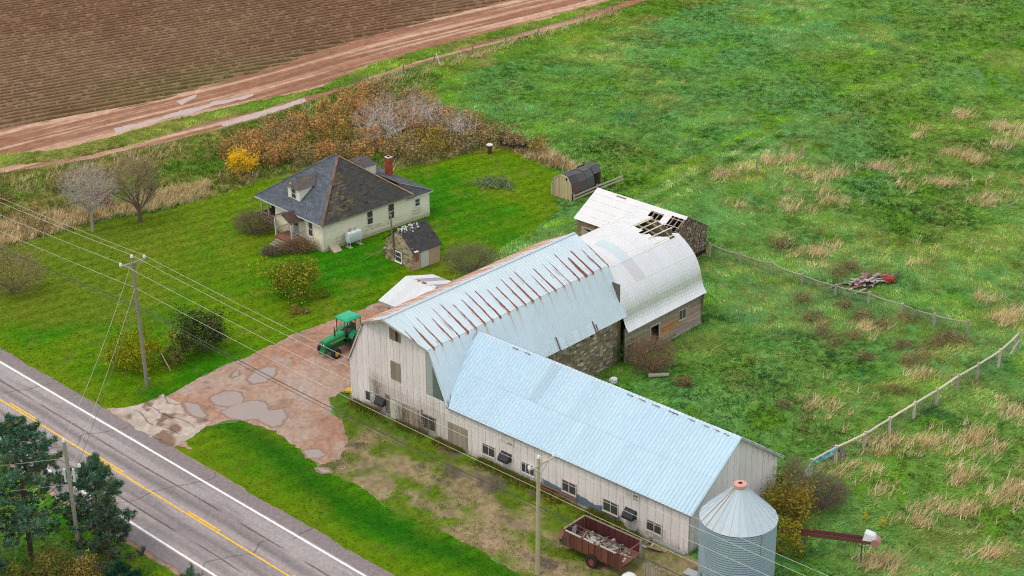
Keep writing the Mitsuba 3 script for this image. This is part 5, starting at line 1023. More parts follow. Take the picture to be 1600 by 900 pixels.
for vv, h in ((2.6, 0.35), (2.8, 0.3), (3.3, 0.28)):
    m = MB(HOUSE); m.cyl((0.65, vv, 1.5), (0.65, vv, 1.55 + h), 0.035, (0.13, 0.12, 0.12), 8); m.build('pipe', 'vc_matte', ot)
for vv in (2.45, 3.7):
    m = MB(HOUSE); m.box((0.35, vv - 0.2, 0.02), (1.15, vv + 0.2, 0.08), (0.42, 0.38, 0.30)); m.build('foot_slab', 'vc_matte', ot)
hk = thing('cellar_hatch', 'small pale cellar hatch leaning at the near corner of the farmhouse', 'hatch')
m = MB(HOUSE); m.slab([(0.9, 0.55, 0.05), (0.9, 1.5, 0.05), (0.12, 1.5, 0.62), (0.12, 0.55, 0.62)], 0.05, (0.52, 0.44, 0.36)); m.build('lid', 'vc_matte', hk)
m = MB(HOUSE); m.add([(0.1, 0.58, 0), (0.85, 0.58, 0), (0.1, 0.58, 0.55), (0.1, 1.47, 0), (0.85, 1.47, 0), (0.1, 1.47, 0.55)], [[0, 1, 2], [3, 5, 4]], (0.36, 0.24, 0.18)); m.build('side', 'vc_matte', hk)

# ------------------------------------------------------------------ little stone shed beside the house
sh = thing('stone_shed', 'small shed with black shingle roof, stony gable with white window, beside the farmhouse', 'shed')
SE_, SR_ = 1.95, 3.55
m = MB(SHED); m.box((-4.15, 0.06, 0), (-0.02, 3.15, 1.9), (0.26, 0.22, 0.17)); m.add([(-4.15, 0.06, 1.9), (-2.1, 0.06, 3.4), (-0.02, 0.06, 1.9), (-4.15, 3.15, 1.9), (-2.1, 3.15, 3.4), (-0.02, 3.15, 1.9)], [[0, 1, 2], [3, 5, 4]], (0.24, 0.2, 0.15)); m.build('wall', 'vc_matte', sh)
for z in np.arange(0.02, 3.3, 0.20):     # split-faced stones and slabs of the gable
    w = 2.05 * min(1, (3.42 - z) / 1.5) ; u = -2.08 - w
    while u < -2.08 + w - 0.08:
        L = min(rng.uniform(0.22, 0.5), -2.08 + w - u)
        if not (-2.72 < u + L / 2 < -1.6 and 0.15 < z < 1.35):
            m = MB(SHED); m.box((u + 0.012, 0.02 - rng.uniform(0, 0.04), z + 0.01), (u + L - 0.012, 0.1, z + 0.188), jit(((0.40, 0.32, 0.22), (0.31, 0.24, 0.165), (0.45, 0.39, 0.30), (0.20, 0.16, 0.12))[rng.integers(4)], 0.12)); m.build('stone', 'vc_matte', sh)
        u += L
win(sh, SHED, -2.55, -1.75, 0.3, 1.2, 0.0, -1, axis='u', panes=2, split='z', fc=(0.78, 0.78, 0.78), frame=0.10, label='white framed window in the stony gable')
m = MB(SHED); m.box((-0.03, 0.05, 0), (0.03, 0.85, 1.9), (0.60, 0.41, 0.28)); m.box((-0.03, 1.85, 0), (0.03, 3.18, 1.95), (0.60, 0.43, 0.30)); m.box((-0.03, 3.1, 0), (-4.1, 3.18, 1.9), (0.4, 0.3, 0.2)); m.build('rendered_wall', 'vc_matte', sh, label='pinkish brown rendered side wall')
m = MB(SHED)
for i in range(4): m.box((0.0, 0.88 + i * 0.24, 0.05), (0.05, 0.88 + i * 0.24 + 0.22, 1.88), jit((0.74, 0.74, 0.73), 0.06))
m.build('door', 'vc_matte', sh, label='white plank door')
slope('roof', sh, SHED, (0.28, -0.15, 1.78), (0.28, 3.35, 1.78), (-2.08, -0.15, 3.62), (-2.08, 3.35, 3.62), (0.055, 0.055, 0.058), 14, 0.4, label='black shingles with white lichen near the ridge'); slope('roof', sh, SHED, (-4.45, 3.35, 1.78), (-4.45, -0.15, 1.78), (-2.08, 3.35, 3.62), (-2.08, -0.15, 3.62), (0.055, 0.055, 0.058), 12, 0.4)
m = MB(SHED)
for i in range(60):
    t = abs(rng.normal(0, 0.12)); v = rng.uniform(-0.1, 2.2); p = np.array([-2.08 + 2.36 * t, v, 3.62 - 1.84 * t + 0.045]); L = rng.uniform(0.02, 0.065); m.obox(p, (L, 0, -L * 0.78), (0, L, 0), (0.004, 0, 0.005), jit((0.60, 0.60, 0.58), 0.1))
m.build('lichen', 'vc_matte', sh, kind='stuff')
m = MB(SHED)
for i in range(9): m.box((-0.02 + 0.0, 0.02, 1.0 + i * 0.1), (0.30, 0.42, 1.09 + i * 0.1), jit((0.30, 0.14, 0.10), 0.15))
m.box((0.0, 0.0, 1.9), (0.33, 0.45, 1.97), (0.58, 0.55, 0.52)); m.build('brick_stub', 'vc_matte', sh, label='crumbling brick chimney stub with pale top')
pm = thing('wooden_mast', 'thin leaning wooden pole standing against the gable of the stone shed', 'pole')
m = MB(SHED); m.tube([(-2.6, -0.12, 0.6), (-2.85, -0.1, 2.8), (-3.1, -0.05, 4.95)], [0.085, 0.08, 0.065], (0.20, 0.165, 0.12), 8); m.build('pole', 'vc_matte', pm); m = MB(SHED); m.box((-3.2, -0.1, 4.6), (-3.0, 0.05, 4.72), (0.4, 0.4, 0.38)); m.build('insulator', 'vc_matte', pm)
mt = thing('meter_box', 'small white electric meter on the left corner of the stone shed', 'meter')
m = MB(SHED); m.box((-4.3, -0.02, 0.35), (-4.16, 0.25, 0.8), (0.13, 0.13, 0.13)); m.build('base', 'vc_matte', mt); m = MB(SHED); m.cyl((-4.3, 0.1, 0.85), (-4.3, 0.1, 1.0), 0.09, (0.6, 0.6, 0.6), 10); m.build('dial', 'vc_satin', mt)

# ------------------------------------------------------------------ grain bin
sb = thing('grain_bin', 'round corrugated steel grain bin with pink-capped conical roof beside the long barn', 'grain bin')
SC = np.array([14.96, 108.0]); SR, SE, ST = 2.52, 5.25, 7.55
prof = []
for i in range(int(SE / 0.088)):
    prof.append((SR + (0.045 if i % 2 else -0.0), i * 0.088))
prof = [(SR + 0.0, -0.1)] + prof
ringh = [0, 13, 26, 39, 52, len(prof)]
BINC = (0.255, 0.345, 0.405)
for a, b in zip(ringh[:-1], ringh[1:]):
    pr_ = prof[a:min(b + 1, len(prof))]
    for s in range(7):      # curved wall sheets in rings
        m = MB(); a0, a1 = 2 * math.pi * (s + 0.5 * (a // 13 % 2)) / 7, 2 * math.pi * (s + 1.0 + 0.5 * (a // 13 % 2)) / 7 + 0.01
        ang = np.linspace(a0, a1, 11); o = 0.004 * ((a // 13 + s) % 2)
        v = np.array([[SC[0] + (r + o) * math.cos(t), SC[1] + (r + o) * math.sin(t), z] for r, z in pr_ for t in ang]); n = 11
        f = [[i * n + j, i * n + j + 1, (i + 1) * n + j + 1, (i + 1) * n + j] for i in range(len(pr_) - 1) for j in range(n - 1)]
        m.add(v, f, jit(BINC, 0.05)); m.build('wall_sheet', 'vc_metal', sb, smooth=12)
ns = 26
for s in range(ns):
    a0, a1 = 2 * math.pi * s / ns, 2 * math.pi * (s + 1) / ns; m = MB()
    P = lambda a, r, z: np.array([SC[0] + r * math.cos(a), SC[1] + r * math.sin(a), z])
    e0, e1, t1, t0 = P(a0, SR + 0.1, SE - 0.04), P(a1, SR + 0.1, SE - 0.04), P(a1, 0.3, ST), P(a0, 0.3, ST); c = jit((0.47, 0.565, 0.64), 0.03)
    m.slab([e0, e1, t1, t0], 0.015, c); w = P(a0 + 0.012, SR + 0.1, SE - 0.04) - e0
    m.beam(e0 + [0, 0, 0.03], t0 + [0, 0, 0.03], 0.05, 0.06, c if s not in (14, 15) else (0.42, 0.33, 0.27)); m.build('roof_sheet', 'vc_satin', sb)
m = MB(); m.lathe((*SC, ST - 0.02), [(0.44, 0), (0.46, 0.22), (0.40, 0.27), (0.14, 0.27)], (0.62, 0.33, 0.29), 24); m.build('cap', 'vc_satin', sb, smooth=40, label='faded pink cap ring on the bin roof'); m = MB(); m.lathe((*SC, ST + 0.2), [(0.15, 0), (0.001, 0.0)], (0.02, 0.02, 0.02), 16); m.build('vent_hole', 'vc_matte', sb)
dd = np.array(BARN.w((0, 0, 0)) * 0 + [-0.86, -0.5, 0]); m = MB(); m.obox((SC[0] + dd[0] * 2.54, SC[1] + dd[1] * 2.54, 1.0), (-dd[1] * 0.35, dd[0] * 0.35, 0), dd * 0.05, (0, 0, 0.45), (0.45, 0.5, 0.54)); kd = m.build('door', 'vc_metal', sb)
m = MB(); m.obox((SC[0] + dd[0] * 2.60, SC[1] + dd[1] * 2.60, 1.05), (-dd[1] * 0.13, dd[0] * 0.13, 0), dd * 0.02, (0, 0, 0.16), (0.72, 0.76, 0.80)); m.build('panel', 'vc_satin', kd)
m = MB(); m.lathe((SC[0] + dd[0] * 2.50, SC[1] + dd[1] * 2.50, 1.0), [(0.62, 0), (0.66, 0.06), (0.58, 0.08)], (0.30, 0.36, 0.40), 24, dd); m.build('door_ring', 'vc_metal', kd)
ft = 0.9; 
ld = MB(); a = math.radians(-60); Rv = np.array([math.cos(a), math.sin(a), 0]); Tv = np.array([-math.sin(a), math.cos(a), 0])
o = np.array([SC[0], SC[1], 0]) + Rv * (SR + 0.05)
ld.beam(o + [0, 0, 3.6], o + [0, 0, 5.15], 0.05, 0.03, (0.42, 0.36, 0.24)); ld.build('strut', 'vc_matte', sb)
m = MB(); m.obox((SC[0] - 2.75, SC[1] + 0.55, 0.35), (0.55, -0.35, -0.05), (0.2, 0.3, 0), (0, 0, 0.02), (0.52, 0.56, 0.60)); kc = thing('metal_chute', 'grey sheet metal chute lying against the foot of the grain bin', 'chute'); m.build('tray', 'vc_metal', kc)

# ------------------------------------------------------------------ tractor
tr = thing('tractor', 'green farm tractor with cab and yellow wheels parked beside the tall barn', 'tractor')
TF = Frame(tuple(BARN.w((-7.25, 4.1, 0))[:2]), BA + 90 + 180)     # x forwards (towards -V), y left
GRN, YEL, TYRE = (0.006, 0.25, 0.085), (0.62, 0.40, 0.03), (0.028, 0.026, 0.026)
def rbox(lo, hi, r=0.06):
    lo, hi = np.array(lo, float), np.array(hi, float)
    pts = []
    for x in (lo[0] + r, hi[0] - r):
        for y in (lo[1] + r, hi[1] - r):
            for z in (lo[2] + r, hi[2] - r):
                for d in ((r, 0, 0), (-r, 0, 0), (0, r, 0), (0, -r, 0), (0, 0, r), (0, 0, -r), *[(sx * r * .58, sy * r * .58, sz * r * .58) for sx in (-1, 1) for sy in (-1, 1) for sz in (-1, 1)]): pts.append((x + d[0], y + d[1], z + d[2]))
    return trimesh.convex.convex_hull(np.array(pts))
def tpart(nm, mesh, c, b='vc_gloss', parent=None, smooth=40, **k):
    m = MB(TF)
    for q in (mesh if isinstance(mesh, list) else [mesh]): m.tm(q, c)
    return m.build(nm, b, parent or tr, smooth=smooth, **k)
hood_ = trimesh.convex.convex_hull(np.array([(x, y * s, z) for x, y, z in [(0.62, 0.30, 0.95), (0.66, 0.34, 1.15), (0.62, 0.30, 1.52), (0.5, 0.22, 1.60), (-1.5, 0.30, 1.78), (-1.5, 0.42, 1.66), (-1.5, 0.42, 1.2), (0.5, 0.36, 1.45)] for s in (-1, 1)]))
tpart('hood', hood_, GRN)
tpart('grille', rbox((0.60, -0.28, 0.72), (0.72, 0.28, 1.42), 0.03), (0.02, 0.16, 0.06), 'vc_satin')
for y in (-0.16, 0.16):
    m = MB(TF); m.cyl((0.70, y, 1.30), (0.735, y, 1.30), 0.075, (0.65, 0.63, 0.55), 12); m.build('headlight', 'vc_gloss', tr)
for y in (-0.43, 0.43): tpart('hood_stripe', rbox((-1.4, y - 0.008, 1.27), (0.2, y + 0.008, 1.33), 0.006), YEL)
tpart('engine', [rbox((-1.5, -0.26, 0.62), (0.55, 0.26, 1.2), 0.05), rbox((-0.2, -0.33, 0.75), (0.3, 0.33, 1.05), 0.05)], (0.012, 0.10, 0.045), 'vc_satin')
tpart('chassis', [rbox((-2.9, -0.24, 0.5), (0.75, 0.24, 0.8), 0.05), rbox((0.35, -0.3, 0.42), (0.85, 0.3, 0.75), 0.05)], (0.008, 0.17, 0.06))
tpart('front_axle', rbox((-0.08, -0.8, 0.36), (0.08, 0.8, 0.5), 0.04), (0.008, 0.16, 0.06))
tpart('rear_axle', rbox((-2.62, -0.8, 0.65), (-2.38, 0.8, 0.9), 0.05), (0.01, 0.12, 0.05))
m = MB(TF); m.tube([(-0.55, 0.17, 1.6), (-0.55, 0.17, 2.55)], 0.045, (0.06, 0.06, 0.06), 10); m.tube([(-0.55, 0.17, 1.7), (-0.55, 0.17, 2.2)], 0.075, (0.05, 0.05, 0.05), 10); m.build('exhaust', 'vc_satin', tr)
def wheel(nm, x, y, R, w, rim, nl):
    k = numbered(f'{tr}__{nm}'); labels.setdefault(k, {})
    m = MB(TF); s = 1 if y > 0 else -1
    pr = [(rim, -w * .42), (R * .86, -w * .5), (R * .97, -w * .38), (R, 0), (R * .97, w * .38), (R * .86, w * .5), (rim, w * .42)]
    m.lathe((x, y, R), pr, TYRE, 28, (0, 1, 0))
    for i in range(nl):
        a = 2 * math.pi * i / nl
        for sg in (-1, 1):
            aa = a + (0 if sg > 0 else math.pi / nl); c_ = np.array([x + math.cos(aa) * R * .985, y + sg * w * .22, R + math.sin(aa) * R * .985]); rad = np.array([math.cos(aa), 0, math.sin(aa)]); tan = np.array([-math.sin(aa), 0, math.cos(aa)])
            m.obox(c_, (np.array([0, 1, 0]) * w * .24 * sg + tan * 0.05), tan * 0.022, rad * 0.035, (0.035, 0.033, 0.032))
    del labels[k]
    k = m.build(nm, 'vc_matte', tr, smooth=35)
    m = MB(TF); m.lathe((x, y, R), [(rim * 1.02, -w * .40), (rim * .98, -w * .1), (rim * .55, s * w * .05), (0.16, s * w * .16), (0.14, s * w * .30), (0.001, s * w * .32)], YEL, 24, (0, 1, 0)); m.lathe((x, y, R), [(rim * 1.02, w * .40), (rim * .97, w * .05)], YEL, 24, (0, 1, 0)); m.build('rim', 'vc_gloss', k, smooth=40)
    m = MB(TF)
    for i in range(6):
        a = i * math.pi / 3; q = np.array([x + math.cos(a) * rim * .4, y + s * w * .12, R + math.sin(a) * rim * .4]); m.cyl(q, q + [0, s * 0.04, 0], 0.025, (0.3, 0.2, 0.04), 6)
    m.build('wheel_nut', 'vc_gloss', k)
for y in (-0.85, 0.85): wheel('front_wheel', 0.0, y, 0.47, 0.32, 0.24, 16)
for y in (-0.88, 0.88): wheel('rear_wheel', -2.5, y, 0.82, 0.48, 0.46, 22)
for y in (-0.86, 0.86):
    s = 1 if y > 0 else -1; a = np.linspace(math.radians(30), math.radians(170), 9)
    m = MB(TF); R = 0.93
    v = [(-2.5 + R * math.cos(t), yy, 0.82 + R * math.sin(t)) for t in a for yy in (y - s * 0.38, y + s * 0.22)]
    m.add(v + [(p[0] * 1, p[1], p[2] - 0.03) for p in v], [[2 * i, 2 * i + 1, 2 * i + 3, 2 * i + 2] for i in range(8)] + [[18 + 2 * i, 18 + 2 * i + 2, 18 + 2 * i + 3, 18 + 2 * i + 1] for i in range(8)], GRN); m.build('mudguard', 'vc_gloss', tr, smooth=30)
# cab: roof, four posts, glass, seat, wheel
X0, X1, Y_ = -3.05, -1.55, 0.74
roofm = trimesh.convex.convex_hull(np.vstack([rbox((X0 - 0.05, -Y_ - 0.03, 2.72), (X1 + 0.10, Y_ + 0.03, 2.90), 0.06).vertices, rbox((X0 + 0.1, -Y_ + 0.12, 2.9), (X1 - 0.1, Y_ - 0.12, 3.03), 0.05).vertices]))
kr = tpart('cab_roof', roofm, (0.01, 0.40, 0.20))
for i in range(5):
    m = MB(TF); y = -0.44 + i * 0.22; m.box((X0 + 0.14, y - 0.03, 3.025), (X1 - 0.14, y + 0.03, 3.045), (0.015, 0.46, 0.26)); m.build('rib', 'vc_gloss', kr)
for x in (X0 + 0.03, (X0 + X1) / 2 - 0.15, X1 - 0.03):
    for y in (-Y_ + 0.04, Y_ - 0.04):
        m = MB(TF); m.beam((x, y, 1.2 if x > -2.9 else 1.55), (x - (0.0), y * 0.98, 2.74), 0.06, 0.06, (0.012, 0.045, 0.03)); m.build('cab_post', 'vc_gloss', tr)
for (p, q_) in (((X1 - 0.02, -Y_ + 0.08, 1.65), (X1 - 0.015, Y_ - 0.08, 2.7)), ((X0 + 0.02, -Y_ + 0.08, 1.7), (X0 + 0.025, Y_ - 0.08, 2.7)), ((X0 + 0.08, Y_ - 0.045, 1.55), (X1 - 0.08, Y_ - 0.04, 2.7)), ((X0 + 0.08, -Y_ + 0.04, 1.55), (X1 - 0.08, -Y_ + 0.045, 2.7))):
    m = MB(TF); p, q_ = np.array(p), np.array(q_)
    if q_[0] - p[0] < 0.02: m.quad((p[0], p[1], p[2]), (p[0], q_[1], p[2]), (p[0], q_[1], q_[2]), (p[0], p[1], q_[2]), (.5, .5, .5))
    else: m.quad((p[0], p[1], p[2]), (q_[0], p[1], p[2]), (q_[0], p[1], q_[2]), (p[0], p[1], q_[2]), (.5, .5, .5))
    m.build('cab_window', 'cab_glass', tr)
tpart('cab_floor', rbox((X0, -Y_ + 0.05, 1.05), (X1, Y_ - 0.05, 1.25), 0.04), (0.02, 0.05, 0.04), 'vc_satin'); tpart('dashboard', rbox((X1 - 0.3, -0.35, 1.25), (X1 - 0.02, 0.35, 1.75), 0.05), (0.03, 0.03, 0.03), 'vc_satin')
tpart('seat', [rbox((-2.75, -0.27, 1.4), (-2.25, 0.27, 1.58), 0.05), rbox((-2.82, -0.27, 1.5), (-2.68, 0.27, 2.15), 0.05)], (0.05, 0.05, 0.055), 'vc_matte')
m = MB(TF); t = np.linspace(0, 2 * math.pi, 17); m.tube([(-1.95 + 0.05 * math.cos(a), 0.19 * math.sin(a), 1.9 + 0.19 * math.cos(a) * 0.5) for a in t], 0.018, (0.05, 0.05, 0.05), 6); m.beam((-1.75, 0, 1.6), (-1.95, 0, 1.9), 0.03, 0.03, (0.05, 0.05, 0.05)); m.build('steering_wheel', 'vc_satin', tr)
m = MB(TF); m.box((X0 + 0.3, Y_, 0.55), (X1 - 0.5, Y_ + 0.2, 0.6), (0.03, 0.03, 0.03)); m.box((X1 - 0.55, Y_ - 0.1, 0.55), (X1 - 0.5, Y_ + 0.2, 1.1), (0.03, 0.03, 0.03)); m.beam((X1 - 0.2, Y_ + 0.06, 1.0), (X1 - 0.9, Y_ + 0.06, 1.0), 0.03, 0.03, (0.5, 0.55, 0.6)); m.build('step', 'vc_matte', tr)
m = MB(TF); m.tube([(X1 + 0.02, Y_, 2.5), (X1 + 0.12, Y_ + 0.28, 2.55), (X1 + 0.12, Y_ + 0.28, 2.2)], 0.015, (0.05, 0.05, 0.05), 6); m.box((X1 + 0.1, Y_ + 0.2, 2.05), (X1 + 0.14, Y_ + 0.36, 2.4), (0.08, 0.08, 0.08)); m.build('mirror', 'vc_satin', tr)
# yellow implement at the barn corner
im = thing('yellow_implement', 'small yellow implement lying at the driveway corner of the tall barn', 'implement')
IF = Frame(tuple(BARN.w((-0.75, 0.95, 0))[:2]), BA + 30)
m = MB(IF); m.tm(rbox((-0.75, -0.35, 0.08), (0.1, 0.3, 0.34), 0.06), (0.60, 0.38, 0.03)); m.build('deck', 'vc_satin', im, smooth=40); m = MB(IF); m.tm(rbox((0.15, -0.25, 0.12), (0.75, 0.25, 0.55), 0.06), (0.62, 0.47, 0.04)); m.build('cover', 'vc_satin', im, smooth=40); m = MB(IF); m.cyl((0.5, -0.33, 0.16), (0.5, 0.33, 0.16), 0.16, (0.03, 0.03, 0.03), 14); m.build('wheel', 'vc_matte', im)

# ------------------------------------------------------------------ farm wagon full of scrap
wg = thing('farm_wagon', 'rusty red box wagon full of scrap parked along the long barn', 'wagon')
WF = Frame(tuple(BARN.w((27.45, -5.55, 0))[:2]), BA + 1.5); RU = (0.16, 0.062, 0.045); WL, WW = 5.0, 2.25; Zf, Zs = 0.95, 1.95
m = MB(WF); m.box((0, 0, Zf - 0.08), (WL, WW, Zf), (0.20, 0.085, 0.065)); m.build('floor', 'vc_matte', wg)
for i in range(9):
    x0, x1 = i * WL / 9, (i + 1) * WL / 9 - 0.03; m = MB(WF); m.box((x0, -0.05, Zf - 0.2), (x1, -0.01, Zs - 0.12 - (0.0 if i % 4 else 0.05)), jit((0.15, 0.062, 0.047), 0.16)); m.build('side_panel', 'vc_matte', wg)
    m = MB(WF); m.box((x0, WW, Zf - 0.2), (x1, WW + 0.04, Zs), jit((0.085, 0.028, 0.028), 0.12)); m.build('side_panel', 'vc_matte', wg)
for i in range(9):
    for y in (-0.11, WW + 0.04):
        m = MB(WF); x = (i + 1) * WL / 9 - 0.045; m.box((x, y, Zf - 0.25), (x + 0.06, y + 0.06, Zs - (0.1 if y < 0 else 0)), jit((0.17, 0.07, 0.05), 0.12)); m.build('stake', 'vc_matte', wg)
for a, b in ((0.1, 1.5), (1.75, 2.6), (3.2, 4.55)):
    m = MB(WF); m.beam((a, 0.02, Zs - 0.06), (b, 0.02, Zs - 0.08), 0.14, 0.05, jit((0.42, 0.40, 0.37), 0.1)); m.build('top_board', 'vc_matte', wg, label='grey weathered board along the wagon side')
m = MB(WF); m.box((0, WW - 0.02, Zs), (WL, WW + 0.09, Zs + 0.05), (0.26, 0.19, 0.17)); m.box((-0.06, 0, Zs - 0.04), (0.02, WW, Zs + 0.05), (0.38, 0.30, 0.25)); m.build('top_rail', 'vc_matte', wg)
for i in range(5):
    m = MB(WF); m.box((-0.05, i * WW / 5, Zf - 0.1), (-0.01, (i + 1) * WW / 5 - 0.02, Zs - 0.05), jit((0.15, 0.05, 0.045), 0.12)); m.build('front_panel', 'vc_matte', wg)
m = MB(WF); m.slab([(0.05, 0.75, 1.0), (0.05, 1.25, 1.0), (0.12, 1.25, 1.75), (0.12, 0.75, 1.75)], 0.03, (0.48, 0.47, 0.47)); m.build('grey_sheet', 'vc_matte', wg)
m = MB(WF); m.beam((WL - 0.05, 0.0, Zs - 0.15), (WL - 0.05, WW, Zs - 0.1), 0.05, 0.05, (0.30, 0.12, 0.09)); m.box((WL - 0.06, WW - 0.12, Zf - 0.3), (WL + 0.02, WW + 0.1, Zs + 0.1), (0.30, 0.27, 0.26)); m.box((WL - 0.06, -0.1, Zf - 0.3), (WL + 0.02, 0.05, Zs - 0.1), (0.17, 0.075, 0.055)); m.build('tail_frame', 'vc_matte', wg)
m = MB(WF); m.box((-0.25, 0.15, 0.75), (0.05, WW - 0.15, 1.05), (0.04, 0.05, 0.05)); m.box((-0.15, -0.05, 0.7), (0.3, 0.35, 1.35), (0.055, 0.06, 0.062)); m.build('gearbox', 'vc_matte', wg)
m = MB(WF); m.beam((-1.1, 1.0, 0.55), (0.1, 0.8, 0.75), 0.12, 0.14, (0.22, 0.09, 0.06)); m.beam((-1.1, 1.0, 0.55), (0.1, 1.4, 0.75), 0.1, 0.12, (0.22, 0.09, 0.06)); m.box((-1.2, 0.9, 0.0), (-1.1, 1.05, 0.95), (0.20, 0.08, 0.06)); m.slab([(-1.1, 0.4, 0.7), (-0.45, 0.4, 0.72), (-0.45, 0.9, 1.0), (-1.1, 0.9, 0.98)], 0.03, (0.24, 0.10, 0.07)); m.build('drawbar', 'vc_matte', wg)
m = MB(WF); m.box((0.3, 0.5, 0.62), (WL - 0.2, 0.65, 0.88), (0.10, 0.05, 0.04)); m.box((0.3, WW - 0.65, 0.62), (WL - 0.2, WW - 0.5, 0.88), (0.10, 0.05, 0.04)); m.box((2.55, 0.0, 0.42), (2.7, WW, 0.58), (0.10, 0.05, 0.04)); m.build('chassis', 'vc_matte', wg)
for y in (-0.02, WW + 0.02):
    m = MB(WF); R, w = 0.52, 0.26; y0 = y - 0.14 if y < 0 else y + 0.14; m.lathe((2.62, y0, R - 0.04), [(0.27, -w * .42), (R * .86, -w * .5), (R, -w * .3), (R, w * .3), (R * .86, w * .5), (0.27, w * .42)], TYRE, 26, (0, 1, 0)); k = m.build('wheel', 'vc_matte', wg, smooth=35)
    m = MB(WF); m.lathe((2.62, y0, R - 0.04), [(0.275, -w * .36), (0.24, -w * .1), (0.10, -w * .2 if y < 0 else w * .2), (0.001, -w * .2 if y < 0 else w * .2)], (0.22, 0.06, 0.05), 20, (0, 1, 0)); m.lathe((2.62, y0, R - 0.04), [(0.275, w * .36), (0.24, w * .1)], (0.22, 0.06, 0.05), 20, (0, 1, 0)); m.build('rim', 'vc_satin', k)
rs = np.random.default_rng(5)
for i in range(62):     # the load: boards, pipes, buckets, sheets
    x, y = rs.uniform(0.6, 4.9), rs.uniform(0.25, WW - 0.35); x = x if rs.random() < .4 else rs.normal(2.7, 0.9); x = float(np.clip(x, 0.3, 4.8)); z = Zf + 0.05 + rs.uniform(0, 0.35) * math.exp(-((x - 2.5) / 1.6) ** 2)
    a = rs.uniform(0, math.pi); L = rs.uniform(0.12, 0.42); d = np.array([math.cos(a), math.sin(a), rs.uniform(-.25, .35)]) * L; col = ((0.34, 0.27, 0.19), (0.24, 0.22, 0.19), (0.40, 0.38, 0.35), (0.12, 0.08, 0.06), (0.20, 0.24, 0.21), (0.42, 0.37, 0.30))[rs.integers(6)]
    y = float(np.clip(y, 0.1 + L, WW - 0.1 - L)); x = float(np.clip(x, 0.1 + L, 4.9 - L)); p = np.array([x, y, z + abs(d[2])]); m = MB(WF)
    if i % 4 == 0: m.cyl(p, p + d * 0.7, 0.09 + 0.05 * rs.random(), jit(col, 0.2, rs), 9)
    elif i % 4 == 1: m.beam(p - d, p + d, 0.12, 0.03, jit(col, 0.2, rs))
    elif i % 4 == 2: m.beam(p - d * 1.1, p + d * 1.1, 0.05, 0.05, jit(col, 0.2, rs))
    else: m.obox(p, d * 0.6, np.array([-d[1], d[0], 0.05]) * 0.5, (0, 0, 0.05), jit(col, 0.2, rs))
    m.build('scrap_piece', 'vc_matte', thing('scrap', 'loose pieces of scrap wood, pipe and metal heaped in the rusty wagon', 'scrap', 'scrap heaped in the wagon'))

# ------------------------------------------------------------------ things lying about
pl = thing('pallet', 'grey wooden pallet standing in the weeds beyond the tail of the wagon', 'pallet')
PF = Frame(tuple(BARN.w((33.4, -4.1, 0))[:2]), BA + 8)
for i in range(7):
    m = MB(PF); m.box((i * 0.19, -0.02, 0.05), (i * 0.19 + 0.14, 0.02, 1.05 + 0.06 * math.sin(i * 4)), jit((0.35, 0.31, 0.255), 0.12)); m.build('slat', 'vc_matte', pl)
for z in (0.2, 0.9):
    m = MB(PF); m.box((-0.05, 0.02, z), (1.35, 0.1, z + 0.1), (0.30, 0.27, 0.22)); m.build('bearer', 'vc_matte', pl)
wb = thing('white_bag', 'crumpled white plastic bag on the grass by the wagon tail', 'bag')
b_ = trimesh.creation.icosphere(3, 0.55); v = b_.vertices.copy(); v *= 1 + 0.45 * (meshkit.fbm(v * 2.2 + 5, 3, 1)[:, None] - 0.5); v[:, 2] = np.maximum(v[:, 2] * 0.75, -0.15); m = MB(Frame(tuple(BARN.w((33.0, -5.2, 0))[:2]), 0)); m.add(v + [0, 0, 0.15], b_.faces, (0.74, 0.77, 0.78)); m.build('sack', 'vc_satin', wb, smooth=35)
ty = thing('old_tyre', 'old tractor tyre dumped in the grass under the tarpaulin fence', 'tyre')
p = gp(24.75, 126.2); m = MB(); ax_ = np.array([0.45, -0.65, 0.6]); m.lathe(p + [0, 0, 0.38], [(0.34, -0.16), (0.66, -0.2), (0.74, -0.1), (0.74, 0.1), (0.66, 0.2), (0.34, 0.16), (0.34, -0.16)], (0.15, 0.14, 0.145), 26, ax_); m.build('tread', 'vc_matte', ty, smooth=35)
jk = thing('scrap_pile', 'pile of rusty junk and bent boards in the pasture beyond the wire fence', 'scrap pile')
rs = np.random.default_rng(9)
JF = Frame(tuple(gp(32.9, 158.2)), 25)
for i in range(46):
    t = rs.normal(0, 1); x = t * 1.25; y = rs.normal(0, 0.5); z = 0.1 + 0.75 * math.exp(-(x / 1.5) ** 2 - (y / 0.7) ** 2) * rs.uniform(0.3, 1); a = rs.normal(0.15, 0.5); L = rs.uniform(0.3, 1.1); d = np.array([math.cos(a), math.sin(a), rs.uniform(-.25, .25)]) * L
    m = MB(JF); m.obox((x, y, z), d, np.array([-d[1], d[0], 0]) / L * rs.uniform(0.04, 0.2), (0, 0, 0.02), jit(((0.20, 0.13, 0.12), (0.30, 0.26, 0.25), (0.12, 0.09, 0.08), (0.40, 0.36, 0.34), (0.26, 0.12, 0.10))[rs.integers(5)], 0.15, rs)); m.build('junk_piece', 'vc_matte', jk)
rb = thing('red_tank', 'faded red metal tank end lying at the right of the junk pile', 'tank'); m = MB(); p = gp(34.6, 158.4); m.cyl(p + [-0.5, 0.1, 0.35], p + [0.5, -0.1, 0.35], 0.36, (0.33, 0.045, 0.03), 16); m.build('shell', 'vc_satin', rb)
fd = thing('lidded_post', 'short dark brown post with a round white lid at the far edge of the lawn', 'post')
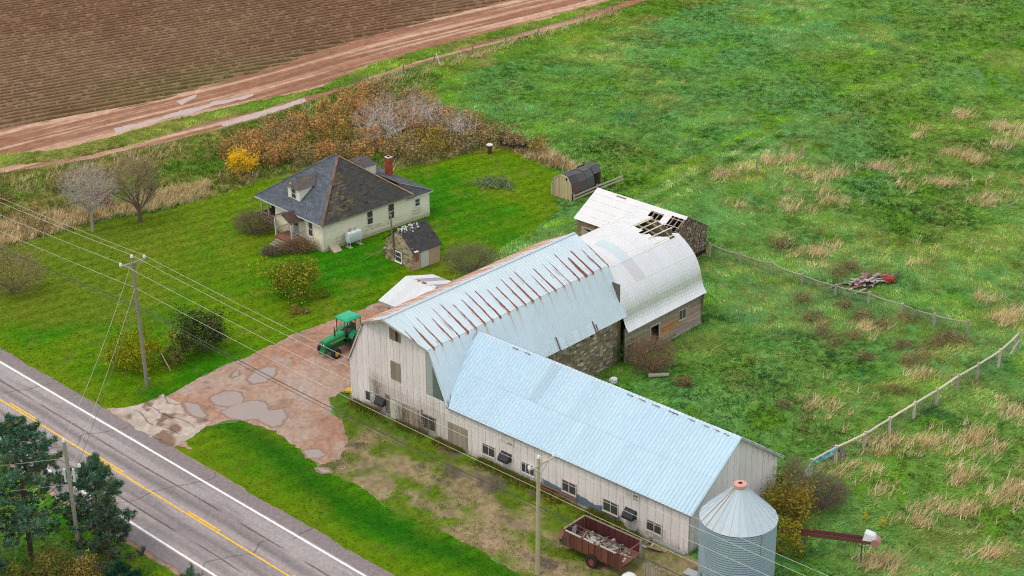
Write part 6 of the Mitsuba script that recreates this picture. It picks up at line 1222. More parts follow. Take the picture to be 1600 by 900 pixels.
m = MB(); p = gp(-2.28, 190.1); m.lathe(p, [(0.24, 0), (0.22, 0.95), (0.001, 0.96)], (0.085, 0.05, 0.035), 14); m.build('post', 'vc_matte', fd); m = MB(); m.lathe(p + [0, 0, 0.94], [(0.30, 0), (0.36, 0.04), (0.34, 0.12), (0.001, 0.17)], (0.70, 0.67, 0.64), 20); m.build('lid', 'vc_matte', fd, smooth=40)
dr_ = thing('black_drum', 'long dark drum lying half hidden in the thicket edge behind the lidded post', 'drum')
m = MB(); p = gp(0.4, 191.9); m.tube([p + [-1.3, 0.9, 0.55], p + [1.3, -0.9, 0.5]], 0.5, (0.05, 0.048, 0.052), 18); m.build('shell', 'vc_matte', dr_)
st = thing('leaning_stake', 'thin pale wooden stake leaning by the dark shrub near the road', 'stake')
m = MB(); p = gp(-28.35, 139.87); m.tube([p, p + [-0.75, 0.15, 1.75]], 0.05, (0.55, 0.45, 0.30), 7); m.build('stick', 'vc_matte', st)
yt = thing('white_rubbish', 'white plastic rubbish in the weeds behind the long barn roof', 'rubbish'); p = BARN.w((12.6, 17.6, -0.7)); m = MB(); v = b_.vertices * (1 + 0.6 * (meshkit.fbm(b_.vertices * 2.5 + 2, 3, 6)[:, None] - 0.5)) * [0.7, 0.5, 0.55]; m.add(v + p, b_.faces, (0.66, 0.70, 0.78)); m.build('sheet', 'vc_satin', yt)
lg = thing('pale_log', 'pale log lying under the bare brown shrub in the yard', 'log'); p = BARN.w((14.2, 20.2, -0.7)); m = MB(); m.tube([p, p + [1.7, 0.1, 0.05]], [0.2, 0.16], (0.36, 0.34, 0.29), 9); m.build('trunk', 'vc_matte', lg)

# elevator conveyor
ev = thing('grain_elevator', 'rusty grain elevator conveyor with white motor hood reaching past the grain bin', 'conveyor')
a, b = BARN.w((37.6, 5.9, 0.75)), BARN.w((43.9, 8.2, 1.35)); d = (b - a) / np.linalg.norm(b - a); sd = np.cross(d, [0, 0, 1]); sd /= np.linalg.norm(sd); up_ = np.cross(sd, d)
m = MB(); m.obox((a + b) / 2, d * np.linalg.norm(b - a) / 2, sd * 0.26, up_ * 0.02, (0.075, 0.032, 0.03)); m.build('trough_floor', 'vc_matte', ev)
for s in (-1, 1):
    m = MB(); m.obox((a + b) / 2 + sd * 0.27 * s + up_ * 0.12, d * np.linalg.norm(b - a) / 2, sd * 0.015, up_ * 0.14, (0.17, 0.075, 0.06) if s < 0 else (0.13, 0.06, 0.05)); m.build('side_plate', 'vc_matte', ev)
for i in range(12):
    m = MB(); p = a + (b - a) * (i + 0.5) / 12 + up_ * 0.06; m.obox(p, d * 0.03, sd * 0.24, up_ * 0.04, (0.10, 0.045, 0.035)); m.build('paddle', 'vc_matte', ev)
for t in (0.30, 0.62, 0.7, 0.8, 0.9):
    m = MB(); p = a + (b - a) * t - sd * -0.3; m.beam(p + [0, 0, -0.05], p + sd * 0.25 - [0, 0, 0.5], 0.05, 0.04, (0.11, 0.07, 0.05)); m.build('bracket', 'vc_matte', ev)
for s, t in ((1, 0.22), (1, 0.27), (-1, 0.85)):
    m = MB(); p = a + (b - a) * t + sd * 0.3 * s; g0 = p.copy(); g0[2] = -1.2; m.beam(p, g0, 0.10, 0.10, (0.27, 0.27, 0.24) if t == 0.22 else (0.14, 0.11, 0.09)); m.build('leg', 'vc_matte', ev)
m = MB(); m.tm(trimesh.convex.convex_hull(np.array([b + d * x + sd * y + up_ * z for x, y, z in ((-0.9, -0.35, 0.2), (0.05, -0.35, 0.2), (-0.9, 0.3, 0.2), (0.05, 0.3, 0.2), (-0.75, -0.4, 0.75), (-0.1, -0.3, 0.62), (-0.75, 0.2, 0.75), (-0.1, 0.2, 0.6))])), (0.66, 0.69, 0.73)); m.build('motor_hood', 'vc_satin', ev)
m = MB(); m.cyl(b + d * 0.0 - sd * 0.34 + up_ * 0.08, b + d * 0.0 + sd * 0.34 + up_ * 0.08, 0.30, (0.40, 0.20, 0.18), 18); m.build('head_drum', 'vc_matte', ev)
m = MB(); m.slab([b + d * -0.9 + sd * 0.42 - up_ * 0.1, b + d * -0.2 + sd * 0.42 - up_ * 0.05, b + d * -0.2 + sd * 0.30 - up_ * 0.2, b + d * -0.9 + sd * 0.30 - up_ * 0.2], 0.02, (0.55, 0.47, 0.40)); m.build('guard', 'vc_matte', ev)

# ------------------------------------------------------------------ fences
def fence(key, label, base, hs, rail=True, post_r=0.115, c=(0.38, 0.345, 0.30), mesh=True, sag=0.0, rail_r=0.05, railc=(0.42, 0.36, 0.29)):
    k = thing(key, label, 'fence'); pts = [gp(*p) for p in base]; tops = []
    for p, h in zip(pts, hs):
        m = MB(); tilt = np.array([rng.normal(0, 0.03), rng.normal(0, 0.03), 0]); top = p + [0, 0, h] + tilt * h
        m.tube([p - [0, 0, 0.3], top], [post_r * 1.05, post_r], jit(c, 0.1), 8); m.build('post', 'vc_matte', k); tops.append(top - [0, 0, 0.18])
    if rail:
        for a, b in zip(tops[:-1], tops[1:]):
            m = MB(); q = [a + (b - a) * t - [0, 0, sag * 4 * t * (1 - t)] + [0, 0, rng.normal(0, 0.012)] for t in np.linspace(0, 1, 6)]; m.tube(q, rail_r, jit(railc, 0.08), 7); m.build('rail', 'vc_matte', k)
    if mesh:
        m = MB()
        for (a, b), (pa, pb) in zip(zip(tops[:-1], tops[1:]), zip(pts[:-1], pts[1:])):
            for i in range(16):
                t = (i + 0.5) / 16; m.beam(pa + (pb - pa) * t, a + (b - a) * t, 0.012, 0.012, (0.20, 0.19, 0.17))
            for s in np.linspace(0.12, 0.95, 6): m.beam(pa + (a - pa) * s, pb + (b - pb) * s, 0.012, 0.012, (0.20, 0.19, 0.17))
        m.build('wire_mesh', 'vc_matte', k, kind='stuff')
    return k
fence('paddock_fence', 'upper paddock fence of grey posts with one pole rail and wire mesh', FENCEABASE, [1.5, 1.15, 1.25, 1.2, 1.15, 1.15, 1.15, 1.15, 1.35], sag=0.1, rail_r=0.065, railc=(0.36, 0.335, 0.30))
fb = fence('post_and_rail_fence', 'right-hand paddock fence with tall posts and one bleached pole rail', FENCEB_BASE, [1.75, 1.65, 1.6, 1.75, 1.75, 1.8, 1.65, 1.6, 1.65, 1.55], post_r=0.115, c=(0.46, 0.41, 0.34), railc=(0.58, 0.53, 0.45), rail_r=0.085)
p0, p1 = gp(*FENCEB_BASE[-1]), gp(42.2, 143.3)
m = MB(); m.tube([p0 + [0, 0, 0.85], p1 + [0, 0, 0.1]], 0.075, (0.50, 0.47, 0.42), 8); m.build('brace', 'vc_matte', fb)
# rails running down to the bin from the first post, and blue tarpaulin over the rail
a, b = gp(*FENCEB_BASE[0]) + [0, 0, 1.35], BARN.w((35.0, 10.4, 0.6)); m = MB(); m.tube([a, (a + b) / 2 - [0, 0, 0.15], b], 0.05, (0.42, 0.36, 0.30), 7); m.build('rail', 'vc_matte', fb)
tp = thing('tarpaulin', 'torn blue green tarpaulin hung over the pole rail near the long barn end', 'tarpaulin')
for (A_, B_, c0, c1, kk) in ((gp(*FENCEB_BASE[1]) + [0, 0, 1.46], gp(*FENCEB_BASE[0]) + [0, 0, 1.5], (0.09, 0.27, 0.42), (0.10, 0.42, 0.33), 0.42), (gp(*FENCEB_BASE[0]) + [0, 0, 1.35], b, (0.20, 0.30, 0.30), (0.20, 0.24, 0.23), 0.55)):
    m = MB(); n = 16; vv, cc = [], []
    for i in range(n + 1):
        t = i / n; p = A_ + (B_ - A_) * t; w = kk * (0.35 + 0.65 * math.sin(math.pi * min(1, t * 0.85 + 0.12)))
        for j in range(5):
            s = j / 4; vv.append(p + np.array([0.10 * math.sin(i * 1.3 + j), -0.06 - 0.12 * s + 0.07 * math.sin(i * 0.9 + j * 1.7), -w * s + 0.07])); cc.append(np.array(c0) * (1 - s) + np.array(c1) * s + (0.30 if (i * 3 + j) % 7 == 0 else 0))
    m.add(vv, [[i * 5 + j, i * 5 + j + 1, (i + 1) * 5 + j + 1, (i + 1) * 5 + j] for i in range(n) for j in range(4)], np.clip(cc, 0, 1)); m.build('sheet', 'vc_satin', tp, smooth=True)
fence('lane_fence', 'line of short old posts and wire along the dirt lane beyond the thicket', FENCEC, [1.2, 1.0, 1.15, 1.1, 1.25, 1.15, 1.0, 1.25, 1.2], rail=False, post_r=0.07, c=(0.27, 0.24, 0.20))
fence('pasture_fence', 'sparse row of thin wire fence posts crossing the far pasture', PFENCE, [2.0, 1.5, 1.5, 1.45, 1.35, 1.35], rail=False, mesh=False, post_r=0.075, c=(0.26, 0.24, 0.20))
for (x, y), l in ((( -8.9, 221.3), 'white leaning post'),):
    m = MB(); p = gp(-9.0, 221.1); m.tube([p + [0.5, -0.6, 0], p + [0, 0, 1.3]], 0.07, (0.62, 0.60, 0.56), 7); m.build('brace', 'vc_matte', 'lane_fence', label='pale leaning brace of the lane fence')

# ------------------------------------------------------------------ poles and wires
def insulator(m, p): m.lathe(p, [(0.05, 0), (0.12, 0.04), (0.13, 0.12), (0.10, 0.15), (0.12, 0.2), (0.06, 0.28), (0.001, 0.30)], (0.70, 0.71, 0.74), 10)
def pole(label, base, h, tops, c, arm=None, lean=(0, 0), group=None, r=(0.17, 0.12)):
    k = thing('utility_pole', label, 'utility pole', group); b = np.array([*base, 0.0]); t = b + [lean[0], lean[1], h]
    m = MB(); m.tube([b - [0, 0, 0.5], b + (t - b) * 0.5, t], [r[0], sum(r) / 2, r[1]], c, 12); m.build('shaft', 'vc_matte', k)
    F = Frame(b, -44.88); at = []
    if arm:
        (v0, z0), (v1, z1) = arm; L = F.loc(t)[:2] * (z0 / h)
        m = MB(F); m.beam((0.12, v0, z0), (0.12, v1, z1), 0.10, 0.12, (0.52, 0.47, 0.36) if c[0] > .28 else (0.34, 0.31, 0.27)); m.build('crossarm', 'vc_matte', k)
        m = MB(F); vm = (v0 + v1) / 2; m.beam((0.16, v1 * 0.55, z1 - 0.05), (0.16, L[1], z1 - 0.8), 0.03, 0.04, (0.42, 0.43, 0.44)); m.beam((0.16, v0 * 0.55, z0 - 0.05), (0.16, L[1], z0 - 0.8), 0.03, 0.04, (0.42, 0.43, 0.44)); m.build('arm_brace', 'vc_matte', k)
        for v, z in ((v0 + 0.08, z0), (v1 - 0.08, z1)):
            m = MB(F); insulator(m, (0.12, v, z + 0.05)); m.build('insulator', 'vc_gloss', k); at.append(F.w((0.12, v, z + 0.3)))
    m = MB(); insulator(m, t - [0, 0, 0.02]); m.build('insulator', 'vc_gloss', k); at.append(t + [0, 0, 0.25])
    return k, at, b, t
GREYW, FRESHW = (0.25, 0.225, 0.19), (0.40, 0.36, 0.235)
dirr = np.array([math.cos(math.radians(-44.88)), math.sin(math.radians(-44.88)), 0])
kB, aB, bB, tB = pole('grey wooden power pole on the lawn corner where the driveway meets the road', (-29.86, 137.28), 11.45, 0, GREYW, arm=((-1.5, 11.15), (0.9, 11.15)), lean=(-0.22, 0.0))
kC, aC, bC, tC = pole('newer pale wooden power pole on the grass in front of the long barn', (1.59, 109.21), 9.05, 0, FRESHW, arm=((-0.95, 8.6), (1.55, 8.6)), lean=(0.08, 0))
kA, aA, bA, tA = pole('mossy grey power pole among the pines across the road', (-29.72, 110.37), 9.95, 0, (0.30, 0.28, 0.24), lean=(-0.2, 0.0), r=(0.16, 0.13))
m = MB(Frame(bB, -44.88)); m.cyl((0.0, 0.18, 0.6), (0.0, 0.24, 0.6), 0.10, (0.62, 0.62, 0.62), 10); m.build('tag', 'vc_matte', kB); m = MB(); m.tube([bB + [0.25, -0.4, 0], bB + [0.2, -0.2, 1.2]], 0.025, (0.1, 0.1, 0.1), 6); m.build('ground_rod', 'vc_matte', kB)
FA = Frame(bA, -44.88)
m = MB(FA); m.beam((-0.6, 0, 8.6), (0.25, 0.0, 8.65), 0.08, 0.08, (0.30, 0.36, 0.40)); m.build('bracket', 'vc_matte', kA)
for v in (-0.3, 0.3):
    m = MB(); q = bA + [-0.1 + v, 0, 6.9]; m.tube([q, q + [0, -0.04, 1.0]], [0.07, 0.09], (0.62, 0.66, 0.68), 9); m.build('cable_guard', 'vc_satin', kA)
m = MB(); insulator(m, bA + [0.62, 0.0, 8.0]); m.build('insulator', 'vc_gloss', kA)
def wire(label, pts, sag, c, r=0.014, group=None, name='overhead_wire'):
    out = []
    for a, b in zip(pts[:-1], pts[1:]):
        a, b = np.asarray(a, float), np.asarray(b, float); t = np.linspace(0, 1, 17)[:, None]; q = a + (b - a) * t; q[:, 2] -= sag * 4 * t[:, 0] * (1 - t[:, 0]); out.append(q if not out else q[1:])
    m = MB(); m.tube(np.concatenate(out), r, c, 5); k = thing(name, label, 'wire', group); m.build('strand', 'vc_satin', k)
span = bC - bB; span[2] = 0
LIGHT = (0.55, 0.54, 0.50); offL, offR = -span, span
def ends(pB, pC): return [np.asarray(pB) + offL + [0, 0, 0.2], pB, pC, np.asarray(pC) + offR + [0, 0, 0.0]]
wire('pale overhead power wire on the roadside insulators of the crossarms', ends(aB[0], aC[0]), 0.35, LIGHT); wire('pale overhead power wire on the barn-side insulators of the crossarms', ends(aB[1], aC[1]), 0.35, LIGHT); wire('pale overhead power wire on the pole top insulators', ends(aB[2], aC[2]), 0.35, LIGHT)
wire('pale neutral wire strung below the crossarms', ends(bB + [-0.18, 0, 8.85], bC + [0.06, 0, 6.75]), 0.35, LIGHT)
wire('dark telephone cable strung lowest along the roadside poles', ends(bB + [-0.1, 0, 7.25], bC + [0.05, 0, 5.4]), 0.45, (0.05, 0.05, 0.055), r=0.03)
wire('thin dark cable just under the telephone cable', ends(bB + [-0.1, 0, 7.0], bC + [0.05, 0, 5.1]), 0.5, (0.08, 0.08, 0.08), r=0.018)
wire('pale wire crossing the road to the top of the mossy pole', [bB + [-0.3, 0, 11.0], tA + [0, 0, 0.1]], 0.5, (0.42, 0.42, 0.42), r=0.014)
wire('pale neutral wire crossing the road below it', [bB + [-0.18, 0, 8.9], bA + [0.1, 0, 8.0]], 0.4, (0.42, 0.42, 0.42), r=0.014)
wire('dark service cable crossing the road', [bB + [-0.15, 0, 8.2], bA + [0.1, 0, 7.2]], 0.4, (0.12, 0.12, 0.12), r=0.016)
wire('wire leaving the top of the mossy pole leftwards over the pines', [bA + [-0.3, 0, 8.7], bA + [-26, -5.0, 9.6]], 0.4, (0.42, 0.42, 0.40), r=0.016)
wire('wire leaving the middle of the mossy pole leftwards over the pines', [bA + [-0.15, 0, 6.7], bA + [-26, -5.0, 7.2]], 0.3, (0.42, 0.42, 0.40), r=0.016)
wire('guy wire from the mossy pole down into the pines', [bA + [-0.1, 0, 5.6], bA + [-7.0, -1.5, 2.2]], 0.02, (0.42, 0.42, 0.40), r=0.014, name='guy_wire')
wire('slack service wire from the stone shed mast towards the lawn', [SHED.w((-4.2, 0.1, 1.0)), SHED.w((-5.0, -2.4, 0.1))], 0.02, (0.30, 0.32, 0.2), r=0.012)
rs = np.random.default_rng(15)
for i in range(9):
    p = BARN.w((rs.uniform(29.3, 32.4), rs.uniform(-1.6, -0.6), 0.06 + 0.03 * i % 0.2)); a = rs.uniform(0, 3.1); L = rs.uniform(0.2, 0.6); d = np.array([math.cos(a), math.sin(a), 0.08]) * L
    m = MB(); m.obox(p, d, np.array([-d[1], d[0], 0]) * rs.uniform(0.1, 0.35), (0, 0, 0.025), jit(((0.60, 0.57, 0.52), (0.32, 0.22, 0.14), (0.22, 0.17, 0.13), (0.45, 0.42, 0.40))[i % 4], 0.12, rs)); m.build('board', 'vc_matte', thing('rubbish', 'broken boards and sheets lying in the weeds between the wagon and the wall', 'rubbish', 'rubbish between the wagon and the wall'))

# ------------------------------------------------------------------ trees, shrubs and pines
def branch(m, p, d, L, r, depth, rs, c, bend=0.25, kids=3, spread=0.7, ratio=0.68, up=0.12, tw=3, ends_=None):
    n = 4; pts = [p]; dd = d / np.linalg.norm(d)
    for i in range(n):
        dd = dd + rs.normal(0, bend, 3) * 0.5 + [0, 0, up]; dd /= np.linalg.norm(dd); pts.append(pts[-1] + dd * L / n)
    m.tube(pts, np.linspace(r, r * 0.55, n + 1), jit(c, 0.1, rs), 6 if r > 0.05 else tw, cap=False)
    if depth == 0:
        if ends_ is not None: ends_.append(pts[-1])
        return
    for k in range(kids):
        i = rs.integers(1, n + 1); a = rs.uniform(0, 2 * np.pi); s = np.array([math.cos(a), math.sin(a), 0.15]); nd = dd * (1 - spread * 0.5) + s * spread
        branch(m, pts[i] if k else pts[-1], nd, L * ratio * rs.uniform(0.75, 1.2), max(r * 0.52, 0.006), depth - 1, rs, c, bend, kids, spread, ratio, up, tw, ends_)
def twigs(m, cen, rad, n, rs, c, L=0.45, w=0.012, updir=0.5, shell=0.2):
    """Fine twigs spread through an ellipsoid crown, each a thin upright blade pointing outwards."""
    d = sphere_dirs(n, rs); t = rs.uniform(shell, 1, (n, 1)) ** 0.6; p = cen + d * t * rad
    o = d * 0.7 + rs.normal(0, 0.45, (n, 3)) + [0, 0, updir]; o /= np.linalg.norm(o, axis=1, keepdims=True); l = L * rs.uniform(0.5, 1.3, (n, 1))
    s = np.cross(o, sphere_dirs(n, rs)); s /= np.linalg.norm(s, axis=1, keepdims=True)
    m.blades(p, p + o * l, s * w * rs.uniform(0.6, 1.3, (n, 1)), pick([c], n, rs, 0.18))
def foliage(m, cen, rad, n, rs, pal, size, clumps=40, cl=0.28, shell=0.45, low=-0.75, w=None, gap=0.0):
    """Leaves in clumps over a deformed ellipsoid."""
    d = sphere_dirs(clumps * 2, rs); d = d[d[:, 2] > low][:clumps]; k = len(d)
    lump = 1 + 0.62 * (meshkit.fbm(d * 1.9 + cen * 0.37, 3, 3)[:, None] - 0.5) * 2
    spray = np.where(rs.random((k, 1)) < 0.18, rs.uniform(1.1, 1.38, (k, 1)), 1.0); cc = cen + d * rs.uniform(shell, 1.0, (k, 1)) * lump * rad * spray; ci = rs.integers(0, k, n)
    p = cc[ci] + rs.normal(0, 1, (n, 3)) * cl * np.array(rad).mean() * rs.uniform(0.35, 1.15, (k, 1))[ci]
    p[:, 2] = np.maximum(p[:, 2], 0.04 + ground_z(p[:, 0], p[:, 1]))
    a = sphere_dirs(n, rs); b = np.cross(a, sphere_dirs(n, rs)); b /= np.linalg.norm(b, axis=1, keepdims=True) + 1e-9; s = size * rs.uniform(0.6, 1.4, (n, 1))
    pc = pick(pal, k, rs, 0.12, w); c = pc[ci] * 0.55 + pick(pal, n, rs, 0.18, w) * 0.45
    m.leaves(p, a * s, b * s * 0.55, c)
def shrub(name, label, x, y, rad, n, pal, size, cat='shrub', group=None, stems=7, stemc=(0.16, 0.12, 0.09), seed=0, zc=None, w=None, clumps=40, shell=0.45, tw=0, twc=None, cl=0.24, low=-0.75):
    rs = np.random.default_rng(seed + int(abs(x) * 100) + int(abs(y))); k = thing(name, label, cat, group); b = gp(x, y); rad = np.array(rad, float); cen = b + [0, 0, rad[2] * 0.95 if zc is None else zc]
    m = MB()
    for i in range(stems):
        e = cen + sphere_dirs(1, rs)[0] * rad * [0.75, 0.75, 0.7]; e[2] = max(e[2], b[2] + rad[2] * 0.5); q = b + [rs.normal(0, 0.12), rs.normal(0, 0.12), -0.1]; mid = (q + e) / 2 + rs.normal(0, 0.12, 3); m.tube([q, mid, e], [0.045, 0.03, 0.012], jit(stemc, 0.12, rs), 5, cap=False)
    if tw: twigs(m, cen, rad, tw, rs, twc or stemc, 0.5)
    m.build('stem', 'vc_matte', k)
    if n:
        m = MB(); foliage(m, cen, rad, n, rs, pal, size, clumps, cl, shell, low, w); m.build('crown', 'vc_leaf', k)
    return k
OL = [(0.10, 0.14, 0.02), (0.16, 0.17, 0.025), (0.05, 0.085, 0.018), (0.22, 0.20, 0.04)]
shrub('green_shrub', 'large round dark olive shrub by the driveway entrance', -26.2, 143.3, (2.15, 1.8, 1.95), 5200, [(0.030, 0.058, 0.016), (0.052, 0.075, 0.025), (0.022, 0.045, 0.016), (0.085, 0.075, 0.04), (0.05, 0.085, 0.02)], 0.10, seed=1, clumps=85, zc=1.9)
shrub('green_shrub', 'yellow green shrub at the foot of the roadside power pole', -31.2, 140.2, (2.3, 1.8, 1.75), 5600, [(0.17, 0.20, 0.008), (0.25, 0.23, 0.012), (0.09, 0.14, 0.01), (0.30, 0.26, 0.02), (0.12, 0.17, 0.01)], 0.085, seed=2, clumps=60, zc=1.55)
shrub('green_shrub', 'low bushy shrub between the roadside pole and the dark olive shrub', -28.2, 141.0, (1.2, 0.9, 0.9), 1500, [(0.09, 0.13, 0.02), (0.06, 0.10, 0.015), (0.16, 0.13, 0.06)], 0.08, seed=3, clumps=26)
shrub('green_shrub', 'leafy yellow green shrub alone on the lawn in front of the farmhouse', -19.35, 154.1, (2.35, 2.0, 2.0), 5600, [(0.085, 0.145, 0.012), (0.20, 0.21, 0.02), (0.05, 0.10, 0.014), (0.29, 0.26, 0.035), (0.12, 0.16, 0.015)], 0.10, seed=4, clumps=75, zc=2.0)
shrub('bare_shrub', 'brown and yellow half bare bush at the left edge of the lawn', -45.0, 155.6, (3.1, 2.4, 2.2), 3900, [(0.24, 0.18, 0.09), (0.20, 0.16, 0.05), (0.30, 0.22, 0.13), (0.13, 0.12, 0.04)], 0.07, seed=5, clumps=60, tw=2600, twc=(0.25, 0.18, 0.13), stems=14)
shrub('red_shrub', 'dull red shrub in the tall grass between the two bare trees', -41.2, 176.4, (1.5, 1.1, 0.85), 1500, [(0.22, 0.07, 0.055), (0.28, 0.10, 0.08), (0.16, 0.06, 0.04)], 0.08, seed=6, clumps=30)
shrub('yellow_shrub', 'bright yellow shrub behind the left of the farmhouse', -27.9, 184.2, (1.6, 1.25, 1.1), 2600, [(0.68, 0.42, 0.015), (0.72, 0.50, 0.02), (0.52, 0.33, 0.02), (0.35, 0.27, 0.03)], 0.085, seed=7, clumps=45, zc=1.45)
BR = (0.22, 0.165, 0.12)
shrub('bare_shrub', 'bare brown twiggy bush left of the entry porch', -24.9, 168.9, (2.1, 1.2, 1.15), 700, [(0.20, 0.13, 0.07), (0.14, 0.12, 0.04)], 0.06, seed=8, tw=3600, twc=(0.21, 0.15, 0.11), stems=14)
shrub('bare_shrub', 'reddish brown bush in front of the farmhouse corner window', -20.3, 164.2, (1.9, 0.9, 0.62), 1300, [(0.24, 0.13, 0.06), (0.17, 0.13, 0.06), (0.28, 0.17, 0.09)], 0.06, seed=9, tw=2200, twc=(0.22, 0.155, 0.11), stems=12)
shrub('bare_shrub', 'grey brown low bush at the porch steps', -22.6, 163.6, (1.1, 0.7, 0.42), 400, [(0.19, 0.15, 0.11)], 0.05, seed=10, tw=1200, twc=(0.18, 0.135, 0.11), stems=8)
shrub('bare_shrub', 'bare olive bush between the stone shed and the rusty roof edge', -3.7, 159.3, (2.6, 1.6, 1.4), 1700, [(0.15, 0.15, 0.05), (0.20, 0.17, 0.08), (0.12, 0.12, 0.05)], 0.055, seed=11, tw=4200, twc=(0.23, 0.20, 0.14), stems=16)
shrub('bare_shrub', 'bare reddish brown bush by the dark doorway of the arched barn', 11.6, 141.2, (2.1, 1.7, 1.5), 900, [(0.26, 0.17, 0.10), (0.20, 0.13, 0.08)], 0.05, seed=12, tw=5200, twc=(0.27, 0.175, 0.12), stems=16)
shrub('weed_clump', 'bright green weeds against the arched barn wall', 9.2, 143.3, (1.3, 1.0, 1.0), 1400, [(0.06, 0.16, 0.015), (0.045, 0.11, 0.02), (0.09, 0.19, 0.02)], 0.085, 'weeds', seed=13, clumps=30)
shrub('weed_clump', 'bright green low weeds at the back edge of the long barn roof', 8.6, 136.3, (1.5, 0.9, 0.55), 1200, [(0.05, 0.17, 0.012), (0.07, 0.20, 0.015)], 0.08, 'weeds', seed=14, clumps=24)
shrub('weed_clump', 'dark rusty weeds beside the pale log', 14.0, 138.2, (0.9, 0.6, 0.45), 500, [(0.13, 0.08, 0.05), (0.18, 0.11, 0.06)], 0.07, 'weeds', seed=15)
shrub('vine_shrub', 'yellow green leafy vines between the grain bin and the long barn end', 19.4, 116.9, (1.9, 2.3, 2.0), 4200, [(0.17, 0.15, 0.015), (0.24, 0.18, 0.02), (0.10, 0.11, 0.02), (0.30, 0.19, 0.03), (0.14, 0.10, 0.04)], 0.10, seed=16, clumps=60, tw=700, twc=(0.3, 0.27, 0.2))
shrub('vine_shrub', 'yellow brown weeds under the rusty elevator', 18.6, 112.6, (2.0, 1.7, 1.1), 2400, [(0.16, 0.17, 0.02), (0.26, 0.18, 0.02), (0.08, 0.13, 0.02)], 0.09, seed=17, clumps=40)
shrub('bare_shrub', 'purplish bare bush right of the vines by the grain bin', 22.6, 119.2, (1.9, 1.6, 1.2), 300, [(0.16, 0.11, 0.09)], 0.05, seed=18, tw=4200, twc=(0.195, 0.145, 0.125), stems=16)
shrub('vine_shrub', 'dead climbing vine on the far gable wall of the long barn', 20.5, 119.6, (0.9, 1.2, 2.1), 500, [(0.20, 0.16, 0.08), (0.16, 0.14, 0.03)], 0.06, seed=19, tw=2600, twc=(0.24, 0.20, 0.14), zc=1.9)
for i, (u, l) in enumerate(((2.9, 'bare climbing vine on the barn front left of the vent hood'), (6.1, 'brown dead vines over the white door of the barn front'), (8.0, 'thin dead vines left of the two-pane window'))):
    p = BARN.w((u, -0.3, 0)); rs = np.random.default_rng(60 + i); k = thing('dead_vine', l, 'vine'); m = MB()
    hgt_ = 3.6 if i == 0 else 1.9
    for j in range(16 if i == 0 else 24):
        a = BARN.w((u + rs.normal(0, 0.35), -0.12, 0)); q = [a]; uu = rs.normal(0, 0.25)
        for s in range(5): uu += rs.normal(0, 0.16); q.append(BARN.w((BARN.loc(a)[0] + uu, -0.07 - 0.12 * rs.random(), hgt_ * (s + 1) / 5 * rs.uniform(0.7, 1.0))))
        m.tube(q, [0.02, 0.017, 0.014, 0.011, 0.008, 0.006], jit((0.27, 0.215, 0.19), 0.15, rs), 4, cap=False)
    m.build('stem', 'vc_matte', k); m = MB(); n = 150 if i else 80; top = rs.normal(0, 1, (n, 2)) * [0.65, 0.55]; P3 = np.array([BARN.w((u + a, -0.1 - 0.12 * abs(rs.normal()), (max(0.05, 0.9 + b) if i else max(0.1, 2.7 + b)))) for a, b in top]); d = sphere_dirs(n, rs); e = np.cross(d, sphere_dirs(n, rs)); m.leaves(P3, d * 0.05, e * 0.035, pick([(0.22, 0.17, 0.145), (0.26, 0.21, 0.15), (0.15, 0.15, 0.07)], n, rs)); m.build('crown', 'vc_leaf', k)
bd = shrub('planting_bed', 'round bed of grey green plants in the middle of the far lawn', -1.7, 181.0, (2.15, 1.9, 0.42), 3800, [(0.13, 0.21, 0.10), (0.16, 0.24, 0.12), (0.10, 0.16, 0.06), (0.25, 0.22, 0.12)], 0.085, 'plants', seed=20, clumps=130, shell=0.1, zc=0.22, cl=0.14, stems=12)
shrub('grass_heap', 'low heap of brown cut grass on the lawn near the tractor', -18.9, 150.9, (1.0, 0.6, 0.26), 800, [(0.20, 0.13, 0.05), (0.16, 0.14, 0.03), (0.24, 0.16, 0.06)], 0.07, 'grass heap', seed=21, zc=0.15, stems=2)
for i, (x, y) in enumerate(((25.4, 117.1), (26.4, 116.1))): shrub('yellow_flower', ('yellow wild flower clump', 'smaller yellow wild flower clump')[i] + ' in the grass above the elevator hood', x, y, (0.22, 0.2, 0.42), 130, [(0.60, 0.42, 0.01), (0.15, 0.2, 0.02)], 0.05, 'flowers', seed=22 + i, stems=3)
# the two bare trees on the lawn edge
def bare_tree(label, x, y, h, c, seed, crown, leafpal=None, nl=0, trunk=0.35, tws=2600, twc=None, r0=0.14):
    rs = np.random.default_rng(seed); k = thing('bare_tree', label, 'tree'); b = gp(x, y); m = MB(); m.tube([b - [0, 0, 0.3], b + [0.03, 0, h * trunk * 0.5], b + [0.0, 0.05, h * trunk]], [r0 * 1.25, r0, r0 * 0.85], c, 9, cap=False); m.build('trunk', 'vc_matte', k)
    m = MB()
    for i in range(9):
        a = i * 2.4; branch(m, b + [0, 0, h * trunk * rs.uniform(0.72, 1.0)], np.array([math.cos(a) * 0.75, math.sin(a) * 0.75, 0.85]), h * 0.30, r0 * 0.45, 3, rs, c, 0.3, 3, 0.65, 0.62, 0.05)
    branch(m, b + [0, 0, h * trunk], np.array([0, 0, 1.0]), h * 0.38, r0 * 0.6, 3, rs, c, 0.2, 3, 0.6, 0.62, 0.1)
    m.build('limb', 'vc_matte', k)
    m = MB(); cen = b + [0, 0, h * (trunk + (1 - trunk) * 0.5)]; twigs(m, cen, np.array(crown), tws, rs, twc or c, 0.55, 0.011, 0.35, 0.1)
    if nl: foliage(m, cen, np.array(crown) * 0.9, nl, rs, leafpal, 0.055, 60, 0.2, 0.2)
    m.build('crown', 'vc_leaf', k)
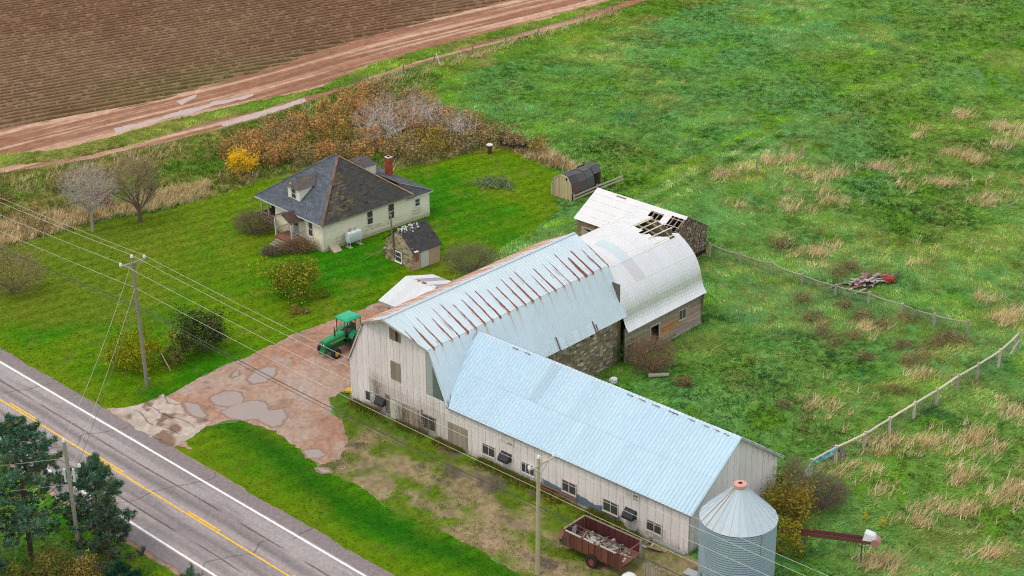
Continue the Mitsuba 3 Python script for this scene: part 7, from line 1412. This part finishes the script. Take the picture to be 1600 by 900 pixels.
bare_tree('pale grey leafless tree on the lawn edge at far left', -40.69, 169.59, 6.8, (0.36, 0.33, 0.32), 31, (2.9, 2.4, 2.5), trunk=0.38, tws=4200, twc=(0.34, 0.30, 0.29), r0=0.13)
bare_tree('darker brown bare tree with a few dead leaves on the lawn edge', -36.5, 171.91, 7.3, (0.135, 0.105, 0.08), 32, (2.5, 2.3, 2.9), [(0.26, 0.16, 0.09), (0.20, 0.15, 0.06), (0.15, 0.13, 0.04)], 1400, 0.22, 4200, (0.24, 0.18, 0.13), r0=0.19)
# thicket of sumac, alder and thorn behind the house
rs = np.random.default_rng(77); TP = Polygon(THICKET).buffer(0); cand = scatter(TP, 0.9, rs); keep = []
for p in cand:
    if all(np.hypot(*(p - q)) > 1.75 for q in keep): keep.append(p)
PAL = {'orange leaved sumac': [(0.46, 0.21, 0.08), (0.40, 0.20, 0.085), (0.48, 0.28, 0.10), (0.26, 0.19, 0.06), (0.18, 0.16, 0.05)], 'rusty brown': [(0.28, 0.19, 0.10), (0.22, 0.17, 0.08), (0.33, 0.22, 0.11), (0.18, 0.16, 0.06)], 'olive yellow': [(0.20, 0.17, 0.04), (0.28, 0.20, 0.045), (0.12, 0.13, 0.03), (0.34, 0.21, 0.05)]}
names = list(PAL)
for i, p in enumerate(keep):
    t = meshkit.fbm(np.array([[p[0] * 0.12, p[1] * 0.12, 2.0]]), 3, 8)[0]; kind = names[0 if (t < 0.5 or (p[0] < -16)) and rs.random() < 0.8 else (1 if rs.random() < 0.5 else 2)]
    if p[0] > -4: kind = names[2 if rs.random() < 0.65 else 1]
    h = rs.uniform(0.9, 1.5); shrub('thicket_shrub', kind + ' shrub in the autumn thicket behind the farmhouse', p[0], p[1], (rs.uniform(1.2, 1.75), rs.uniform(1.1, 1.5), h), 620, PAL[kind], 0.115, group=kind + ' shrubs of the thicket', seed=100 + i, clumps=26, stems=4, tw=160, twc=(0.28, 0.22, 0.18))
for i, p in enumerate(SILVER):
    rs = np.random.default_rng(200 + i); k = thing('alder_shrub', 'leafless silver grey alder with forked stems standing in the autumn thicket', 'shrub', 'silver alders in the thicket'); b = gp(*p); m = MB()
    for j in range(5):
        a = rs.uniform(0, 6.28); branch(m, b + [rs.normal(0, 0.15), rs.normal(0, 0.15), -0.1], np.array([math.cos(a) * 0.5, math.sin(a) * 0.3, 0.9]), rs.uniform(1.6, 2.2), 0.085, 3, rs, (0.56, 0.52, 0.49), 0.45, 3, 0.65, 0.6, 0.02)
    m.build('stem', 'vc_matte', k); m = MB(); twigs(m, b + [0, 0, 2.8], np.array([1.7, 1.4, 1.1]), 300, rs, (0.34, 0.29, 0.27), 0.5, 0.011, 0.4); m.build('crown', 'vc_leaf', k)
# tall weeds and small bushes in the scrub strip
rs = np.random.default_rng(88); sc_ = Polygon(SCRUB).buffer(0).difference(TP.buffer(0.5)).intersection(view); cand = scatter(sc_, 0.22, rs)
n_ = 0
for p in cand:
    if meshkit.fbm(np.array([[p[0] * 0.14, p[1] * 0.14, 5.0]]), 3, 3)[0] > 0.47 and n_ < 60:
        n_ += 1; pal = ([(0.13, 0.15, 0.03), (0.20, 0.17, 0.05), (0.09, 0.12, 0.02)], [(0.26, 0.17, 0.08), (0.20, 0.14, 0.06)])[int(rs.random() < 0.35)]; g = 'olive green' if pal[0][0] < 0.2 else 'brown'
        shrub('scrub_bush', f'low {g} bush in the rough strip between the dirt lane and the lawn', p[0], p[1], (rs.uniform(0.7, 1.4), rs.uniform(0.6, 1.1), rs.uniform(0.4, 0.8)), 260, pal, 0.085, group=f'low {g} bushes of the rough strip', seed=300, clumps=14, stems=2, tw=80)
for i, (x, y) in enumerate(BROWN_PATCHES[:20]):
    shrub('dead_weed_clump', 'brown dead weed clump in the grass of the paddock', x, y, (rs.uniform(0.6, 1.1), rs.uniform(0.5, 0.8), rs.uniform(0.3, 0.55)), 170, [(0.20, 0.14, 0.08), (0.25, 0.18, 0.11), (0.12, 0.13, 0.04)], 0.07, 'weeds', 'dead weed clumps of the paddock', seed=400, clumps=14, stems=2, tw=160, twc=(0.26, 0.19, 0.13), cl=0.4)
m = None
# pines across the road
def pine(label, x, y, h, rad, seed, pal, n=9000, dens=1.0):
    rs = np.random.default_rng(seed); k = thing('pine_tree', label, 'pine'); b = gp(x, y); m = MB(); m.tube([b - [0, 0, 0.3], b + [0.05, 0, h * 0.5], b + [0, 0, h * 0.97]], [0.2, 0.13, 0.03], (0.13, 0.085, 0.06), 9, cap=False)
    tips = []; nb_ = int(15 * h / 3 * dens)
    for i in range(nb_):
        z = h * (0.22 + 0.76 * (i / nb_)); t = z / h; R = rad * (1 - t ** 2.6) * rs.uniform(0.6, 1.12) + 0.25; a = i * 2.39996 + rs.normal(0, 0.25); d = np.array([math.cos(a), math.sin(a), 0])
        p0, p1, p2 = b + [0, 0, z], b + d * R * 0.55 + [0, 0, z - 0.05 * R], b + d * R + [0, 0, z + 0.18 * R]
        m.tube([p0, p1, p2], [0.05, 0.03, 0.012], (0.14, 0.10, 0.07), 5, cap=False)
        for s in np.linspace(0.3, 1, 8): q = (1 - s) ** 2 * p0 + 2 * s * (1 - s) * p1 + s * s * p2; sp = 0.42 * R * (1.15 - s) * 0.9; [tips.append(q + rs.normal(0, 1, 3) * [sp * 0.6, sp * 0.6, 0.14]) for _ in range(3)]
    m.build('trunk', 'vc_matte', k)
    tips = np.array(tips); ci = rs.integers(0, len(tips), n); o = sphere_dirs(n, rs) * [1, 1, 0.8] + [0, 0, 0.55]; o /= np.linalg.norm(o, axis=1, keepdims=True); p = tips[ci] + rs.normal(0, 0.05, (n, 3)); s = np.cross(o, sphere_dirs(n, rs)); s /= np.linalg.norm(s, axis=1, keepdims=True)
    cl = pick(pal, len(tips), rs, 0.18); m = MB(); m.blades(p, p + o * rs.uniform(0.16, 0.36, (n, 1)), s * rs.uniform(0.02, 0.045, (n, 1)), cl[ci] * rs.uniform(0.7, 1.3, (n, 1))); m.build('crown', 'vc_leaf', k)
PN = [(0.070, 0.155, 0.10), (0.09, 0.185, 0.125), (0.055, 0.125, 0.075), (0.125, 0.15, 0.06)]
pine('tallest dark green pine at the left edge across the road', -33.4, 111.3, 11.4, 4.6, 1, PN, 46000)
pine('dark green pine just right of the mossy pole', -28.7, 112.3, 7.7, 2.5, 2, PN, 20000)
pine('dense pine at the left edge between the tallest pine and the bluish pine', -37.0, 109.0, 9.0, 3.0, 3, PN, 20000)
pine('bluish green young pine in the bottom left corner', -34.6, 103.6, 6.8, 2.4, 4, [(0.05, 0.10, 0.08), (0.065, 0.115, 0.095), (0.04, 0.08, 0.06)], 13000)
pine('small dark pine at the bottom edge right of the mossy pole', -26.0, 106.0, 3.3, 1.3, 5, [(0.012, 0.05, 0.028), (0.02, 0.07, 0.04)], 5000)
pine('tip of a small pine at the bottom edge beside the white road line', -20.9, 103.4, 4.3, 1.1, 6, PN, 4500)
pine('thin greyish pine leaning out over the road edge below the mossy pole', -27.6, 109.8, 5.4, 2.4, 7, [(0.055, 0.085, 0.055), (0.075, 0.10, 0.07), (0.04, 0.07, 0.04)], 7000, 0.7)
for i, (x, y, rx, rz, pal, l) in enumerate(((-32.6, 107.2, 1.5, 1.0, [(0.15, 0.16, 0.025), (0.09, 0.12, 0.02), (0.19, 0.17, 0.03)], 'yellow green bush under the pines left of the mossy pole'), (-30.9, 107.9, 1.7, 1.5, [(0.13, 0.125, 0.03), (0.20, 0.15, 0.04), (0.08, 0.10, 0.02)], 'olive brown bush at the foot of the mossy pole'), (-28.6, 107.6, 1.5, 1.2, [(0.22, 0.15, 0.05), (0.28, 0.19, 0.05), (0.12, 0.11, 0.03)], 'yellow brown bush right of the mossy pole base'), (-31.4, 104.9, 1.4, 0.8, [(0.17, 0.15, 0.06), (0.10, 0.12, 0.03), (0.14, 0.11, 0.06)], 'brown bush at the bottom edge under the pines'), (-36.5, 107.0, 1.7, 1.3, [(0.07, 0.11, 0.02), (0.12, 0.13, 0.02)], 'dark green bush at the left edge under the pines'), (-26.9, 108.2, 0.9, 0.7, [(0.32, 0.22, 0.04), (0.20, 0.15, 0.03)], 'small yellow bush on the verge edge across the road'))):
    shrub('roadside_bush', l, x, y, (rx, rx * 0.85, rz), int(1400 * rx), pal, 0.085, seed=500 + i, clumps=36, stems=6, tw=300, twc=(0.2, 0.15, 0.1))
for u, v, l, pal in ((22.6, -0.8, 'rusty orange and yellow weeds against the wall by the low red rail', [(0.24, 0.12, 0.03), (0.20, 0.17, 0.02), (0.10, 0.13, 0.015)]), (25.2, -1.0, 'yellow green weeds along the wall left of the wagon', [(0.16, 0.18, 0.012), (0.10, 0.15, 0.01), (0.22, 0.16, 0.04)]), (28.6, -0.9, 'tall weeds between the wagon front and the wall', [(0.13, 0.15, 0.02), (0.19, 0.15, 0.04)])):
    p = BARN.w((u, v, 0)); shrub('weed_clump', l, p[0], p[1], (0.8, 0.4, 0.26), 260, pal, 0.06, 'weeds', seed=600, clumps=18, stems=3)
